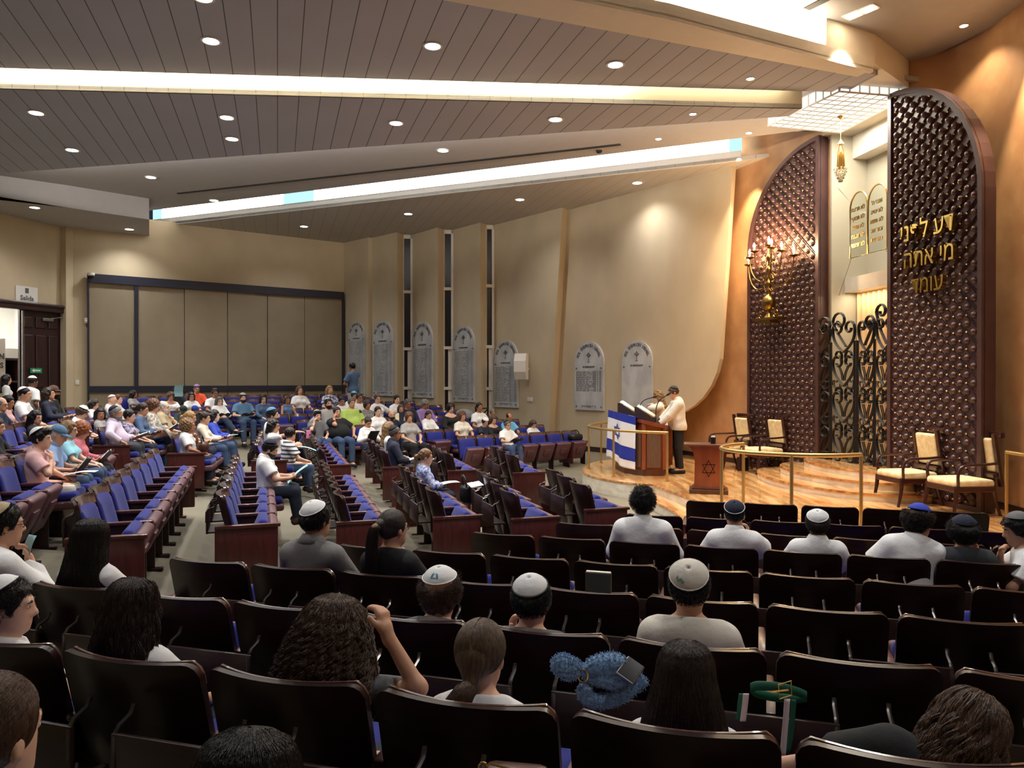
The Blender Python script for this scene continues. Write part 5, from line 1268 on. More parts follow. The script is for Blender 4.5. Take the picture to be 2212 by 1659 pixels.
def hair_me(style, fine=False, kt=None):
    k = (style, fine, kt)
    if k not in HMESH:
        def fn(F):
            HSTY[style](F)
            if kt is not None:      # hair pressed flat where the kippah sits
                G = F.like(); skull(G, .004); X, Y, Z = F.pts((slice(None),) * 3); c, s_ = math.cos(R(kt)), math.sin(R(kt))
                F.F = np.where(Z * c - (Y + .012) * s_ - .025 * c + 0 * X > .047, np.maximum(F.F, G.F), F.F).astype(np.float32)
        HMESH[k] = head_piece('beard' if 'beard' in style else 'hair', fn, h=.005 if fine else .008); HMESH[k].materials.append(None)
    return HMESH[k]
mat('eye_dark', (34, 26, 24), .3); mat('eye_white', (225, 218, 210), .3); mat('lip', (160, 92, 84), .5)
def feature_mesh():
    mb = MB()
    for s in (-1, 1):
        mb.cur = 0; mb.sphere((s * .031, .0815, .004), .0145, 8, 6, (1.15, .55, .62)); mb.cur = 1; mb.sphere((s * .031, .0862, .004), .0085, 6, 5, (1, .6, 1))
        mb.cur = 2; mb.tube([(s * .013, .0935, .022), (s * .03, .0935, .028), (s * .049, .08, .021)], [.004, .006, .0025], 5)
    mb.cur = 3; mb.tube([(-.024, .089, -.066), (-.008, .0975, -.0635), (0, .0975, -.065), (.008, .0975, -.0635), (.024, .089, -.066)], [.002, .0042, .0042, .0042, .002], 6)
    me = mb.mesh('face_features'); [me.materials.append(m) for m in (M['eye_white'], M['eye_dark'], None, M['lip'])]; sm(me); return me
def sm(me): me.polygons.foreach_set('use_smooth', [True] * len(me.polygons)); me.update(); return me
FEAT = feature_mesh()
mb = MB(); mb.lathe([(.0, .0)] + [(.084 * math.sin(q), .036 - .036 * (1 - math.cos(q)) * 1.0 - .0) for q in np.linspace(.05, 1.2, 7)][:1] + [(.088 * math.sin(q) / math.sin(1.1), .1 * (math.cos(q) - math.cos(1.1)) / 1.0) for q in np.linspace(.1, 1.1, 9)] + [(.084, -.004), (.07, .012), (.02, .045)], n=20); KIP = sm(mb.mesh('kippah')); KIP.materials.append(None)
mb = MB(); mb.tube([(.0875 * math.cos(q), .0875 * math.sin(q), .002) for q in np.linspace(0, 2 * math.pi, 25)[:-1]], .0035, 5, closed=True); KTR = sm(mb.mesh('trim')); KTR.materials.append(None)
mb = MB()
for s in (-1, 1):
    mb.tube([(s * .031 + .023 * math.cos(q), .1 - .006 * abs(math.cos(q)), .001 + .018 * math.sin(q)) for q in np.linspace(0, 2 * math.pi, 15)[:-1]], .0022, 5, closed=True)
    mb.tube([(s * .053, .094, .006), (s * .076, .06, .006), (s * .081, .0, .004), (s * .08, -.015, -.012)], .002, 5)
mb.tube([(-.009, .101, .004), (0, .103, .007), (.009, .101, .004)], .002, 5); GLS = sm(mb.mesh('glasses')); GLS.materials.append(None)
mb = MB(); mb.lathe([(.098, -.0)] + [(.1 * math.cos(q), .09 * math.sin(q)) for q in np.linspace(0, 1.5, 8)], (0, -.012, .045), 20)
vs = []
for i in range(11):
    q = math.pi * (.12 + .76 * i / 10); vs += [(.095 * math.cos(q), -.012 + .095 * math.sin(q), .048), (.095 * math.cos(q), -.012 + .095 * math.sin(q) + .085 * math.sin(q) ** .6, .04 - .012 * abs(math.cos(q)))]
mb.add(vs + [(x, y, z - .006) for x, y, z in vs], [(2 * i, 2 * i + 2, 2 * i + 3, 2 * i + 1) for i in range(10)] + [(22 + 2 * i, 22 + 2 * i + 1, 22 + 2 * i + 3, 22 + 2 * i + 2) for i in range(10)] + [(2 * i + 1, 2 * i + 3, 2 * i + 25, 2 * i + 23) for i in range(10)])
CAPM = sm(mb.mesh('cap')); CAPM.materials.append(None)
mb = MB(); mb.lathe([(.066, -.012), (.06, .012), (.055, .038), (.058, .04), (.072, .018), (.084, -.012), (.078, -.016)], n=20); COLR = sm(mb.mesh('collar')); COLR.materials.append(None)
SKIN = [mat('skin_light', (226, 180, 154), .5), mat('skin_mid', (206, 156, 126), .5), mat('skin_tan', (176, 122, 92), .5), mat('skin_dark', (110, 72, 54), .5)]
for m in SKIN: m.node_tree.nodes['Principled BSDF'].inputs['Subsurface Weight'].default_value = 0.0
HC = {'black': (22, 18, 18), 'dark': (48, 37, 32), 'brown': (78, 56, 42), 'chest': (96, 62, 42), 'red': (150, 86, 52), 'ash': (96, 78, 62), 'blonde': (166, 130, 84), 'dblonde': (128, 98, 64), 'grey': (128, 124, 120), 'dgrey': (84, 80, 78), 'white': (196, 192, 186)}
for k, c in HC.items(): mat('hair_' + k, c, .33, var=.35, vscale=(90, 90, 14), bump=.5, bscale=(160, 160, 22), spec=.4)
CLR = {'white': (232, 232, 230), 'offwhite': (222, 216, 202), 'cream': (226, 212, 170), 'pink': (222, 178, 178), 'rose': (196, 110, 122), 'hotpink': (220, 130, 180), 'lav': (206, 190, 208), 'purple': (150, 120, 176), 'lblue': (140, 170, 214), 'aqua': (150, 208, 222), 'sky': (110, 178, 214),
       'denim': (70, 92, 124), 'jeans': (62, 82, 112), 'djeans': (34, 42, 60), 'navy': (28, 34, 54), 'black': (22, 22, 24), 'char': (52, 54, 58), 'grey': (110, 110, 112), 'lgrey': (160, 158, 154), 'suit': (116, 114, 112), 'green': (176, 204, 100), 'dgreen': (40, 62, 56), 'orange': (236, 88, 52), 'teal': (84, 122, 156), 'khaki': (162, 146, 116),
       'beige': (206, 196, 176), 'royal': (46, 66, 170), 'brown': (84, 58, 46), 'aegean': (90, 116, 150)}
for k, c in CLR.items(): mat('cloth_' + k, c, .85, var=.06, vscale=(9, 9, 9), bump=.8, bscale=(11, 11, 11), detail=5)
mat('cloth_floral', (206, 200, 184), .85, rgb2=(110, 104, 98), vscale=(26, 26, 26), detail=2); mat('cloth_nfloral', (44, 40, 70), .85, rgb2=(190, 180, 200), vscale=(24, 24, 24), detail=2)
mat('cloth_bprint', (40, 64, 168), .85, rgb2=(220, 228, 240), vscale=(30, 30, 30), detail=2); mat('cloth_gpat', (150, 148, 146), .85, rgb2=(96, 92, 92), vscale=(40, 40, 40), detail=2); mat('cloth_bwpat', (214, 218, 232), .85, rgb2=(50, 60, 120), vscale=(22, 22, 22), detail=1)
def stripes(name, c1, c2, fr):
    m = mat(name, c1, .85); nt = m.node_tree; n = nt.nodes; L = nt.links; tc = n.new('ShaderNodeTexCoord'); sx = n.new('ShaderNodeSeparateXYZ'); L.new(tc.outputs['Object'], sx.inputs[0])
    a = n.new('ShaderNodeMath'); a.operation = 'MULTIPLY'; a.inputs[1].default_value = fr; L.new(sx.outputs[2], a.inputs[0]); f = n.new('ShaderNodeMath'); f.operation = 'FRACT'; L.new(a.outputs[0], f.inputs[0])
    g = n.new('ShaderNodeMath'); g.operation = 'LESS_THAN'; g.inputs[1].default_value = .42; L.new(f.outputs[0], g.inputs[0]); mx = n.new('ShaderNodeMix'); mx.data_type = 'RGBA'; L.new(g.outputs[0], mx.inputs[0])
    mx.inputs[6].default_value = (*lin(c1), 1); mx.inputs[7].default_value = (*lin(c2), 1); L.new(mx.outputs[2], n['Principled BSDF'].inputs['Base Color'])
stripes('cloth_striped', (232, 232, 230), (66, 68, 74), 17)
def oslot(o, m, i=0): o.material_slots[i].link = 'OBJECT'; o.material_slots[i].material = m
PCACHE = {}
def person(x, y, z, rz, sp, label, shirt='white', pants='djeans', skin=1, hair='short', hcol='dark', kip=None, ktrim=None, glasses=None, cap=None, beard=None, collar=False, shoes='black', group=None, ktilt=20, hsc=1.0, fine=False):
    key = repr(sorted((k, v) for k, v in sp.items())); root = empty('person', (x, y, z), rz, label, 'person', group)
    if key not in PCACHE:
        d = person_mesh(sp)
        for k in ('body', 'shirt', 'trousers', 'shoes'):
            if k in d: d[k].materials.append(None)
        PCACHE[key] = d
    d = PCACHE[key]
    for k, m in (('body', SKIN[skin]), ('shirt', M['cloth_' + shirt]), ('trousers', M['cloth_' + pants]), ('shoes', M['cloth_' + shoes])):
        if k in d: oslot(link(k, d[k], None, root), m)
    HM = Matrix([[*(d['RH'][i] * d['hs']), d['hc'][i]] for i in range(3)] + [[0, 0, 0, 1]])
    def hp(name, me, m, mx=None):
        o = link(name, me, None, root); oslot(o, m); o.matrix_local = HM @ (mx or Matrix.Identity(4)); return o
    o = link('face_features', FEAT, None, root); oslot(o, M['hair_' + (hcol if hcol != 'white' else 'grey')], 2); o.matrix_local = HM
    if hair: hp('hair', hair_me(hair, fine, ktilt if kip else None), M['hair_' + hcol], Matrix.Scale(hsc, 4))
    if beard: hp('beard', hair_me(beard[0], fine), M['hair_' + beard[1]])
    if kip:
        bulk = {'curly': .022, 'puff': .022, 'poof': .03, 'quiff': .018, 'bobcut': .02, 'bun': .012, 'buzz': .008, None: .006}.get(hair, .010)
        mk = Matrix.Translation((0, -.012, .025)) @ Matrix.Rotation(R(ktilt), 4, 'X') @ Matrix.Translation((0, 0, .052 + bulk))
        kx = hp('kippah', KIP, M['cloth_' + kip], mk)
        t_ = link('trim', KTR, None, kx); oslot(t_, M['cloth_' + (ktrim or kip)])
    if glasses: hp('glasses', GLS, M[glasses])
    if cap: hp('cap', CAPM, M['cloth_' + cap])
    if collar:
        o = link('collar', COLR, None, root); oslot(o, M['cloth_' + shirt]); RTm = Matrix([[*d['RT'][i], d['neck'][i]] for i in range(3)] + [[0, 0, 0, 1]]); o.matrix_local = RTm @ Matrix.Translation((0, 0, .012)) @ Matrix.Rotation(R(-14), 4, 'X')
    return root, d
def held(root, d, name, kind, label, cat, where='both', off=(0, 0, 0), tiltx=30, group=None):
    """a thing lying in the hands of a person: stays a thing of its own, placed where the hands are"""
    A = d['A']; w_ = (A['r'][2] + A['l'][2]) / 2 if where == 'both' else A[where][2]
    fd = (A['r'][3] + A['l'][3]) if where == 'both' else A[where][3]
    p = Vector(w_) + Vector(off) + Vector((0, .1, .03)); Mx = Matrix.Translation(root.location) @ Matrix.Rotation(root.rotation_euler.z, 4, 'Z'); q = Mx @ p
    return make_paper(name, kind, q, root.rotation_euler.z, label, cat, tiltx, group)
def make_paper(name, kind, q, rz, label, cat, tiltx=30, group=None, rx=None):
    t = empty(name, q, rz, label, cat, group); t.rotation_euler = (R(tiltx), 0, rz)
    if kind == 'book' or kind == 'bluebook' or kind == 'notebook':
        cv_ = {'book': 'cover_black', 'bluebook': 'cover_grey', 'notebook': 'cover_black'}[kind]
        mb = MB(); mb.box((-.075, 0, 0), (.15, .2, .006), 0, 0, R(8)); mb.box((.075, 0, 0), (.15, .2, .006), 0, 0, R(-8)); mb.build('cover', M[cv_], t)
        for s in (-1, 1):
            mb = MB(); n = 7; vs = []
            for i in range(n):
                u = i / (n - 1); vs += [(s * .143 * u, -.095, .008 + .02 * math.sin(math.pi * min(1, u * 1.15)) + .016 * u), (s * .143 * u, .095, .008 + .02 * math.sin(math.pi * min(1, u * 1.15)) + .016 * u)]
            mb.add(vs, [(2 * i, 2 * i + 1, 2 * i + 3, 2 * i + 2) for i in range(n - 1)]); mb.build('page_block', M['page_white'], t, smooth=True)
    else:
        mb = MB(); n = 6; w_, l_ = (.105, .15)
        vs = []
        for i in range(n + 1):
            u = i / n; zz = .02 * math.sin(u * 3.0); vs += [(-w_, -l_ + 2 * l_ * u, zz), (w_, -l_ + 2 * l_ * u, zz + .006)]
        mb.add(vs + [(a, b, c - .002) for a, b, c in vs], [(2 * i, 2 * i + 1, 2 * i + 3, 2 * i + 2) for i in range(n)] + [(2 * n + 2 + 2 * i, 2 * n + 4 + 2 * i, 2 * n + 5 + 2 * i, 2 * n + 3 + 2 * i) for i in range(n)]); mb.build('sheet', M[kind], t, smooth=True)
    return t
# ------------------------------------------------------------------ who sits where
TAKEN_SEATS = {}
HEADY = .2
def on_row(px, rowname, fwd=HEADY):
    a, b, n, rz, z = ROWS[rowname]; f = Vector((-math.sin(rz), math.cos(rz))); p = onwall(px, a + f * fwd, b + f * fwd); return p, rz, z
def auto_row(px, py):
    best = None
    for k in range(9):
        nm = 'far N%d' % (k + 1); p, rz, z = on_row(px, nm); zt = CAMZ - (py - CY) / FPX * p.y; s = (zt - z - .605) / .775
        if best is None or abs(s - .97) < abs(best[1] - .97): best = (nm, s)
    return best[0]
def vox(d): return .0075 if d < 4.2 else .0095 if d < 7.5 else .0115 if d < 11.5 else .0145
def seated(px, py, rowname, sp, label, yaw=0, shift=0.0, dz=0.0, idx=None, **kw):
    rowname = rowname or auto_row(px, py)
    if idx is None: p, rz, z = on_row(px, rowname)
    else:
        a, b, n, rz, z = ROWS[rowname]; p = a + (b - a) * (idx / (n - 1)) + Vector((-math.sin(rz), math.cos(rz))) * HEADY
    p = p + Vector((-math.sin(rz), math.cos(rz))) * shift
    zt = CAMZ - (py - CY) / FPX * p.y; s0 = (zt - z - .605) / .775; s = max(.72, min(1.07, s0)); rest = (s0 - s) * .775
    sp = dict(sp); sp['s'] = round(s, 2); sp.setdefault('h', vox(p.y)); sp.setdefault('lean', 9)
    if s < .8: sp.setdefault('legs', 'short')
    rz2 = rz - R(yaw); lo_ = -math.sin(R(sp['lean'])) * .5 * s + .25 + .045; la = math.sin(R(sp.get('side', 0))) * .5 * s
    hx = p.x - (-math.sin(rz2) * lo_ + math.cos(rz2) * la); hy_ = p.y - (math.cos(rz2) * lo_ + math.sin(rz2) * la)
    a, b, n, _, _ = ROWS[rowname]; L_ = b - a; t = (Vector((hx, hy_)) - a).dot(L_) / L_.length_squared * max(1, n - 1); i = int(round(t))
    if 0 <= i < n: TAKEN_SEATS.setdefault(rowname, set()).add(i)
    return person(hx, hy_, z + max(-.14, min(.14, rest)) + dz, rz2, sp, label, **kw)
S = dict
G_ = 'black_metal'
# ---- boys and grown-ups of the fifth foreground row, seen from behind
FE = 'foreground E'
near = {}
near['curlyboy'] = seated(1390, 1052, FE, S(arms=('lap', 'lap'), fat=.22, loose=.03, sleeve='long', lean=4, hp=4), 'boy with thick black curls in white shirt, from behind, left end of his row', shirt='white', skin=1, hair='quiff', hcol='black', collar=True, fine=True)
near['navykip'] = seated(1587, 1082, FE, S(arms=('cheek', 'lap'), fat=.22, loose=.03, sleeve='short', lean=4, hp=6), 'boy in white polo and navy kippah with white rim, hand at his cheek', shirt='white', skin=1, hair='buzz', hcol='black', kip='navy', ktrim='white', collar=True, fine=True, ktilt=40)
near['whitekip'] = seated(1765, 1102, FE, S(arms=('lap', 'lap'), fat=.22, loose=.03, sleeve='short', lean=8, hp=2, hy=6), 'boy in white polo and white kippah seated between the navy and the bright blue kippah', shirt='white', skin=1, hair='short', hcol='dark', kip='white', collar=True, fine=True, ktilt=32)
near['bluekip'] = seated(1972, 1090, FE, S(arms=('lap', 'lap'), fat=.22, loose=.03, sleeve='short', lean=-8, side=8, hp=10, hy=52), 'boy with glasses and bright blue kippah turning right in a white polo', shirt='white', skin=1, hair='curly', hcol='dark', kip='royal', glasses=G_, collar=True, fine=True, ktilt=0)
near['tee'] = seated(2080, 1118, FE, S(arms=((('.0')), 'lap') if 0 else ('cheek', 'lap'), fat=.22, loose=.03, sleeve='short', lean=6, hp=4), 'boy in dark grey tee and navy kippah raising his right hand', shirt='char', skin=1, hair='curly', hcol='black', kip='navy', fine=True, ktilt=18)
near['edgeboy'] = seated(2200, 1112, FE, S(arms=('chin', 'lap'), sleeve='short', lean=-4, hp=14, hy=-10), 'boy in white tee and grey kippah cut by the right edge, chin on hand', yaw=-75, shirt='white', skin=1, hair='puff', hcol='black', kip='grey', fine=True, ktilt=12)
near['suit'] = seated(683, 1083, 'foreground C', S(arms=('lap', 'lap'), sleeve='long', lean=2, hp=4, hy=16, loose=.02), 'man in grey suit jacket and white kippah, seen from behind near the aisle', shirt='suit', skin=1, hair='short', hcol='black', kip='white', fine=True, ktilt=30, collar=True)
near['ponylady'] = seated(848, 1099, 'foreground C', S(arms=('lap', 'lap'), sleeve='long', fem=1, lean=6, hp=2, hy=24, loose=.02), 'woman in black jacket with long streaked ponytail and glasses', shirt='black', skin=1, hair='pony0' if 0 else None, hcol='dark', glasses=G_, fine=True)
near['sweater'] = seated(1490, 1212, 'foreground B', S(arms=('lap', 'lap'), sleeve='long', lean=7, hp=6, loose=.022, fat=.25), 'young man in cream white sweatshirt and white kippah with green emblem', shirt='offwhite', skin=1, hair='short', hcol='black', kip='offwhite', fine=True, ktilt=46)
near['greentrim'] = seated(1150, 1258, 'foreground B', S(arms=('lap', 'cheek'), sleeve='short', lean=6, hp=10), 'child in white kippah with green rim leaning on his left hand', shirt='grey', skin=0, hair='short', hcol='black', kip='white', ktrim='dgreen', fine=True, ktilt=34)
near['emblem'] = seated(950, 1254, 'foreground B', S(arms=('lap', 'lap'), sleeve='short', lean=-2, hp=26), 'child with brown hair in white kippah with blue arch emblem', shirt='grey', skin=0, hair='bobcut', hcol='brown', kip='white', fine=True, ktilt=40, hsc=.92)
near['specs'] = seated(6, 1086, 'foreground B', S(arms=('chin', 'lap'), sleeve='long', lean=-10, hp=6, hy=14), 'man with glasses and gold-edged kippah in white shirt at the left edge', yaw=12, shirt='white', skin=1, hair='short', hcol='black', kip='khaki', glasses=G_, fine=True, ktilt=40)
near['blacklong'] = seated(205, 1118, 'foreground B', S(arms=('lap', 'lap'), sleeve='short', fem=1, lean=6, hp=6), 'woman with long straight black hair in white top, beside the man with glasses', shirt='white', skin=1, hair=None, hcol='black')
near['bow'] = seated(22, 1262, 'foreground A', S(arms=('lap', 'lap'), sleeve='short', fem=1, lean=6, hp=6, hy=40), 'girl with sleek dark hair and white kippah at the left edge, in profile', yaw=10, shirt='white', skin=0, hair='bun', hcol='black', kip='white', fine=True, ktilt=34)
near['wavy'] = seated(298, 1246, 'foreground A', S(arms=('lap', 'lap'), sleeve='short', fem=1, lean=5, hp=4), 'woman with long wavy dark hair in white tee, second seat of the nearest row', shirt='white', skin=1, hair=None, hcol='dark')
near['bigcurls'] = seated(725, 1296, 'foreground A', S(arms=(((.2, .22, 1.09), (1, -.1, -1), (-.35, .2, 1), (-1, .2, 0), .8), 'lap'), sleeve='short', fem=1, lean=4, hp=8, hy=8), 'woman with a big mass of brown curls, raised right hand with bracelets', shirt='grey', skin=1, hair=None, hcol='brown')
near['lowpony'] = seated(1043, 1376, 'foreground A', S(arms=('lap', 'lap'), sleeve='short', fem=1, lean=5, hp=4), 'girl with sleek light brown hair in a low ponytail, ears showing', shirt='white', skin=0, hair=None, hcol='ash')
near['straight'] = seated(1482, 1386, 'foreground A', S(arms=('lap', 'lap'), sleeve='short', fem=1, lean=5, hp=6, hy=4), 'woman with long straight dark hair in ribbed white top', shirt='white', skin=1, hair=None, hcol='dark')
near['leaning'] = seated(2015, 1500, 'foreground A', S(arms=('lap', 'lap'), sleeve='short', fem=1, lean=-6, side=52, ht=30, hp=20), 'woman in black top lying sideways across her seat, wavy brown hair', shirt='black', skin=0, hair=None, hcol='brown', shift=-.05, dz=.12)
rowZ = (nS * .99, 'z')
def beyond(px, py, perp, z, sp, label, **kw):
    u = (px - CX) / FPX; Y = perp / (nS.x * u + nS.y); X = u * Y; zt = CAMZ - (py - CY) / FPX * Y; s = max(.8, min(1.06, (zt - z - .605) / .775)); rest = (zt - z - .605) - s * .775
    sp = dict(sp); sp['s'] = round(s, 2); sp.setdefault('h', .0075); sp.setdefault('lean', 6); rz = math.atan2(-nS.x, nS.y) - R(kw.pop('yaw', 0)); q = .295 - math.sin(R(sp['lean'])) * .5 * s
    return person(X + math.sin(rz) * q, Y - math.cos(rz) * q, z + rest, rz, sp, label, **kw)
near['sleek'] = beyond(545, 1556, 1.02, .46, S(arms=('lap', 'lap'), sleeve='short', fem=1, hp=10), 'sleek black centre-parted head of a woman at the bottom edge', shirt='black', skin=1, hair=None, hcol='black')
near['braid'] = beyond(-8, 1446, 1.02, .46, S(arms=('lap', 'lap'), sleeve='short', fem=1, hp=6, hy=-4), 'girl in light blue shirt with golden-brown braid at bottom left corner', shirt='lblue', skin=0, hair=None, hcol='brown')
# ---- left and middle blocks
LP_ = 'middle Lp'
L0, L0x, L1x, M1x, LM, LMX, LNX = ('middle ' + k for k in ('L0', 'L0x', 'L1x', 'M1x', 'Lm', 'Lmx', 'Lnx'))
mid = {}
mid['pink'] = seated(80, 926, L0, S(arms=('chin', 'lap'), lean=-4, hp=4, hy=6), 'young man in pink tee resting chin on hand, cream trousers, dark kippah', shirt='pink', pants='offwhite', skin=0, hair='quiff', hcol='black', kip='white', ktilt=40, fine=True, idx=3)
mid['cap'] = seated(128, 917, L0, S(arms=('book', 'book'), lean=-2, hp=24), 'elderly man in grey-blue cap and light blue shirt reading a book', shirt='lblue', pants='jeans', skin=1, hair='buzz', hcol='white', cap='teal', collar=True, idx=4)
mid['aqua'] = seated(152, 909, L0, S(arms=('lap', 'lap'), lean=4, hp=8, fem=1), 'blonde woman in aqua top behind the man in the cap', shirt='aqua', pants='jeans', skin=0, hair='bob', hcol='dblonde', glasses=G_, idx=5)
mid['rose'] = seated(178, 909, L0, S(arms=('book', 'book'), lean=0, hp=26, fem=1, sleeve='long'), 'red-haired woman in rose shirt reading an open book', shirt='rose', pants='black', skin=1, hair='bobcut', hcol='red', glasses=G_, idx=6)
mid['lav'] = seated(250, 878, L0x, S(arms=('arm', 'book'), lean=4, hp=4, sleeve='long', fat=.55), 'bearded man in lavender shirt and navy kippah with an open book', shirt='lav', pants='char', skin=2, hair='short', hcol='grey', kip='navy', beard=('beard', 'grey'), ktilt=34, collar=True, idx=0)
mid['nfloral'] = seated(280, 884, L0x, S(arms=('lap', 'lap'), lean=6, hp=10, fem=1), 'woman in navy floral top behind the man in lavender', shirt='nfloral', pants='navy', skin=1, hair='short', hcol='black', idx=1)
mid['denimg'] = seated(303, 869, L0x, S(arms=('low', 'low'), lean=0, hp=16, fem=1, sleeve='long', legs='cross'), 'woman with dark ponytail and glasses in denim shirt reading blue paper', shirt='denim', pants='jeans', skin=1, hair='pony', hcol='dark', glasses='gold', idx=2)
mid['bfloral'] = seated(338, 861, L0x, S(arms=('low', 'low'), lean=2, hp=14, fem=1, sleeve='long', fat=.3), 'short-haired woman in beige floral blouse looking down', shirt='floral', pants='khaki', skin=1, hair='bobcut', hcol='chest', glasses=G_, idx=3)
mid['wbeard'] = seated(360, 866, L0x, S(arms=('lap', 'cheek'), lean=2, hp=10, fat=.5), 'white-bearded man in khaki shirt with hand at his temple', shirt='khaki', pants='khaki', skin=0, hair='thin', hcol='white', beard=('bigbeard', 'white'), glasses=G_, idx=4)
mid['poof'] = seated(411, 904, L1x, S(arms=('lap', 'chin'), lean=-2, hp=6, fem=1, fat=.35), 'woman with curly blonde hair in white short-sleeved shirt, hand at chin', shirt='white', pants='navy', skin=2, hair='poof', hcol='dblonde', idx=0)
mid['blpony'] = seated(402, 886, L1x, S(arms=('low', 'low'), lean=4, hp=12, fem=1), 'blonde ponytail woman half hidden behind the curly blonde', shirt='brown', pants='navy', skin=1, hair='pony', hcol='blonde', idx=1, shift=-0.08)
mid['dpull'] = seated(424, 889, L1x, S(arms=('low', 'low'), lean=4, hp=8, fem=1, sleeve='long'), 'woman with pulled-back dark hair beside the curly blonde', shirt='beige', pants='jeans', skin=1, hair='bun', hcol='dark', idx=2, shift=0.05)
mid['bjacket'] = seated(443, 885, L1x, S(arms=('low', 'low'), lean=2, hp=6, fem=1, sleeve='long'), 'woman with dark bob in blue jacket holding light blue paper', shirt='royal', pants='jeans', skin=0, hair='bob', hcol='black', idx=3, shift=0.12)
mid['smile'] = seated(585, 905, M1x, S(arms=((V3(.05, .72, .98), V3(1, -.2, -.6), V3(-.1, 1, .05), V3(0, 0, -1), .3) if 0 else ((.1, .68, 1.0), (1, -.3, -.5), (-.1, 1, 0), (0, 0, -1), .3), 'lap'), lean=6, hp=8, fem=1, hy=12), 'smiling woman with glasses and black hair reaching to the boy in stripes', shirt='white', pants='jeans', skin=1, hair='bob', hcol='black', glasses=G_, idx=1, shift=0.05)
mid['wman'] = seated(580, 878, M1x, S(arms=('low', 'low'), lean=4, hp=4, sleeve='long', legs='cross'), 'dark-haired man in white shirt behind the smiling woman', shirt='white', pants='navy', skin=1, hair='short', hcol='black', kip='teal', beard=('beard', 'dark'), idx=2, shift=0.02)
mid['stripes'] = seated(615, 924, M1x, S(arms=('lap', 'lap'), lean=-4, hp=2, hy=-30, legs='short'), 'small boy in grey striped sweatshirt turned away on his seat', yaw=-20, shirt='striped', pants='jeans', skin=0, hair='short', hcol='black', idx=0, shift=0.3)
mid['beard'] = seated(568, 949, 'middle M1', S(arms=('low', 'low'), lean=2, hp=26, fat=.35, loose=.024), 'man with full black beard in white shirt reading alone', shirt='white', pants='djeans', skin=1, hair='short', hcol='black', kip='navy', beard=('bigbeard', 'black'), fine=True, collar=True, shoes='brown', idx=4, shift=0.2)
mid['dsuit'] = seated(852, 920, 'middle M3x', S(arms=('clasp', 'clasp'), lean=2, hp=4, sleeve='long', loose=.02, hy=6), 'man with glasses in dark navy suit and black kippah', shirt='navy', pants='navy', skin=2, hair='short', hcol='dgrey', kip='black', glasses=G_, ktilt=32, collar=True, idx=0)
mid['blback'] = seated(836, 908, 'middle M3x', S(arms=('lap', 'lap'), lean=6, hp=6, fem=1), 'woman with long blonde hair beside the man in dark suit', shirt='white', pants='navy', skin=0, hair='long', hcol='dblonde', idx=1)
mid['bprint'] = seated(913, 969, 'middle M3', S(arms=('clasp', 'clasp'), lean=2, hp=8, fem=1, sleeve='long', fat=.3, hy=6), 'woman in blue and white print blouse with a white booklet on her lap', shirt='bprint', pants='djeans', skin=0, hair='pony', hcol='dblonde', glasses=G_, fine=True, idx=2.7)
mid['blackg'] = seated(122, 886, LM, S(arms=('lap', 'lap'), lean=4, hp=10, fem=1, hy=30), 'girl with long black hair behind the man in the cap', shirt='char', pants='jeans', skin=1, hair='long', hcol='black', idx=6.4)
mid['blackw'] = seated(-12, 912, LM, S(arms=((.16, .62, .8), (1, -.2, -.6), (.1, 1, 0), (0, 0, -1), .4) and ('lap', 'arm'), lean=4, hp=10, sleeve='long'), 'person in black cut by the left edge, hand stretched forward', shirt='black', pants='grey', skin=1, hair='short', hcol='dark', idx=3.3)
mid['tank'] = seated(25, 853, LP_, S(arms=('lap', 'lap'), lean=0, hp=16, fem=1, sleeve='none', hy=6), 'woman with black ponytail in pink sleeveless top, smiling down', shirt='pink', pants='jeans', skin=2, hair='pony', hcol='black', idx=4.4)
mid['hood'] = seated(-4, 858, LP_, S(arms=('lap', 'lap'), lean=4, hp=10, sleeve='long', hy=10), 'older man with glasses in navy and green jacket at left edge', shirt='navy', pants='black', skin=1, hair='thin', hcol='grey', glasses=G_, shift=.1, idx=3.5)
mid['wtee'] = seated(52, 835, LP_, S(arms=('lap', 'arm'), lean=4, hp=6, hy=8), 'smiling man in white henley tee and white kippah', shirt='white', pants='khaki', skin=1, hair='buzz', hcol='black', kip='white', ktilt=34, idx=5.6)
mid['njack'] = seated(101, 836, LP_, S(arms=('low', 'low'), lean=4, hp=0, fem=1, sleeve='long', hy=6), 'woman with long brown hair in dark jacket before the door', shirt='navy', pants='black', skin=1, hair='long', hcol='dark', idx=7.6)
mid['bcap'] = seated(116, 832, LP_, S(arms=('low', 'low'), lean=4, hp=4, sleeve='long', hy=10), 'man with glasses and brown baseball cap against the dark door', shirt='black', pants='black', skin=1, hair='buzz', hcol='black', cap='brown', glasses=G_, beard=('beard', 'black'), idx=8, shift=0.0)
NW = (LM, LMX)
mid['lhair'] = seated(183, 864, LNX, S(arms=('lap', 'lap'), lean=2, hp=20, fem=1), 'girl with long dark hair bending forward in white', shirt='white', pants='jeans', skin=0, hair='long', hcol='dark', idx=2)
mid['wkboy'] = seated(186, 876, LMX, S(arms=('lap', 'lap'), lean=-2, hp=30), 'brown-haired boy with bowed head in white kippah', shirt='white', pants='jeans', skin=0, hair='puff', hcol='brown', kip='white', ktilt=4, idx=0.2)
mid['hband'] = seated(199, 886, LMX, S(arms=('lap', 'lap'), lean=2, hp=10, fem=1, hy=60), 'smiling girl with black headband looking towards the camera', shirt='lgrey', pants='jeans', skin=2, hair='bob', hcol='black', shift=.12, idx=1)
mid['bald'] = seated(209, 853, LNX, S(arms=('lap', 'lap'), lean=2, hp=18, sleeve='short'), 'bald man in white shirt and white kippah looking down', shirt='white', pants='jeans', skin=0, hair=None, hcol='dark', kip='white', ktilt=30, shift=.1, idx=3)
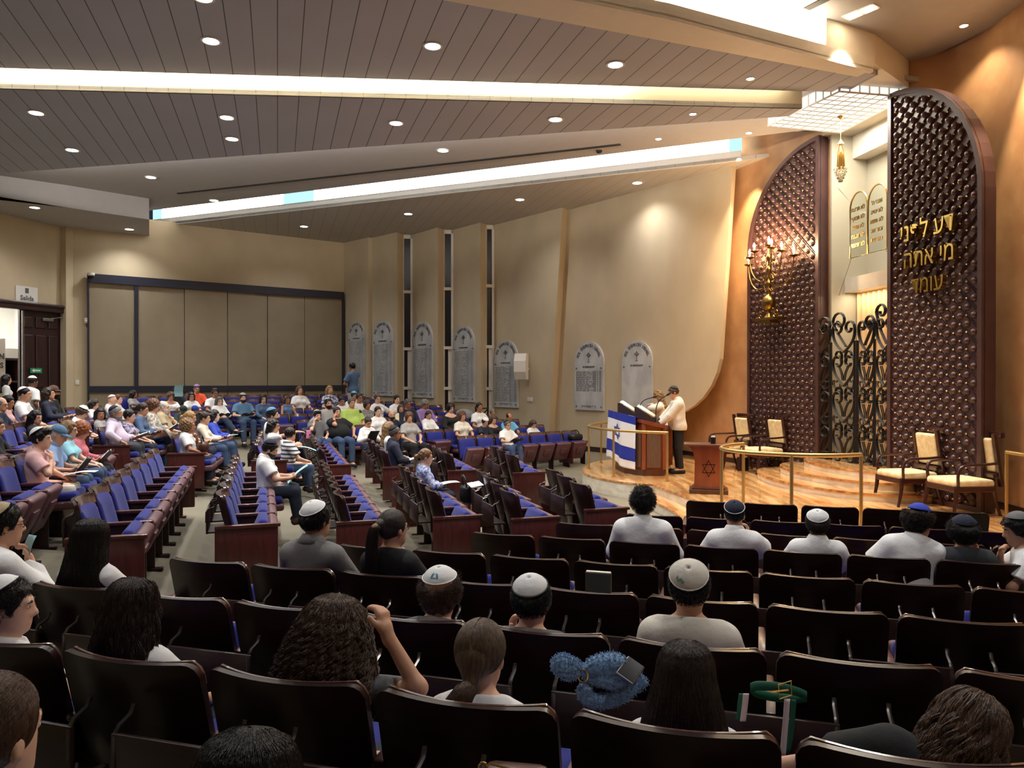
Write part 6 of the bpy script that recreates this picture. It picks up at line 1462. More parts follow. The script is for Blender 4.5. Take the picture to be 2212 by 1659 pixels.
mid['brhair'] = seated(226, 852, LNX, S(arms=('lap', 'lap'), lean=4, hp=4, fem=1, hy=8), 'woman with tied brown hair beside the bald man', shirt='white', pants='jeans', skin=0, hair='bun', hcol='chest', idx=4)
mid['lgirl'] = seated(289, 851, 'far N9', S(arms=('lap', 'lap'), lean=4, hp=6, fem=1, hy=-30), 'girl with long black hair before the folding partition, left', yaw=-50, shirt='lgrey', pants='jeans', skin=2, hair='long', hcol='black')
# woman standing near the door, man standing in the far corner
def standing(px, ptop, d, z, rz, sp, label, **kw):
    p = at(px, ptop, d); s = (p.z - z - .02) / 1.735; sp = dict(sp); sp.update(pose='stand', s=round(max(.8, min(1.15, s)), 2)); sp.setdefault('h', vox(d)); sp.setdefault('lean', 0); return person(p.x, p.y, z, rz, sp, label, **kw)
mid['stander'] = standing(10, 806, 16.2, .82, R(-40), S(arms=('hang', 'hang'), fem=1, sleeve='long', hp=6), 'woman standing by the door in white blouse with dark ponytail', shirt='white', pants='black', skin=1, hair='long', hcol='black')
mid['dkid'] = standing(66, 820, 14.2, .8, R(-25), S(arms=('hang', 'hang'), sleeve='short', hp=8), 'dark-skinned child with white headband standing before the dark door', shirt='white', pants='jeans', skin=3, hair='buzz', hcol='black', kip='white', ktilt=6)
mid['corner'] = standing(763, 780, 22.3, .9, R(62), S(arms=('cheek', 'clasp'), sleeve='short', hp=8), 'man standing in the far corner in blue polo, hand at his face', shirt='aegean', pants='beige', skin=2, hair='short', hcol='black')
# ---- far block, facing the platform
FAR = [
 (369, 846, S(arms=('lap', 'lap'), fem=1, vneck=1), 'woman with glasses and brown bob in white V-neck blouse', 'white', 'jeans', 1, 'bobcut', 'brown', dict(glasses=G_)),
 (381, 835, S(arms=('lap', 'lap'), sleeve='long'), 'dark-haired man in black with blue paper before his face', 'black', 'black', 1, 'short', 'black', {}),
 (414, 846, S(arms=('lap', 'lap'), fem=1), 'woman with straight black hair and glasses in white tee', 'white', 'jeans', 1, 'bob', 'black', dict(glasses=G_)),
 (425, 829, S(arms=('lap', 'lap'), hp=14), 'balding man in bright orange shirt and purple kippah', 'orange', 'jeans', 1, 'buzz', 'dgrey', dict(kip='purple', ktilt=8)),
 (465, 838, S(arms=('lap', 'lap'), hp=8), 'man with dark kippah and glasses in white shirt near the partition', 'white', 'jeans', 2, 'short', 'black', dict(kip='char', glasses=G_)),
 (474, 856, S(arms=('low', 'low'), fem=1, sleeve='long', legs='cross', fat=.3, hy=-6), 'grey-haired woman in white blouse with crossed legs in jeans', 'white', 'jeans', 0, 'bob', 'dgrey', dict(glasses=G_)),
 (525, 848, S(arms=('low', 'low')), 'young man in blue henley tee and pale kippah', 'teal', 'jeans', 0, 'short', 'dark', dict(kip='lgrey', ktilt=4, beard=('beard', 'dark'))),
 (569, 851, S(arms=('lap', 'lap'), fem=1, sleeve='long'), 'woman with long black hair and glasses in denim jacket', 'denim', 'jeans', 0, 'long', 'black', dict(glasses=G_)),
 (621, 854, S(arms=('lap', 'lap'), fem=1, sleeve='none'), 'woman with long ombre hair in sleeveless grey blouse', 'aegean', 'jeans', 2, 'wavy', 'brown', {}),
 (648, 832, S(arms=('lap', 'lap'), fem=1, hp=0), 'woman with light brown hair in white blouse in a back row', 'white', 'black', 0, 'long', 'chest', {}),
 (713, 831, S(arms=('lap', 'lap'), fem=1, hp=0), 'blonde woman in blue and white patterned dress, back row', 'bwpat', 'navy', 0, 'long', 'blonde', {}),
 (710, 857, S(arms=('arm', 'lap'), sleeve='long', lean=14, hp=2, side=-4), 'young man in pale shirt with one arm over the next seat', 'lgrey', 'black', 1, 'short', 'black', dict(kip='white', ktilt=36, beard=('beard', 'black'))),
 (686, 886, S(arms=('cheek', 'lap'), lean=2), 'boy in grey tee with white-edged kippah leaning on his fist', 'grey', 'jeans', 0, 'quiff', 'black', dict(kip='white', ktilt=40)),
 (729, 876, S(arms=('cheek', 'arm'), fat=.9, lean=14, hp=2), 'heavy man in black polo with hand on his face', 'black', 'jeans', 1, 'short', 'dark', {}),
 (738, 853, S(arms=('lap', 'lap'), fem=1, hp=20), 'girl with dark tied hair in white looking down', 'white', 'jeans', 2, 'bun', 'black', {}),
 (760, 856, S(arms=('lap', 'lap'), fat=.4, hp=6), 'man with grey hair in lime green polo', 'green', 'khaki', 1, 'short', 'dgrey', dict(collar=True)),
 (777, 846, S(arms=('lap', 'lap')), 'tall man with glasses in white shirt behind the green polo', 'white', 'khaki', 2, 'short', 'dark', dict(glasses=G_)),
 (765, 844, S(arms=('lap', 'lap'), hp=14), 'man in light blue kippah partly hidden in the back row', 'white', 'khaki', 1, 'short', 'dark', dict(kip='sky', ktilt=10)),
 (794, 861, S(arms=('lap', 'lap'), fem=1), 'woman with dark bob in grey patterned blouse', 'gpat', 'black', 2, 'bobcut', 'dark', {}),
 (816, 849, S(arms=('low', 'arm'), fem=1), 'woman with tied hair and glasses in white tee, back row', 'white', 'jeans', 0, 'bun', 'brown', dict(glasses=G_)),
 (776, 885, S(arms=('lap', 'lap'), fem=1, hp=12), 'girl with dark hair in hot pink top', 'hotpink', 'jeans', 1, 'long', 'black', {}),
 (817, 876, S(arms=('lap', 'lap'), fem=1, hp=6), 'woman with black ponytail in white scoop-neck top', 'white', 'black', 0, 'pony', 'black', {}),
 (795, 899, S(arms=('phone', 'phone'), fem=1, sleeve='long', hp=26), 'woman with messy updo in white shirt looking at her phone', 'white', 'navy', 1, 'bun', 'dark', dict(glasses='gold')),
 (847, 886, S(arms=('arm', 'arm'), sleeve='long', hy=10, fat=.3), 'bald man with moustache in dark jacket', 'navy', 'djeans', 1, None, 'dark', dict(beard=('beard', 'dark'))),
 (858, 851, S(arms=('lap', 'lap'), fem=1), 'woman with sleek black hair in white tee by the first slot window', 'white', 'black', 0, 'pony', 'black', {}),
 (881, 859, S(arms=('lap', 'lap'), sleeve='long', hp=14), 'grey-haired man with glasses in navy jacket under the slot window', 'navy', 'black', 2, 'short', 'dgrey', dict(glasses=G_)),
 (868, 873, S(arms=('lap', 'lap'), fem=1, sleeve='long', hy=20), 'woman with long dark brown hair in cream jacket', 'cream', 'black', 1, 'long', 'brown', {}),
 (885, 888, S(arms=('lap', 'lap'), fem=1, hy=10), 'woman with short brown hair in shiny grey blouse', 'lgrey', 'black', 1, 'bobcut', 'chest', {}),
 (918, 861, S(arms=('lap', 'lap'), sleeve='long', hp=20), 'grey-haired man in purple jacket over white shirt', 'purple', 'black', 2, 'puff', 'grey', {}),
 (926, 886, S(arms=('lap', 'lap'), fem=1, sleeve='long', hp=18, fat=.2), 'woman in white shirt with sunglasses on her hair', 'white', 'black', 1, 'pony', 'dark', {}),
 (974, 868, S(arms=('lap', 'lap'), fem=1, sleeve='long', hp=10, vneck=1), 'woman with short black hair and glasses in black jacket', 'black', 'black', 0, 'bobcut', 'black', dict(glasses=G_)),
 (999, 887, S(arms=('lap', 'lap'), fem=1, hp=16), 'woman with curly brown hair in off-white blouse', 'offwhite', 'black', 1, 'poof', 'chest', {}),
 (1036, 867, S(arms=('lap', 'lap'), fem=1, hp=4), 'woman in white tee beside the grey stroller', 'white', 'black', 2, 'pony', 'black', {}),
 (1064, 888, S(arms=('lap', 'lap'), sleeve='long', hp=14), 'grey-haired man mostly hidden behind the woman in black lace', 'char', 'black', 1, 'short', 'grey', {}),
 (1048, 902, S(arms=('lap', 'lap'), hp=20), 'child in white cap and dark top with white collar', 'navy', 'navy', 1, 'short', 'dark', dict(kip='white', ktilt=-10)),
 (1066, 897, S(arms=('lap', 'lap'), fem=1, sleeve='long', hp=18, vneck=1), 'woman with brown hair in black lace blouse', 'black', 'black', 0, 'bob', 'brown', {}),
 (1100, 891, S(arms=('lap', 'lap'), hp=18), 'balding man in sky blue shirt behind the man with the book', 'sky', 'black', 2, 'thin', 'black', dict(collar=True)),
 (1097, 909, S(arms=('low', 'low'), hp=4, lean=6), 'man with glasses in white shirt holding an open book in front row', 'white', 'jeans', 1, 'short', 'dgrey', dict(kip='black', glasses=G_, ktilt=36, collar=True)),
 (1152, 917, S(arms=('lap', 'lap'), fem=1, hp=30), 'little girl with long brown hair bowed low in second row', 'white', 'jeans', 0, 'long', 'brown', {}),
 (395, 878, S(arms=('lap', 'lap'), hp=40, sleeve='long'), 'person bending forward in dark teal hat and jacket', 'dgreen', 'black', 1, 'short', 'black', dict(cap='dgreen')),
 (420, 874, S(arms=('lap', 'lap'), hp=45), 'dark-haired person bending low with bright blue kippah', 'char', 'black', 1, 'short', 'black', dict(kip='royal', ktilt=-10)),
]
far = {}
ROWFIX = {369: 'far N7', 414: 'far N7', 465: 'far N7', 381: 'far N8', 425: 'far N8', 868: 'far N4', 776: 'far N4', 1064: 'far N4', 474: 'far N6', 525: 'far N6', 569: 'far N6', 621: 'far N6', 395: 'far N6', 420: 'far N6', 1097: 'far N1', 1152: 'far N2', 1066: 'far N2', 1048: 'far N2', 1100: 'far N2', 926: 'far N3', 795: 'far N2', 847: 'far N3', 729: 'far N3', 686: 'far N3'}
for px, py, sp, lb, sh, pa, sk, ha, hcl, kw in FAR:
    far[px] = seated(px, py, ROWFIX.get(px), sp, lb, shirt=sh, pants=pa, skin=sk, hair=ha, hcol=hcl, **kw)
# ---- the two readers on the platform
mid['reader'] = standing(1466, 827, 14.75, .3, R(88), S(arms=('desk', 'desk'), sleeve='long', hp=24, fat=.35, lean=-4, loose=.03), 'man standing at the lectern in cream shirt and black trousers, head bowed', shirt='offwhite', pants='black', skin=1, hair='short', hcol='brown', kip='char', glasses=G_, collar=True, ktilt=34)
mid['readeress'] = standing(1428, 837, 15.55, .3, R(70), S(arms=('desk', 'table'), sleeve='long', hp=18, fem=1, lean=-2, loose=.024), 'woman standing at the lectern in cream blouse with long fair hair', shirt='offwhite', pants='black', skin=0, hair='wavy', hcol='dblonde')
# ---- things in their hands
def hb(key, name, kind, label, cat, where='both', off=(0, 0, 0), tilt=30, src=None):
    r_, d_ = (src or mid)[key]
    return held(r_, d_, name, kind, label, cat, where, off, tilt)
hb('cap', 'prayer_book', 'book', 'open book in the hands of the man in the grey-blue cap', 'book', tilt=55); hb('rose', 'prayer_book', 'book', 'dark-covered open book held by the red-haired woman', 'book', tilt=50)
hb('lav', 'prayer_book', 'bluebook', 'open white book on the lap of the man in lavender', 'book', 'l', tilt=20, off=(-.06, .02, 0)); hb('denimg', 'leaflet', 'cover_grey', 'grey folder before the denim woman', 'folder', tilt=-50, off=(.1, .06, -.02))
hb('bfloral', 'prayer_book', 'book', 'open book held by the woman in beige floral', 'book', tilt=35); hb('dpull', 'leaflet', 'page_blue', 'light blue leaflet on the lap beside the curly blonde woman', 'leaflet', tilt=12, off=(.02, .02, 0))
hb('bjacket', 'leaflet', 'page_blue', 'light blue leaflet held by the woman in blue jacket', 'leaflet', tilt=20); hb('wman', 'leaflet', 'page_white', 'white sheet held out by the man behind the smiling woman', 'leaflet', tilt=60, off=(-.1, .1, .02))
hb('smile', 'leaflet', 'page_blue', 'light blue leaflet lying beside the boy in stripes', 'leaflet', 'l', tilt=-15, off=(0, .14, .0)); hb('beard', 'leaflet', 'page_blue', 'small blue leaflet held by the man with the full beard', 'leaflet', tilt=42)
hb('bprint', 'notebook', 'page_white', 'white booklet on the lap of the woman in blue print', 'booklet', tilt=8, off=(0, -.02, -.02)); hb('dsuit', 'leaflet', 'page_white', 'white sheet on the lap of the man in dark suit', 'leaflet', tilt=8, off=(0, .05, -.02))
hb(1097, 'prayer_book', 'book', 'open book on the lap of the man in the front row', 'book', tilt=25, src=far); hb(474, 'notebook', 'notebook', 'dark notebook on the lap of the grey-haired woman', 'notebook', tilt=20, src=far); hb(525, 'notebook', 'notebook', 'dark notebook held by the young man in blue henley', 'notebook', tilt=15, src=far)
hb(795, 'mobile_phone', 'cover_black', 'phone in the hands of the woman with messy updo', 'phone', tilt=50, src=far); hb(381, 'leaflet', 'page_blue', 'blue paper held before the face of the man in black', 'leaflet', tilt=75, off=(0, -.12, .42), src=far)
hb('pink', 'leaflet', 'page_white', 'white open booklet on the lap of the young man in pink', 'booklet', 'l', tilt=6, off=(.02, .03, .0)); c_ = hb('specs', 'leaflet', 'page_blue', 'small blue card held by the man with glasses at the left edge', 'card', 'r', tilt=70, off=(.0, -.1, .05), src=near)
c_.scale = (.35, .35, .35)
# ------------------------------------------------------------------ hair of the heads nearest to the camera: a volume and its strands
def strands(name, paths, radii, m, parent, mx):
    hc_ = bpy.data.hair_curves.new(name); hc_.add_curves([len(p) for p in paths])
    P = np.concatenate(paths).astype(np.float32); hc_.attributes['position'].data.foreach_set('vector', P.ravel())
    ra = hc_.attributes.new('radius', 'FLOAT', 'POINT') if 'radius' not in hc_.attributes else hc_.attributes['radius']
    ra.data.foreach_set('value', np.concatenate([np.full(len(p), r) * np.linspace(1, .6, len(p)) for p, r in zip(paths, radii)]).astype(np.float32))
    hc_.materials.append(m); o = bpy.data.objects.new(name, hc_); COL.objects.link(o); o.parent = parent; o.matrix_local = mx; return o
def head_m(d): return Matrix([[*(d['RH'][i] * d['hs']), d['hc'][i]] for i in range(3)] + [[0, 0, 0, 1]])
def fall_hair(key, prof, hcol, n=5200, locks=0, wave=0.0, wfr=30, curl=0.0, cfr=60, openf=48, seed=1, r=.0009, tip=None, thick=.02):
    """prof: (z, cy, rx, ry) from the crown down; the face side stays open below the forehead"""
    root, d = near[key]; mx = head_m(d); rnd = np.random.RandomState(seed); prof = np.array(prof)
    zs = prof[:, 0]; f = lambda z, k: np.interp(-z, -zs, prof[:, k])
    na, nz = 40, 34; zz = np.linspace(zs[0], zs[-1], nz); V = []
    for z in zz:
        op = R(openf) * np.clip((.075 - z) / .05, 0, 1)
        for j in range(na):
            th = op + (2 * math.pi - 2 * op) * j / (na - 1)
            w_ = 1 + (.02 + wave * 2) * math.sin(th * 7 + z * wfr + seed) + (curl * 2.2) * math.sin(th * 13 - z * 30) * math.sin(z * 70 + th * 5)
            V.append((f(z, 2) * .955 * w_ * math.sin(th), f(z, 1) + f(z, 3) * .955 * w_ * math.cos(th), z))
    mb = MB(); mb.add(V, [(i * na + j, i * na + j + 1, (i + 1) * na + j + 1, (i + 1) * na + j) for i in range(nz - 1) for j in range(na - 1)])
    hv = mb.build('hair', M['hair_' + hcol], root, smooth=True, sharp=180); hv.matrix_local = mx
    paths = []
    LK = [(R(openf) + (2 * math.pi - 2 * R(openf)) * rnd.rand(), rnd.rand() * 6.3, .75 + .5 * rnd.rand(), .9 + .16 * rnd.rand(), zs[0] - (zs[0] + .12) * rnd.rand() ** 1.5, zs[-1] + .12 * rnd.rand() ** 2, rnd.rand() * .5 - .25) for _ in range(locks)]
    for i in range(n if locks else 0):
        th, ph, fk, sk, z0, ln, dr = LK[i % locks]; k = 30; t = np.linspace(0, 1, k); z = z0 + (ln - z0) * t; q1, q2 = rnd.rand() * 6.3, rnd.rand()
        th2 = np.clip(th + dr * t, R(openf), 2 * math.pi - R(openf)); rx, ry, cy = f(z, 2) * sk, f(z, 3) * sk, f(z, 1)
        am = (curl or wave) * np.clip(t * 3, .15, 1) * (.8 + .4 * q2); an_ = z * (cfr if curl else wfr) * fk + ph; jit = .0035 * math.cos(q1)
        x = rx * np.sin(th2) + am * np.cos(an_) + .004 * math.sin(q1) * (1 + t); y = cy + ry * np.cos(th2) + (am * np.sin(an_) if curl else .3 * am * np.sin(an_)) + jit * (1 + t)
        paths.append(np.stack([x, y, z + .004 * math.sin(q1 * 2)], 1))
    for i in range(n // 3 if locks else n):
        th = R(openf) + (2 * math.pi - 2 * R(openf)) * rnd.rand(); z0 = zs[0] - (zs[0] - .02) * rnd.rand() ** 1.6 * .8; ln = zs[-1] + (.05 * rnd.rand() if rnd.rand() < .7 else .16 * rnd.rand()); k = 22 if curl or wave else 14
        if i % 3 == 0: z0 = zs[0] - .001
        z = np.linspace(z0, ln, k); t = np.linspace(0, 1, k); sc_ = .97 + .06 * rnd.rand(); ph = rnd.rand() * 6.3; dth = (rnd.rand() - .5) * .22 * t
        clump = math.floor(th * 9) / 9 * 7.0
        rx, ry, cy = f(z, 2) * sc_, f(z, 3) * sc_, f(z, 1); tt = th + dth
        op = R(openf) * np.clip((.075 - z) / .05, 0, 1); tt = np.clip(tt, op, 2 * math.pi - op)
        wv = wave * np.sin(z * wfr + clump + ph * .35) * np.clip(t * 2, 0, 1)
        x = (rx + wv) * np.sin(tt); y = cy + (ry + wv) * np.cos(tt)
        if curl: x = x + curl * np.cos(z * cfr + clump * .3 + ph * 1.0) * np.clip(t * 2.5, 0, 1); y = y + curl * np.sin(z * cfr + clump * .3 + ph * 1.0) * np.clip(t * 2.5, 0, 1); z = z + curl * .5 * np.sin(z * cfr * 1.3 + ph)
        paths.append(np.stack([x, y, z], 1))
    strands('hair_strands', paths, np.full(len(paths), r), M['hair_' + (tip or hcol)], hv, Matrix.Identity(4))
    return hv
def sleek_hair(key, gather, hcol, tail=None, n=4200, seed=2, r=.0009, tipcol=None, part=True):
    root, d = near[key]; mx = head_m(d); rnd = np.random.RandomState(seed)
    F = Field((-.16, -.22, -.2), (.16, .18, .2), .006); skull(F, .012); F.cap((0, -.08, .0), gather, .05, .03, .04); hairline(F, -.075 if gather[2] > -.03 else -.1, -.03, .066)
    me = F.mesh('hair'); me.materials.append(M['hair_' + hcol]); hv = link('hair', me, None, root); hv.matrix_local = mx
    g = np.array(gather); paths = []
    c0 = np.array((0, -.014, .027)); rr = np.array((.091, .111, .107))
    for i in range(n):
        s = -1 if i % 2 else 1; a = rnd.rand(); b = rnd.rand()
        u0 = unit(np.array((s * (.04 + .9 * b), .75 - 1.1 * a * (1 - .3 * b), .45 + .5 * (1 - b) - .55 * b * a)))
        if u0[1] > .62 and u0[2] < .35: continue
        u1 = unit((g - c0) / rr + np.array((s * .12 * rnd.rand(), 0, .1 * rnd.rand())))
        t = np.linspace(0, 1, 13)[:, None]; om = math.acos(np.clip(u0 @ u1, -1, 1)); q = (np.sin((1 - t) * om) * u0 + np.sin(t * om) * u1) / max(1e-4, math.sin(om))
        k_ = 1.0 + .015 * rnd.rand(); P = c0 + q * rr * k_; w = np.clip((t - .8) / .2, 0, 1); P = P * (1 - w * .5) + g * w * .5; paths.append(P)
    if tail:
        T = np.array(smooth_line3(tail, 5)); nT = len(T)
        for i in range(n // 2):
            q = 2 * math.pi * rnd.rand(); e = rnd.rand() ** .5; wdt = np.interp(np.linspace(0, 1, nT), [0, .15, .55, 1], [.018, .036, .046, .014 + .04 * rnd.rand()]); ph = rnd.rand() * 6
            P = T + np.stack([wdt * e * math.cos(q) + .004 * np.sin(np.linspace(0, 9, nT) + ph), wdt * e * math.sin(q) * .8, .01 * (rnd.rand() - .5) * np.ones(nT)], 1); L_ = int(nT * (.75 + .25 * rnd.rand())); paths.append(P[:L_])
        mb = MB(); wd = np.interp(np.linspace(0, 1, nT), [0, .15, .55, 1], [.014, .026, .028, .008]); mb.tube([tuple(p) for p in T], list(wd), 10); tl = mb.build('ponytail', M['hair_' + (tipcol or hcol)], root, smooth=True); tl.matrix_local = mx
        mb = MB(); mb.tube([tuple(T[0] + (T[1] - T[0]) * .2), tuple(T[1])], .02, 10); tb = mb.build('hair_tie', M['hair_' + hcol], tl)
    strands('hair_strands', paths, np.full(len(paths), r), M['hair_' + hcol], hv, Matrix.Identity(4)); return hv
def smooth_line3(p, k): return [tuple(v) for v in smooth_line([Vector(q) for q in p], k)]
def short_fuzz(key, hcol, ln=.016, n=2600, lift=.02, seed=3, curl=0.0, low=-.08, kt=None):
    root, d = near[key]; mx = head_m(d); rnd = np.random.RandomState(seed); c0 = np.array((0, -.014, .027)); rr = np.array((.078, .098, .095)) + lift; paths = []
    while len(paths) < n:
        u = unit(rnd.randn(3)); p = c0 + u * rr; ly = np.interp(p[1], [-.1, -.03, .0, .035, .062, .075], [low, low, -.035, -.02, .045, .066])
        if p[2] < ly: continue
        if kt is not None and u @ np.array((0, -math.sin(R(kt)), math.cos(R(kt)))) > .5: continue
        dn = unit(np.array((u[0] * .4, -.6 + .3 * u[1], -.55 if u[2] < .6 else -.1)) + .35 * rnd.randn(3)); t = np.linspace(0, 1, 6)[:, None]
        P = p - u * .008 + dn * ln * t + u * (.012 * np.sin(t * 2.2)); 
        if curl: P = P + curl * np.concatenate([np.cos(t * 7 + u[0] * 9), np.sin(t * 7 + u[2] * 9), np.cos(t * 6)], 1) * t
        paths.append(P)
    hv = [c for c in root.children if c.name.startswith('hair')]
    o = strands('hair_strands', paths, np.full(n, .0009), M['hair_' + hcol], hv[0] if hv else root, Matrix.Identity(4) if hv else mx)
CR = [(.128, -.02, .004, .004), (.124, -.02, .035, .04), (.11, -.02, .062, .072), (.085, -.018, .082, .095), (.05, -.018, .094, .112), (.01, -.022, .098, .116)]
fall_hair('wavy', CR + [(-.05, -.03, .105, .115), (-.12, -.04, .118, .105), (-.2, -.05, .135, .09), (-.3, -.06, .15, .075), (-.36, -.06, .13, .06)], 'dark', wave=.013, wfr=42, seed=4, n=6500, locks=210)
CB = [(.15, -.02, .006, .006), (.145, -.02, .04, .045), (.125, -.02, .08, .085), (.09, -.02, .11, .11), (.04, -.025, .135, .13)]
fall_hair('bigcurls', CB + [(-.03, -.035, .16, .14), (-.1, -.045, .185, .145), (-.18, -.05, .205, .14), (-.26, -.05, .2, .12), (-.3, -.05, .17, .09)], 'brown', n=8500, curl=.0135, cfr=120, wave=.004, wfr=30, locks=430, r=.001, openf=40, seed=5)
fall_hair('straight', CR + [(-.05, -.028, .112, .122), (-.12, -.04, .132, .112), (-.22, -.055, .152, .095), (-.34, -.065, .162, .075), (-.42, -.065, .15, .05)], 'dark', n=6500, wave=.002, wfr=20, seed=6)
fall_hair('blacklong', CR + [(-.05, -.03, .108, .115), (-.14, -.04, .13, .105), (-.24, -.05, .165, .09), (-.34, -.06, .19, .075), (-.42, -.06, .19, .06)], 'black', n=4200, wave=.002, wfr=16, seed=7)
fall_hair('sleek', CR + [(-.05, -.028, .1, .115), (-.12, -.04, .11, .1), (-.24, -.06, .12, .07)], 'black', n=5200, seed=8)
fall_hair('leaning', CR + [(-.05, -.03, .108, .118), (-.14, -.05, .11, .1), (-.25, -.07, .095, .075), (-.36, -.09, .06, .05)], 'brown', n=7000, wave=.011, wfr=60, seed=9, openf=60, locks=160)
sleek_hair('lowpony', (0, -.108, -.062), 'ash', tail=[(0, -.112, -.066), (-.01, -.14, -.085), (-.035, -.15, -.13), (-.07, -.14, -.19), (-.1, -.13, -.25)])
sleek_hair('ponylady', (0, -.125, .035), 'dark', tail=[(0, -.125, .035), (0, -.16, .02), (-.01, -.172, -.06), (-.02, -.165, -.2), (-.03, -.15, -.33), (-.035, -.14, -.4)], tipcol='dblonde')
sleek_hair('braid', (0, -.11, -.04), 'brown', tail=[(0, -.112, -.045), (.03, -.13, -.1), (.055, -.13, -.18), (.05, -.13, -.3)], tipcol='dblonde')
for k_, hc2, ln_, lf_, cu_ in (('curlyboy', 'black', .026, .022, .008), ('navykip', 'black', .006, .004, 0), ('whitekip', 'dark', .016, .015, 0), ('bluekip', 'dark', .022, .03, .006), ('tee', 'black', .022, .03, .009), ('edgeboy', 'black', .022, .03, .004), ('suit', 'black', .012, .013, 0),
                         ('sweater', 'black', .01, .012, 0), ('greentrim', 'black', .014, .013, .002), ('emblem', 'brown', .03, .03, .003), ('specs', 'black', .012, .013, 0), ('bow', 'black', .02, .012, 0)):
    short_fuzz(k_, hc2, ln_, 2400, lf_, 11, cu_, kt={'navykip': 40, 'whitekip': 32, 'bluekip': 0, 'tee': 18, 'edgeboy': 12, 'suit': 30, 'sweater': 46, 'greentrim': 34, 'emblem': 40, 'specs': 40, 'bow': 34}.get(k_))
# ------------------------------------------------------------------ theatre seats
def grid_shell(f, us, vs_):
    """closed thin shell from a front and a rear surface: f(u, v, side)"""
    nu, nv = len(us), len(vs_); V = []; F = []
    for sd in (0, 1):
        for v in vs_:
            for u in us: V.append(f(u, v, sd))
    N_ = nu * nv; q = lambda i, j, s: s * N_ + j * nu + i
    for j in range(nv - 1):
        for i in range(nu - 1):
            F.append((q(i, j, 0), q(i + 1, j, 0), q(i + 1, j + 1, 0), q(i, j + 1, 0))); F.append((q(i, j, 1), q(i, j + 1, 1), q(i + 1, j + 1, 1), q(i + 1, j, 1)))
    for i in range(nu - 1):
        F.append((q(i, 0, 0), q(i, 0, 1), q(i + 1, 0, 1), q(i + 1, 0, 0))); F.append((q(i, nv - 1, 0), q(i + 1, nv - 1, 0), q(i + 1, nv - 1, 1), q(i, nv - 1, 1)))
    for j in range(nv - 1):
        F.append((q(0, j, 0), q(0, j + 1, 0), q(0, j + 1, 1), q(0, j, 1))); F.append((q(nu - 1, j, 0), q(nu - 1, j, 1), q(nu - 1, j + 1, 1), q(nu - 1, j + 1, 0)))
    return V, F
HWID = .262
def back_surface(x, z):      # y of the seat back: leaning, hollow towards the sitter
    return -.03 - .25 * (z - .87) + .055 * (x / HWID) ** 2
def seat_parts():
    P = {}
    us = np.linspace(-1, 1, 13); vz = np.array([.2, .3, .45, .6, .72, .80, .83, .853, .866, .87])
    def shell(u, v, sd):
        k = max(0, (v - .82) / .05); half = HWID - .045 * (1 - math.sqrt(max(0, 1 - k * k))) - (.03 if v < .45 else 0) * min(1, (.45 - v) / .2 if v < .45 else 0)
        x = u * half; return (x, back_surface(x, v) - (.024 if sd else 0), v)
    mb = MB(); mb.add(*grid_shell(shell, us, vz)); mb.smooth = True
    P['back'] = mb
    def pad(u, v, sd):
        k = max(0, (v - .76) / .045); half = .232 - .04 * (1 - math.sqrt(max(0, 1 - k * k))); x = u * half; edge = min(1, (1 - abs(u)) * 5, (v - .40) * 14 + .2, (.807 - v) * 16)
        return (x, back_surface(x, v) + (.042 * max(0, edge) ** .5 + .006 if sd == 0 else .001), v)
    mb = MB(); mb.add(*grid_shell(pad, np.concatenate([[-1, -.96, -.88], np.linspace(-.7, .7, 7), [.88, .96, 1]]), np.array([.40, .43, .5, .6, .7, .76, .785, .80, .805]))); P['pad'] = mb
    return P
SP = seat_parts()
def sm(me): me.polygons.foreach_set('use_smooth', [True] * len(me.polygons)); me.set_sharp_from_angle(angle=R(42)); return me
def fixn(mb, name, mats):
    me = mb.mesh(name); bm = bmesh.new(); bm.from_mesh(me); bmesh.ops.recalc_face_normals(bm, faces=bm.faces[:]); bm.to_mesh(me); bm.free()
    for m in mats: me.materials.append(m)
    return sm(me)
BACK = fixn(SP['back'], 'back_shell', [M['mahogany']]); PAD = fixn(SP['pad'], 'back_pad', [M['blue_fabric']])
mb = MB()      # wooden rim along the upper front of the back
us = np.linspace(-1, 1, 13)
mb.add(*grid_shell(lambda u, v, sd: (u * (HWID - .004 - .03 * max(0, (v - .845) / .025)), back_surface(u * HWID, v) + (.008 if sd == 0 else -.001), v), us, np.array([.795, .83, .852, .866, .8705])))
RIM = fixn(mb, 'top_rim', [M['walnut_rim']])
def tilt(mbx, ang, piv):
    m = Matrix.Translation(piv) @ Matrix.Rotation(ang, 4, 'X') @ Matrix.Translation(-Vector(piv)); mbx.v = [tuple(m @ Vector(v)) for v in mbx.v]; return mbx
def cushion(ang):
    piv = Vector((0, .30, .40)) if ang > .3 else Vector((0, .12, .4))
    c = MB(); c.rbox((0, .33, .455), (.46, .43, .09), .038, seg=3); p = MB(); p.rbox((0, .335, .375), (.475, .44, .085), .03, seg=3)
    p.rbox((0, .36, .325), (.2, .16, .03), .012)
    return fixn(tilt(c, ang, piv), 'seat_cushion', [M['blue_fabric']]), fixn(tilt(p, ang, piv), 'seat_pan', [M['mauve_pan']])
CUP, PUP = cushion(R(66)); CDN, PDN = cushion(R(3))
PX = -.278
mb = MB(); mb.rbox((PX, .25, .615), (.055, .38, .032), .01); ARM = fixn(mb, 'armrest', [M['mahogany_panel']])
mb = MB(); mb.rbox((PX, .24, .28), (.03, .16, .58), .01); mb.rbox((PX, .24, -.005), (.07, .3, .03), .01); mb.rbox((PX, .2, .48), (.03, .3, .24), .01); STD = fixn(mb, 'standard', [M['mahogany']])
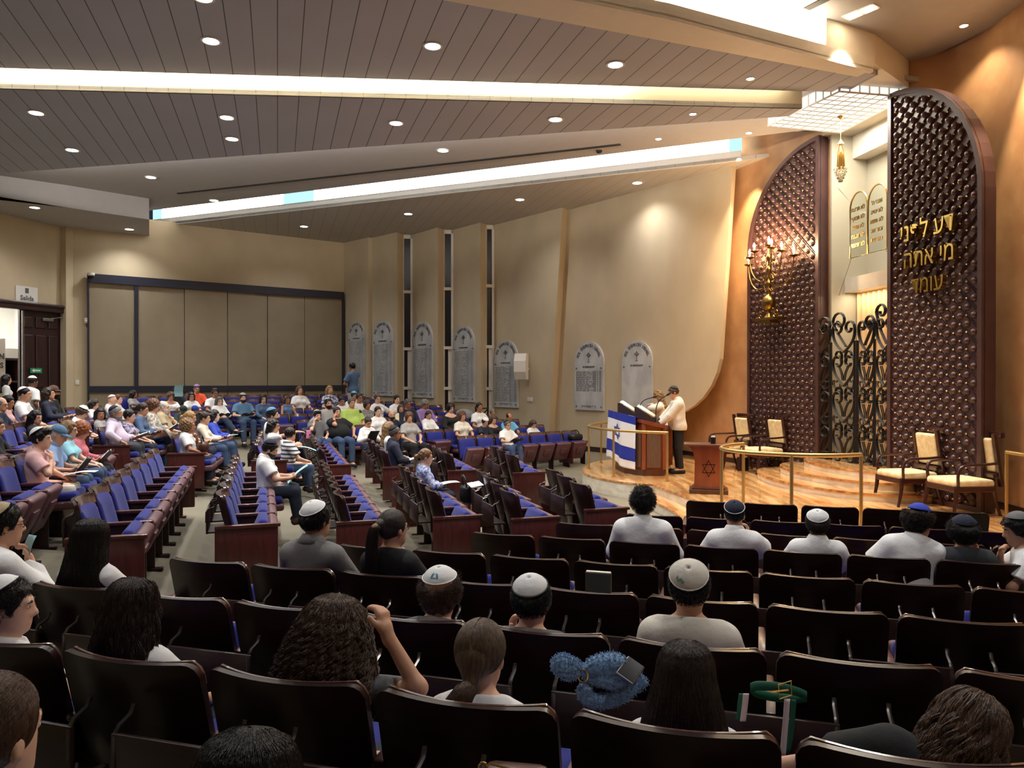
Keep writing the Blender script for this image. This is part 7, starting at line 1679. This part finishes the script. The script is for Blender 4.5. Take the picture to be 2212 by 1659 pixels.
def endp(side):
    mb = MB(); x = PX * side
    mb.rbox((x, .2, .36), (.035, .5, .5), .03); mb.rbox((x, .21, .615), (.06, .52, .03), .008); mb.rbox((x, .2, .06), (.03, .22, .16), .006); mb.rbox((x, .2, -.005), (.07, .3, .03), .008)
    return fixn(mb, 'end_panel', [M['mahogany_panel']])
ENDL, ENDR = endp(1), endp(-1)
mb = MB(); yb = -.13
mb.rbox((PX, yb, .60), (.41, .016, .2), .004); mb.box((PX, yb + .07, .51), (.4, .14, .014)); RACK = fixn(mb, 'book_rack', [M['rack_board']])
mb = MB(); mb.tube([(0, yb - .006, .60), (0, yb - .004, .69), (0, yb + .015, .715), (0, yb + .06, .73), (0, yb + .075, .755)], .008, 6, flat=1); BRK = fixn(mb, 'bracket', [M['steel_dark'] if 'steel_dark' in M else mat('steel_dark', (92, 86, 84), .25, metal=.8)])
SEAT = {}
def seat(rowname, i, label, down=False, left_end=False, right_end=False, rack=True, group=None):
    x, y, rz, z = seat_xy(rowname, i)
    key = (down, left_end, right_end, rack)
    if key not in SEAT:
        t = empty('theatre_seat', (x, y, z), rz)
        link('back_shell', BACK, None, t); link('back_pad', PAD, None, t); link('top_rim', RIM, None, t)
        link('seat_cushion', CDN if down else CUP, None, t); link('seat_pan', PDN if down else PUP, None, t)
        if left_end: link('end_panel', ENDL, None, t)
        else: link('armrest', ARM, None, t); link('standard', STD, None, t)
        if right_end: link('end_panel', ENDR, None, t)
        if rack and not left_end:
            r_ = link('book_rack', RACK, None, t)
            for s in (-.195, .195): b_ = link('bracket', BRK, None, r_); b_.location = (PX + s, 0, 0)
        SEAT[key] = t
    else:
        t = copy_tree(SEAT[key]); t.location = (x, y, z); t.rotation_euler = (0, 0, rz)
    a, b, n, _, _ = ROWS[rowname]; sp_ = (b - a).length / max(1, n - 1); t.scale = (min(1.0, sp_ / .556) if sp_ < .54 else 1, 1, 1)
    tag(t, label, 'seat', group)
    return t
# which seats are taken (filled in by the people below; True = seat folded down)
TAKEN = TAKEN_SEATS
ROWTXT = {'foreground A': 'nearest foreground row', 'foreground B': 'second foreground row', 'foreground C': 'third foreground row', 'foreground D': 'fourth foreground row', 'foreground E': 'fifth foreground row',
          'foreground F': 'sixth foreground row', 'foreground G': 'seventh foreground row', 'foreground H': 'foreground row closest to the platform',
          'middle L0': 'row of the man in pink', 'middle L1': 'empty blue row left of the aisle', 'middle Lm': 'row behind the man in pink', 'middle M1': 'row of the bearded man', 'middle M2': 'empty row right of the bearded man', 'middle M3': 'row of the woman in blue print',
          'middle M4': 'row right of the woman in blue print', 'middle M5': 'three-seat row nearest the lectern', 'middle M2x': 'row before the boy in stripes', 'middle M3x': 'row of the dark-suited man', 'middle M4x': 'row before the dark-suited man',
          'middle M5x': 'three-seat row near the empty far seats', 'middle M1x': 'row of the boy in stripes', 'middle L1x': 'row of the curly blonde woman', 'middle L0x': 'row of the man in lavender', 'middle Lp': 'long row towards the dark door', 'middle Lmx': 'row of the kippah boy', 'middle Lnx': 'last row by the dark door'}
for k in range(9): ROWTXT['far N%d' % (k + 1)] = ['front row of the far block', 'second row of the far block', 'third row of the far block', 'fourth row of the far block', 'fifth row of the far block', 'sixth row of the far block', 'seventh row of the far block', 'eighth row of the far block', 'last row under the partition'][k]
for nm, (a, b, n, rz, z) in ROWS.items():
    blk = nm.startswith('middle'); fg = nm.startswith('foreground')
    for i in range(n):
        if blk: le, re_ = i == n - 1, i == 0
        else: le, re_ = i == 0, i == n - 1
        dn = i in TAKEN.get(nm, ())
        if nm == 'middle Lnx' or nm.startswith('far'): rk = False
        else: rk = True
        txt = ROWTXT[nm]
        what = 'dark-backed theatre seat' if fg else 'blue theatre seat'
        if blk: lb = '%s, %s from the near end, %s' % (what, ORD[i], txt)
        else: lb = '%s, %s from left in the %s' % (what, ORD[i], txt)
        seat(nm, i, lb, dn, le, re_, rk, 'theatre seats in the ' + txt)
# ------------------------------------------------------------------ small things left on racks and seats
mat('fluffy_blue', (124, 164, 206), .95, var=.15, vscale=(40, 40, 40), bump=1.0, bscale=(130, 130, 130), sheen=.6)
mat('strap_green', (22, 96, 70), .6); mat('strap_white', (226, 214, 212), .7); mat('stroller_grey', (120, 122, 128), .85, var=.06, vscale=(8, 8, 8)); mat('leather_brown', (74, 42, 30), .4); mat('screen_black', (8, 9, 12), .1, spec=.6)
def fuzzy(o, n, ln, m, seed=1):
    """short pile standing on a mesh"""
    me = o.data; rnd = np.random.RandomState(seed); P = []; vs = np.array([v.co[:] for v in me.vertices]); nr_ = np.array([v.normal[:] for v in me.vertices]); fs = [p.vertices[:] for p in me.polygons]
    ar = np.array([p.area for p in me.polygons]); idx = rnd.choice(len(fs), n, p=ar / ar.sum())
    for i in idx:
        f = fs[i]; w_ = rnd.rand(len(f)); w_ /= w_.sum(); p = (vs[list(f)] * w_[:, None]).sum(0); q = (nr_[list(f)] * w_[:, None]).sum(0); d = unit(q + .5 * rnd.randn(3))
        P.append(np.stack([p - q * .002, p + d * ln * .5, p + d * ln + .003 * rnd.randn(3)]))
    strands('pile', P, np.full(n, .0011), m, o, Matrix.Identity(4))
DB = 2.52
fb = at(1290, 1470, DB); bag = empty('fluffy_bag', fb, 0, 'fluffy light blue bag with curled strap lying on a seat rack', 'bag')
def px_path(pts, d0, o): return [at(*p[:2], d0 + (p[2] if len(p) > 2 else 0)) - o for p in pts]
for nm, pts, rr in (('pouch', [(1196, 1446), (1215, 1440), (1238, 1448), (1252, 1456)], [.022, .038, .034, .015]), ('strap', [(1266, 1484), (1262, 1500), (1275, 1512), (1300, 1517), (1330, 1510), (1355, 1497), (1378, 1478), (1392, 1466)], [.02, .021, .02, .02, .02, .02, .02, .018])):
    mb = MB(); q = smooth_line(px_path(pts, DB - .03, fb), 4); k = len(q); mb.tube(q, list(np.interp(np.linspace(0, 1, k), np.linspace(0, 1, len(rr)), rr)), 12)
    o = mb.build(nm, M['fluffy_blue'], bag, smooth=True, sharp=180); fuzzy(o, 2600, .006, M['fluffy_blue'], k)
mb = MB()
for pts, rr in (([(1258, 1456), (1290, 1440), (1330, 1436), (1362, 1448)], [.018, .034, .036, .02]), ([(1262, 1466), (1300, 1462), (1340, 1472), (1372, 1478)], [.018, .036, .038, .022])):
    q = smooth_line(px_path(pts, DB, fb), 4); mb.tube(q, list(np.interp(np.linspace(0, 1, len(q)), np.linspace(0, 1, 4), rr)), 12)
o = mb.build('bag_body', M['fluffy_blue'], bag, smooth=True, sharp=180); fuzzy(o, 3200, .006, M['fluffy_blue'], 5)
mb = MB(); c = at(1260, 1462, DB - .05) - fb; mb.tube([(c.x + .016 * math.cos(q), c.y, c.z + .02 * math.sin(q)) for q in np.linspace(0, 2 * math.pi, 15)[:-1]], .0028, 6, closed=True); mb.build('ring', M['brass'], bag, smooth=True)
p = at(1362, 1449, DB - .04); ph = empty('mobile_phone', p, R(20), 'black phone with clear edge lying on the fluffy blue bag', 'phone'); ph.rotation_euler = (R(15), R(28), R(-25)); ph.scale = (.85, .85, 1)
mb = MB(); mb.rbox((0, 0, 0), (.075, .12, .009), .004); mb.build('case', M['steel'], ph); mb = MB(); mb.rbox((0, 0, .005), (.068, .112, .002), .001); mb.build('screen', M['screen_black'], ph)
# green and white belt with buckle
DG = 2.43; gb = at(1680, 1505, DG); bt = empty('green_belt', gb, 0, 'green and white fabric belt with gold buckle laid over a seat rack', 'belt')
def ribbon(nm, pts, w_, m, wdir=(0, 0, 1), dd=0):
    q = smooth_line(px_path(pts, DG + dd, gb), 5); w3 = Vector(wdir) * w_ / 2; n = len(q); vs = [x - w3 for x in q] + [x + w3 for x in q]; mb = MB(); mb.add(vs, [(i, i + 1, n + i + 1, n + i) for i in range(n - 1)])
    o = mb.build(nm, M[m], bt, smooth=True); md = o.modifiers.new('t', 'SOLIDIFY'); md.thickness = .003; return o
ribbon('band', [(1622, 1488), (1640, 1483), (1690, 1487), (1735, 1500, .02), (1742, 1508, .05), (1700, 1510, .08), (1640, 1500, .09), (1622, 1489, .04)], .03, 'strap_green')
ribbon('hanging_strap', [(1613, 1500), (1611, 1520), (1608, 1545), (1606, 1560)], .018, 'strap_white', (1, 0, 0), -.02); ribbon('hanging_strap', [(1603, 1500, .01), (1600, 1520, .01), (1598, 1545, .01), (1596, 1556, .01)], .016, 'strap_green', (1, 0, 0), -.015)
ribbon('hanging_strap', [(1702, 1512), (1700, 1545), (1697, 1580), (1692, 1640)], .018, 'strap_white', (1, 0, 0), -.02); ribbon('hanging_strap', [(1716, 1513, .01), (1714, 1545, .01), (1710, 1590, .01), (1702, 1630, .01)], .016, 'strap_green', (1, 0, 0), -.015)
mb = MB(); c = at(1697, 1492, DG - .03) - gb; mb.tube([(c.x + sx * .02, c.y + .002 * sy, c.z + sy * .022 + sx * .006) for sx, sy in ((-1, -1), (1, -1), (1, 1), (-1, 1))], .0028, 6, closed=True); mb.tube([(c.x - .045, c.y, c.z - .006), (c.x + .01, c.y, c.z)], .003, 6); mb.build('buckle', M['gold'], bt)
# book standing in a rack
p = at(1293, 1253, 3.28); bo = empty('hardback_book', p, R(-16), 'dark green hardback with pale pages standing in a seat rack', 'book')
mb = MB(); mb.rbox((0, 0, -.01), (.112, .03, .085), .003); mb.build('cover', M['cover_green'], bo); mb = MB(); mb.box((0, 0, .03), (.106, .022, .012)); mb.build('page_block', M['page_paper'], bo)
# brown handbag at the bottom edge
p = at(1115, 1665, 1.83); hb_ = empty('handbag', p, R(-10), 'brown leather handbag with gold clasp at the bottom edge', 'bag')
mb = MB(); mb.rbox((0, 0, -.05), (.17, .08, .12), .03, seg=3); mb.build('bag_body', M['leather_brown'], hb_, smooth=True); mb = MB(); mb.tube([(-.075 + .012 * math.cos(q), -.03, .01 + .016 * math.sin(q)) for q in np.linspace(0, 6.28, 13)[:-1]], .003, 6, closed=True); mb.tube([(-.06, -.02, .02), (0, -.03, .014), (.06, -.02, .012)], .003, 6); mb.build('clasp', M['gold'], hb_)
# pushchair by the slot window
fz = floor_z(-1.15, 19.8); sr = empty('stroller', (-1.15, 19.75, fz), R(60), 'grey hooded stroller parked behind the far seats under a slot window', 'stroller'); sc_ = 1.12
mb = MB(); vs = []; n = 9
for i in range(n):
    a = R(20 + 95 * i / (n - 1))
    for j in range(7): b = math.pi * j / 6; vs.append((.24 * math.cos(b), .12 - .34 * math.cos(a) * (.6 + .4 * math.sin(b)), .72 + .34 * math.sin(a) * (.55 + .45 * math.sin(b))))
mb.add(vs, [(i * 7 + j, i * 7 + j + 1, (i + 1) * 7 + j + 1, (i + 1) * 7 + j) for i in range(n - 1) for j in range(6)]); o = mb.build('hood', M['stroller_grey'], sr, smooth=True, sharp=80); md = o.modifiers.new('t', 'SOLIDIFY'); md.thickness = .012
mb = MB(); mb.rbox((0, .05, .55), (.42, .5, .2), .06, rx=R(-12), seg=3); mb.build('seat_body', M['black_plastic'], sr, smooth=True)
mb = MB()
for s in (-1, 1): mb.tube([(s * .24, .45, .12), (s * .24, .0, .55), (s * .24, -.35, .95), (s * .22, -.5, 1.08)], .016, 6); mb.tube([(s * .24, -.3, .12), (s * .24, .05, .5)], .014, 6)
mb.tube([(-.22, -.5, 1.08), (.22, -.5, 1.08)], .018, 8); mb.build('frame', M['black_plastic'], sr)
for x in (-.26, .26):
    for y, rr in ((.45, .1), (-.32, .13)): mb = MB(); mb.lathe([(0, -.02), (rr, -.02), (rr, .02), (0, .02)], (x, y, rr), 16, 'X'); mb.build('wheel', M['black_plastic'], sr)
# bags in the far and middle blocks
def soft_bag(nm, p, rz, size, m, label, strap=True):
    t = empty(nm, p, rz, label, 'bag'); mb = MB(); mb.rbox((0, 0, size[2] / 2), size, min(size) * .4, seg=3); o = mb.build('bag_body', M[m], t, smooth=True, sharp=180)
    if strap: mb = MB(); mb.tube(smooth_line([(-size[0] * .4, 0, size[2] * .8), (-size[0] * .2, -.03, size[2] * 1.5), (size[0] * .25, -.02, size[2] * 1.4), (size[0] * .45, 0, size[2] * .75)], 4), .012, 6); mb.build('strap', M['black_plastic'], t, smooth=True)
    return t
x, y, rz, z = seat_xy('far N1', 6); soft_bag('backpack', (x + .25 * -math.sin(rz), y + .25 * math.cos(rz), z + .64), rz, (.36, .22, .16), 'black_plastic', 'black bag left on the last seat of the far front row')
r_, d_ = far[729]; soft_bag('jacket_bundle', tuple(r_.location + Vector((-.45, -.45, .66))), R(20), (.34, .3, .2), 'black_plastic', 'bundled black jacket on the lap between boy and heavy man', False)
r_, d_ = mid['poof']; q = r_.matrix_basis @ Vector((.02, .5, .66)); soft_bag('handbag', tuple(q), r_.rotation_euler.z, (.26, .14, .16), 'leather_brown', 'brown handbag on the lap of the curly blonde woman')
x, y, rz, z = seat_xy('middle M4', 3); q = Matrix.Rotation(rz, 4, 'Z') @ Vector((.12, -.24, 0)); soft_bag('shoulder_bag', (x + q.x, y + q.y, z + .5), rz, (.2, .12, .22), 'black_plastic', 'black shoulder bag hanging behind a seat of the short middle row')
mb = MB(); mb.box((0, 0, 0), (.012, .03, .7)); v = mb.build('hanging_strap', M['black_plastic']); v.location = (x + q.x + .05, y + q.y - .1, z + .36); tag(v, 'long black strap hanging down below the shoulder bag', 'strap')
mb = MB(); mb.box((0, 0, 0), (.22, .16, .004)); v = mb.build('paper_sheet', M['page_white']); v.location = (x + q.x + .12, y + q.y - .03, z + .735); v.rotation_euler = (R(8), R(6), rz); tag(v, 'white paper lying on the rack beside the black shoulder bag', 'paper')
x, y, rz, z = seat_xy('middle M4x', 1); q = Matrix.Rotation(rz, 4, 'Z') @ Vector((-.1, -.17, .64)); mb = MB(); mb.box((0, 0, 0), (.11, .005, .15)); v = mb.build('leaflet', M['page_blue']); v.location = (x + q.x, y + q.y, z + q.z); v.rotation_euler = (0, 0, rz); tag(v, 'light blue leaflet tucked in a seat rack before the dark-suited man', 'leaflet')
x, y, rz, z = seat_xy('middle M2x', 5); mb = MB(); mb.rbox((0, 0, 0), (.09, .03, .17), .012); v = mb.build('water_bottle', M['cloth_hotpink']); v.location = (x - .02, y - .1, z + .86); tag(v, 'small pink and blue flask on the rack behind an empty seat', 'bottle')
# emblems sewn on two kippahs
def kip_of(key): return [c for c in near[key][0].children if c.name.startswith('kippah')][0]
def dome(a, q, up=.0015): rr = .088 * math.sin(q) / math.sin(1.1); return Vector((rr * math.sin(a), -rr * math.cos(a), .1 * (math.cos(q) - math.cos(1.1)) + up))
k_ = kip_of('emblem'); mat('emblem_blue', (40, 140, 170), .7); mat('emblem_green', (40, 130, 90), .7)
def patch(mb, x0, x1, f0, f1, n=6, ac=0.0, qc=.62, sx=1 / .055, sy=1 / .09):
    vs = []
    for i in range(n + 1):
        x = x0 + (x1 - x0) * i / n
        for y in (f0(x), f1(x)): vs.append(dome(ac + x * sx, qc - y * sy))
    mb.add(vs, [(2 * i, 2 * i + 2, 2 * i + 3, 2 * i + 1) for i in range(n)])
mb = MB()
arch = lambda x: -.004 + math.sqrt(max(0, .0165 ** 2 - x * x)) * 1.1
patch(mb, -.016, -.007, lambda x: -.018, arch); patch(mb, .007, .016, lambda x: -.018, arch); mb.build('emblem', M['emblem_blue'], k_)
mb = MB()
for y in (.002, .007): patch(mb, -.004, .004, lambda x: y, lambda x: y + .0015)
patch(mb, -.0045, .0045, lambda x: -.017, lambda x: -.012); mb.build('emblem_letters', M['inscription'], k_)
k_ = kip_of('sweater'); mb = MB()
for i in range(7):
    x = -.02 + .0055 * i; patch(mb, x, x + .003, lambda x: -.008 + .004 * math.sin(i * 2.1), lambda x: .006 + .004 * math.cos(i * 1.7), 2, ac=-.55, qc=.72)
mb.build('emblem', M['emblem_green'], k_)
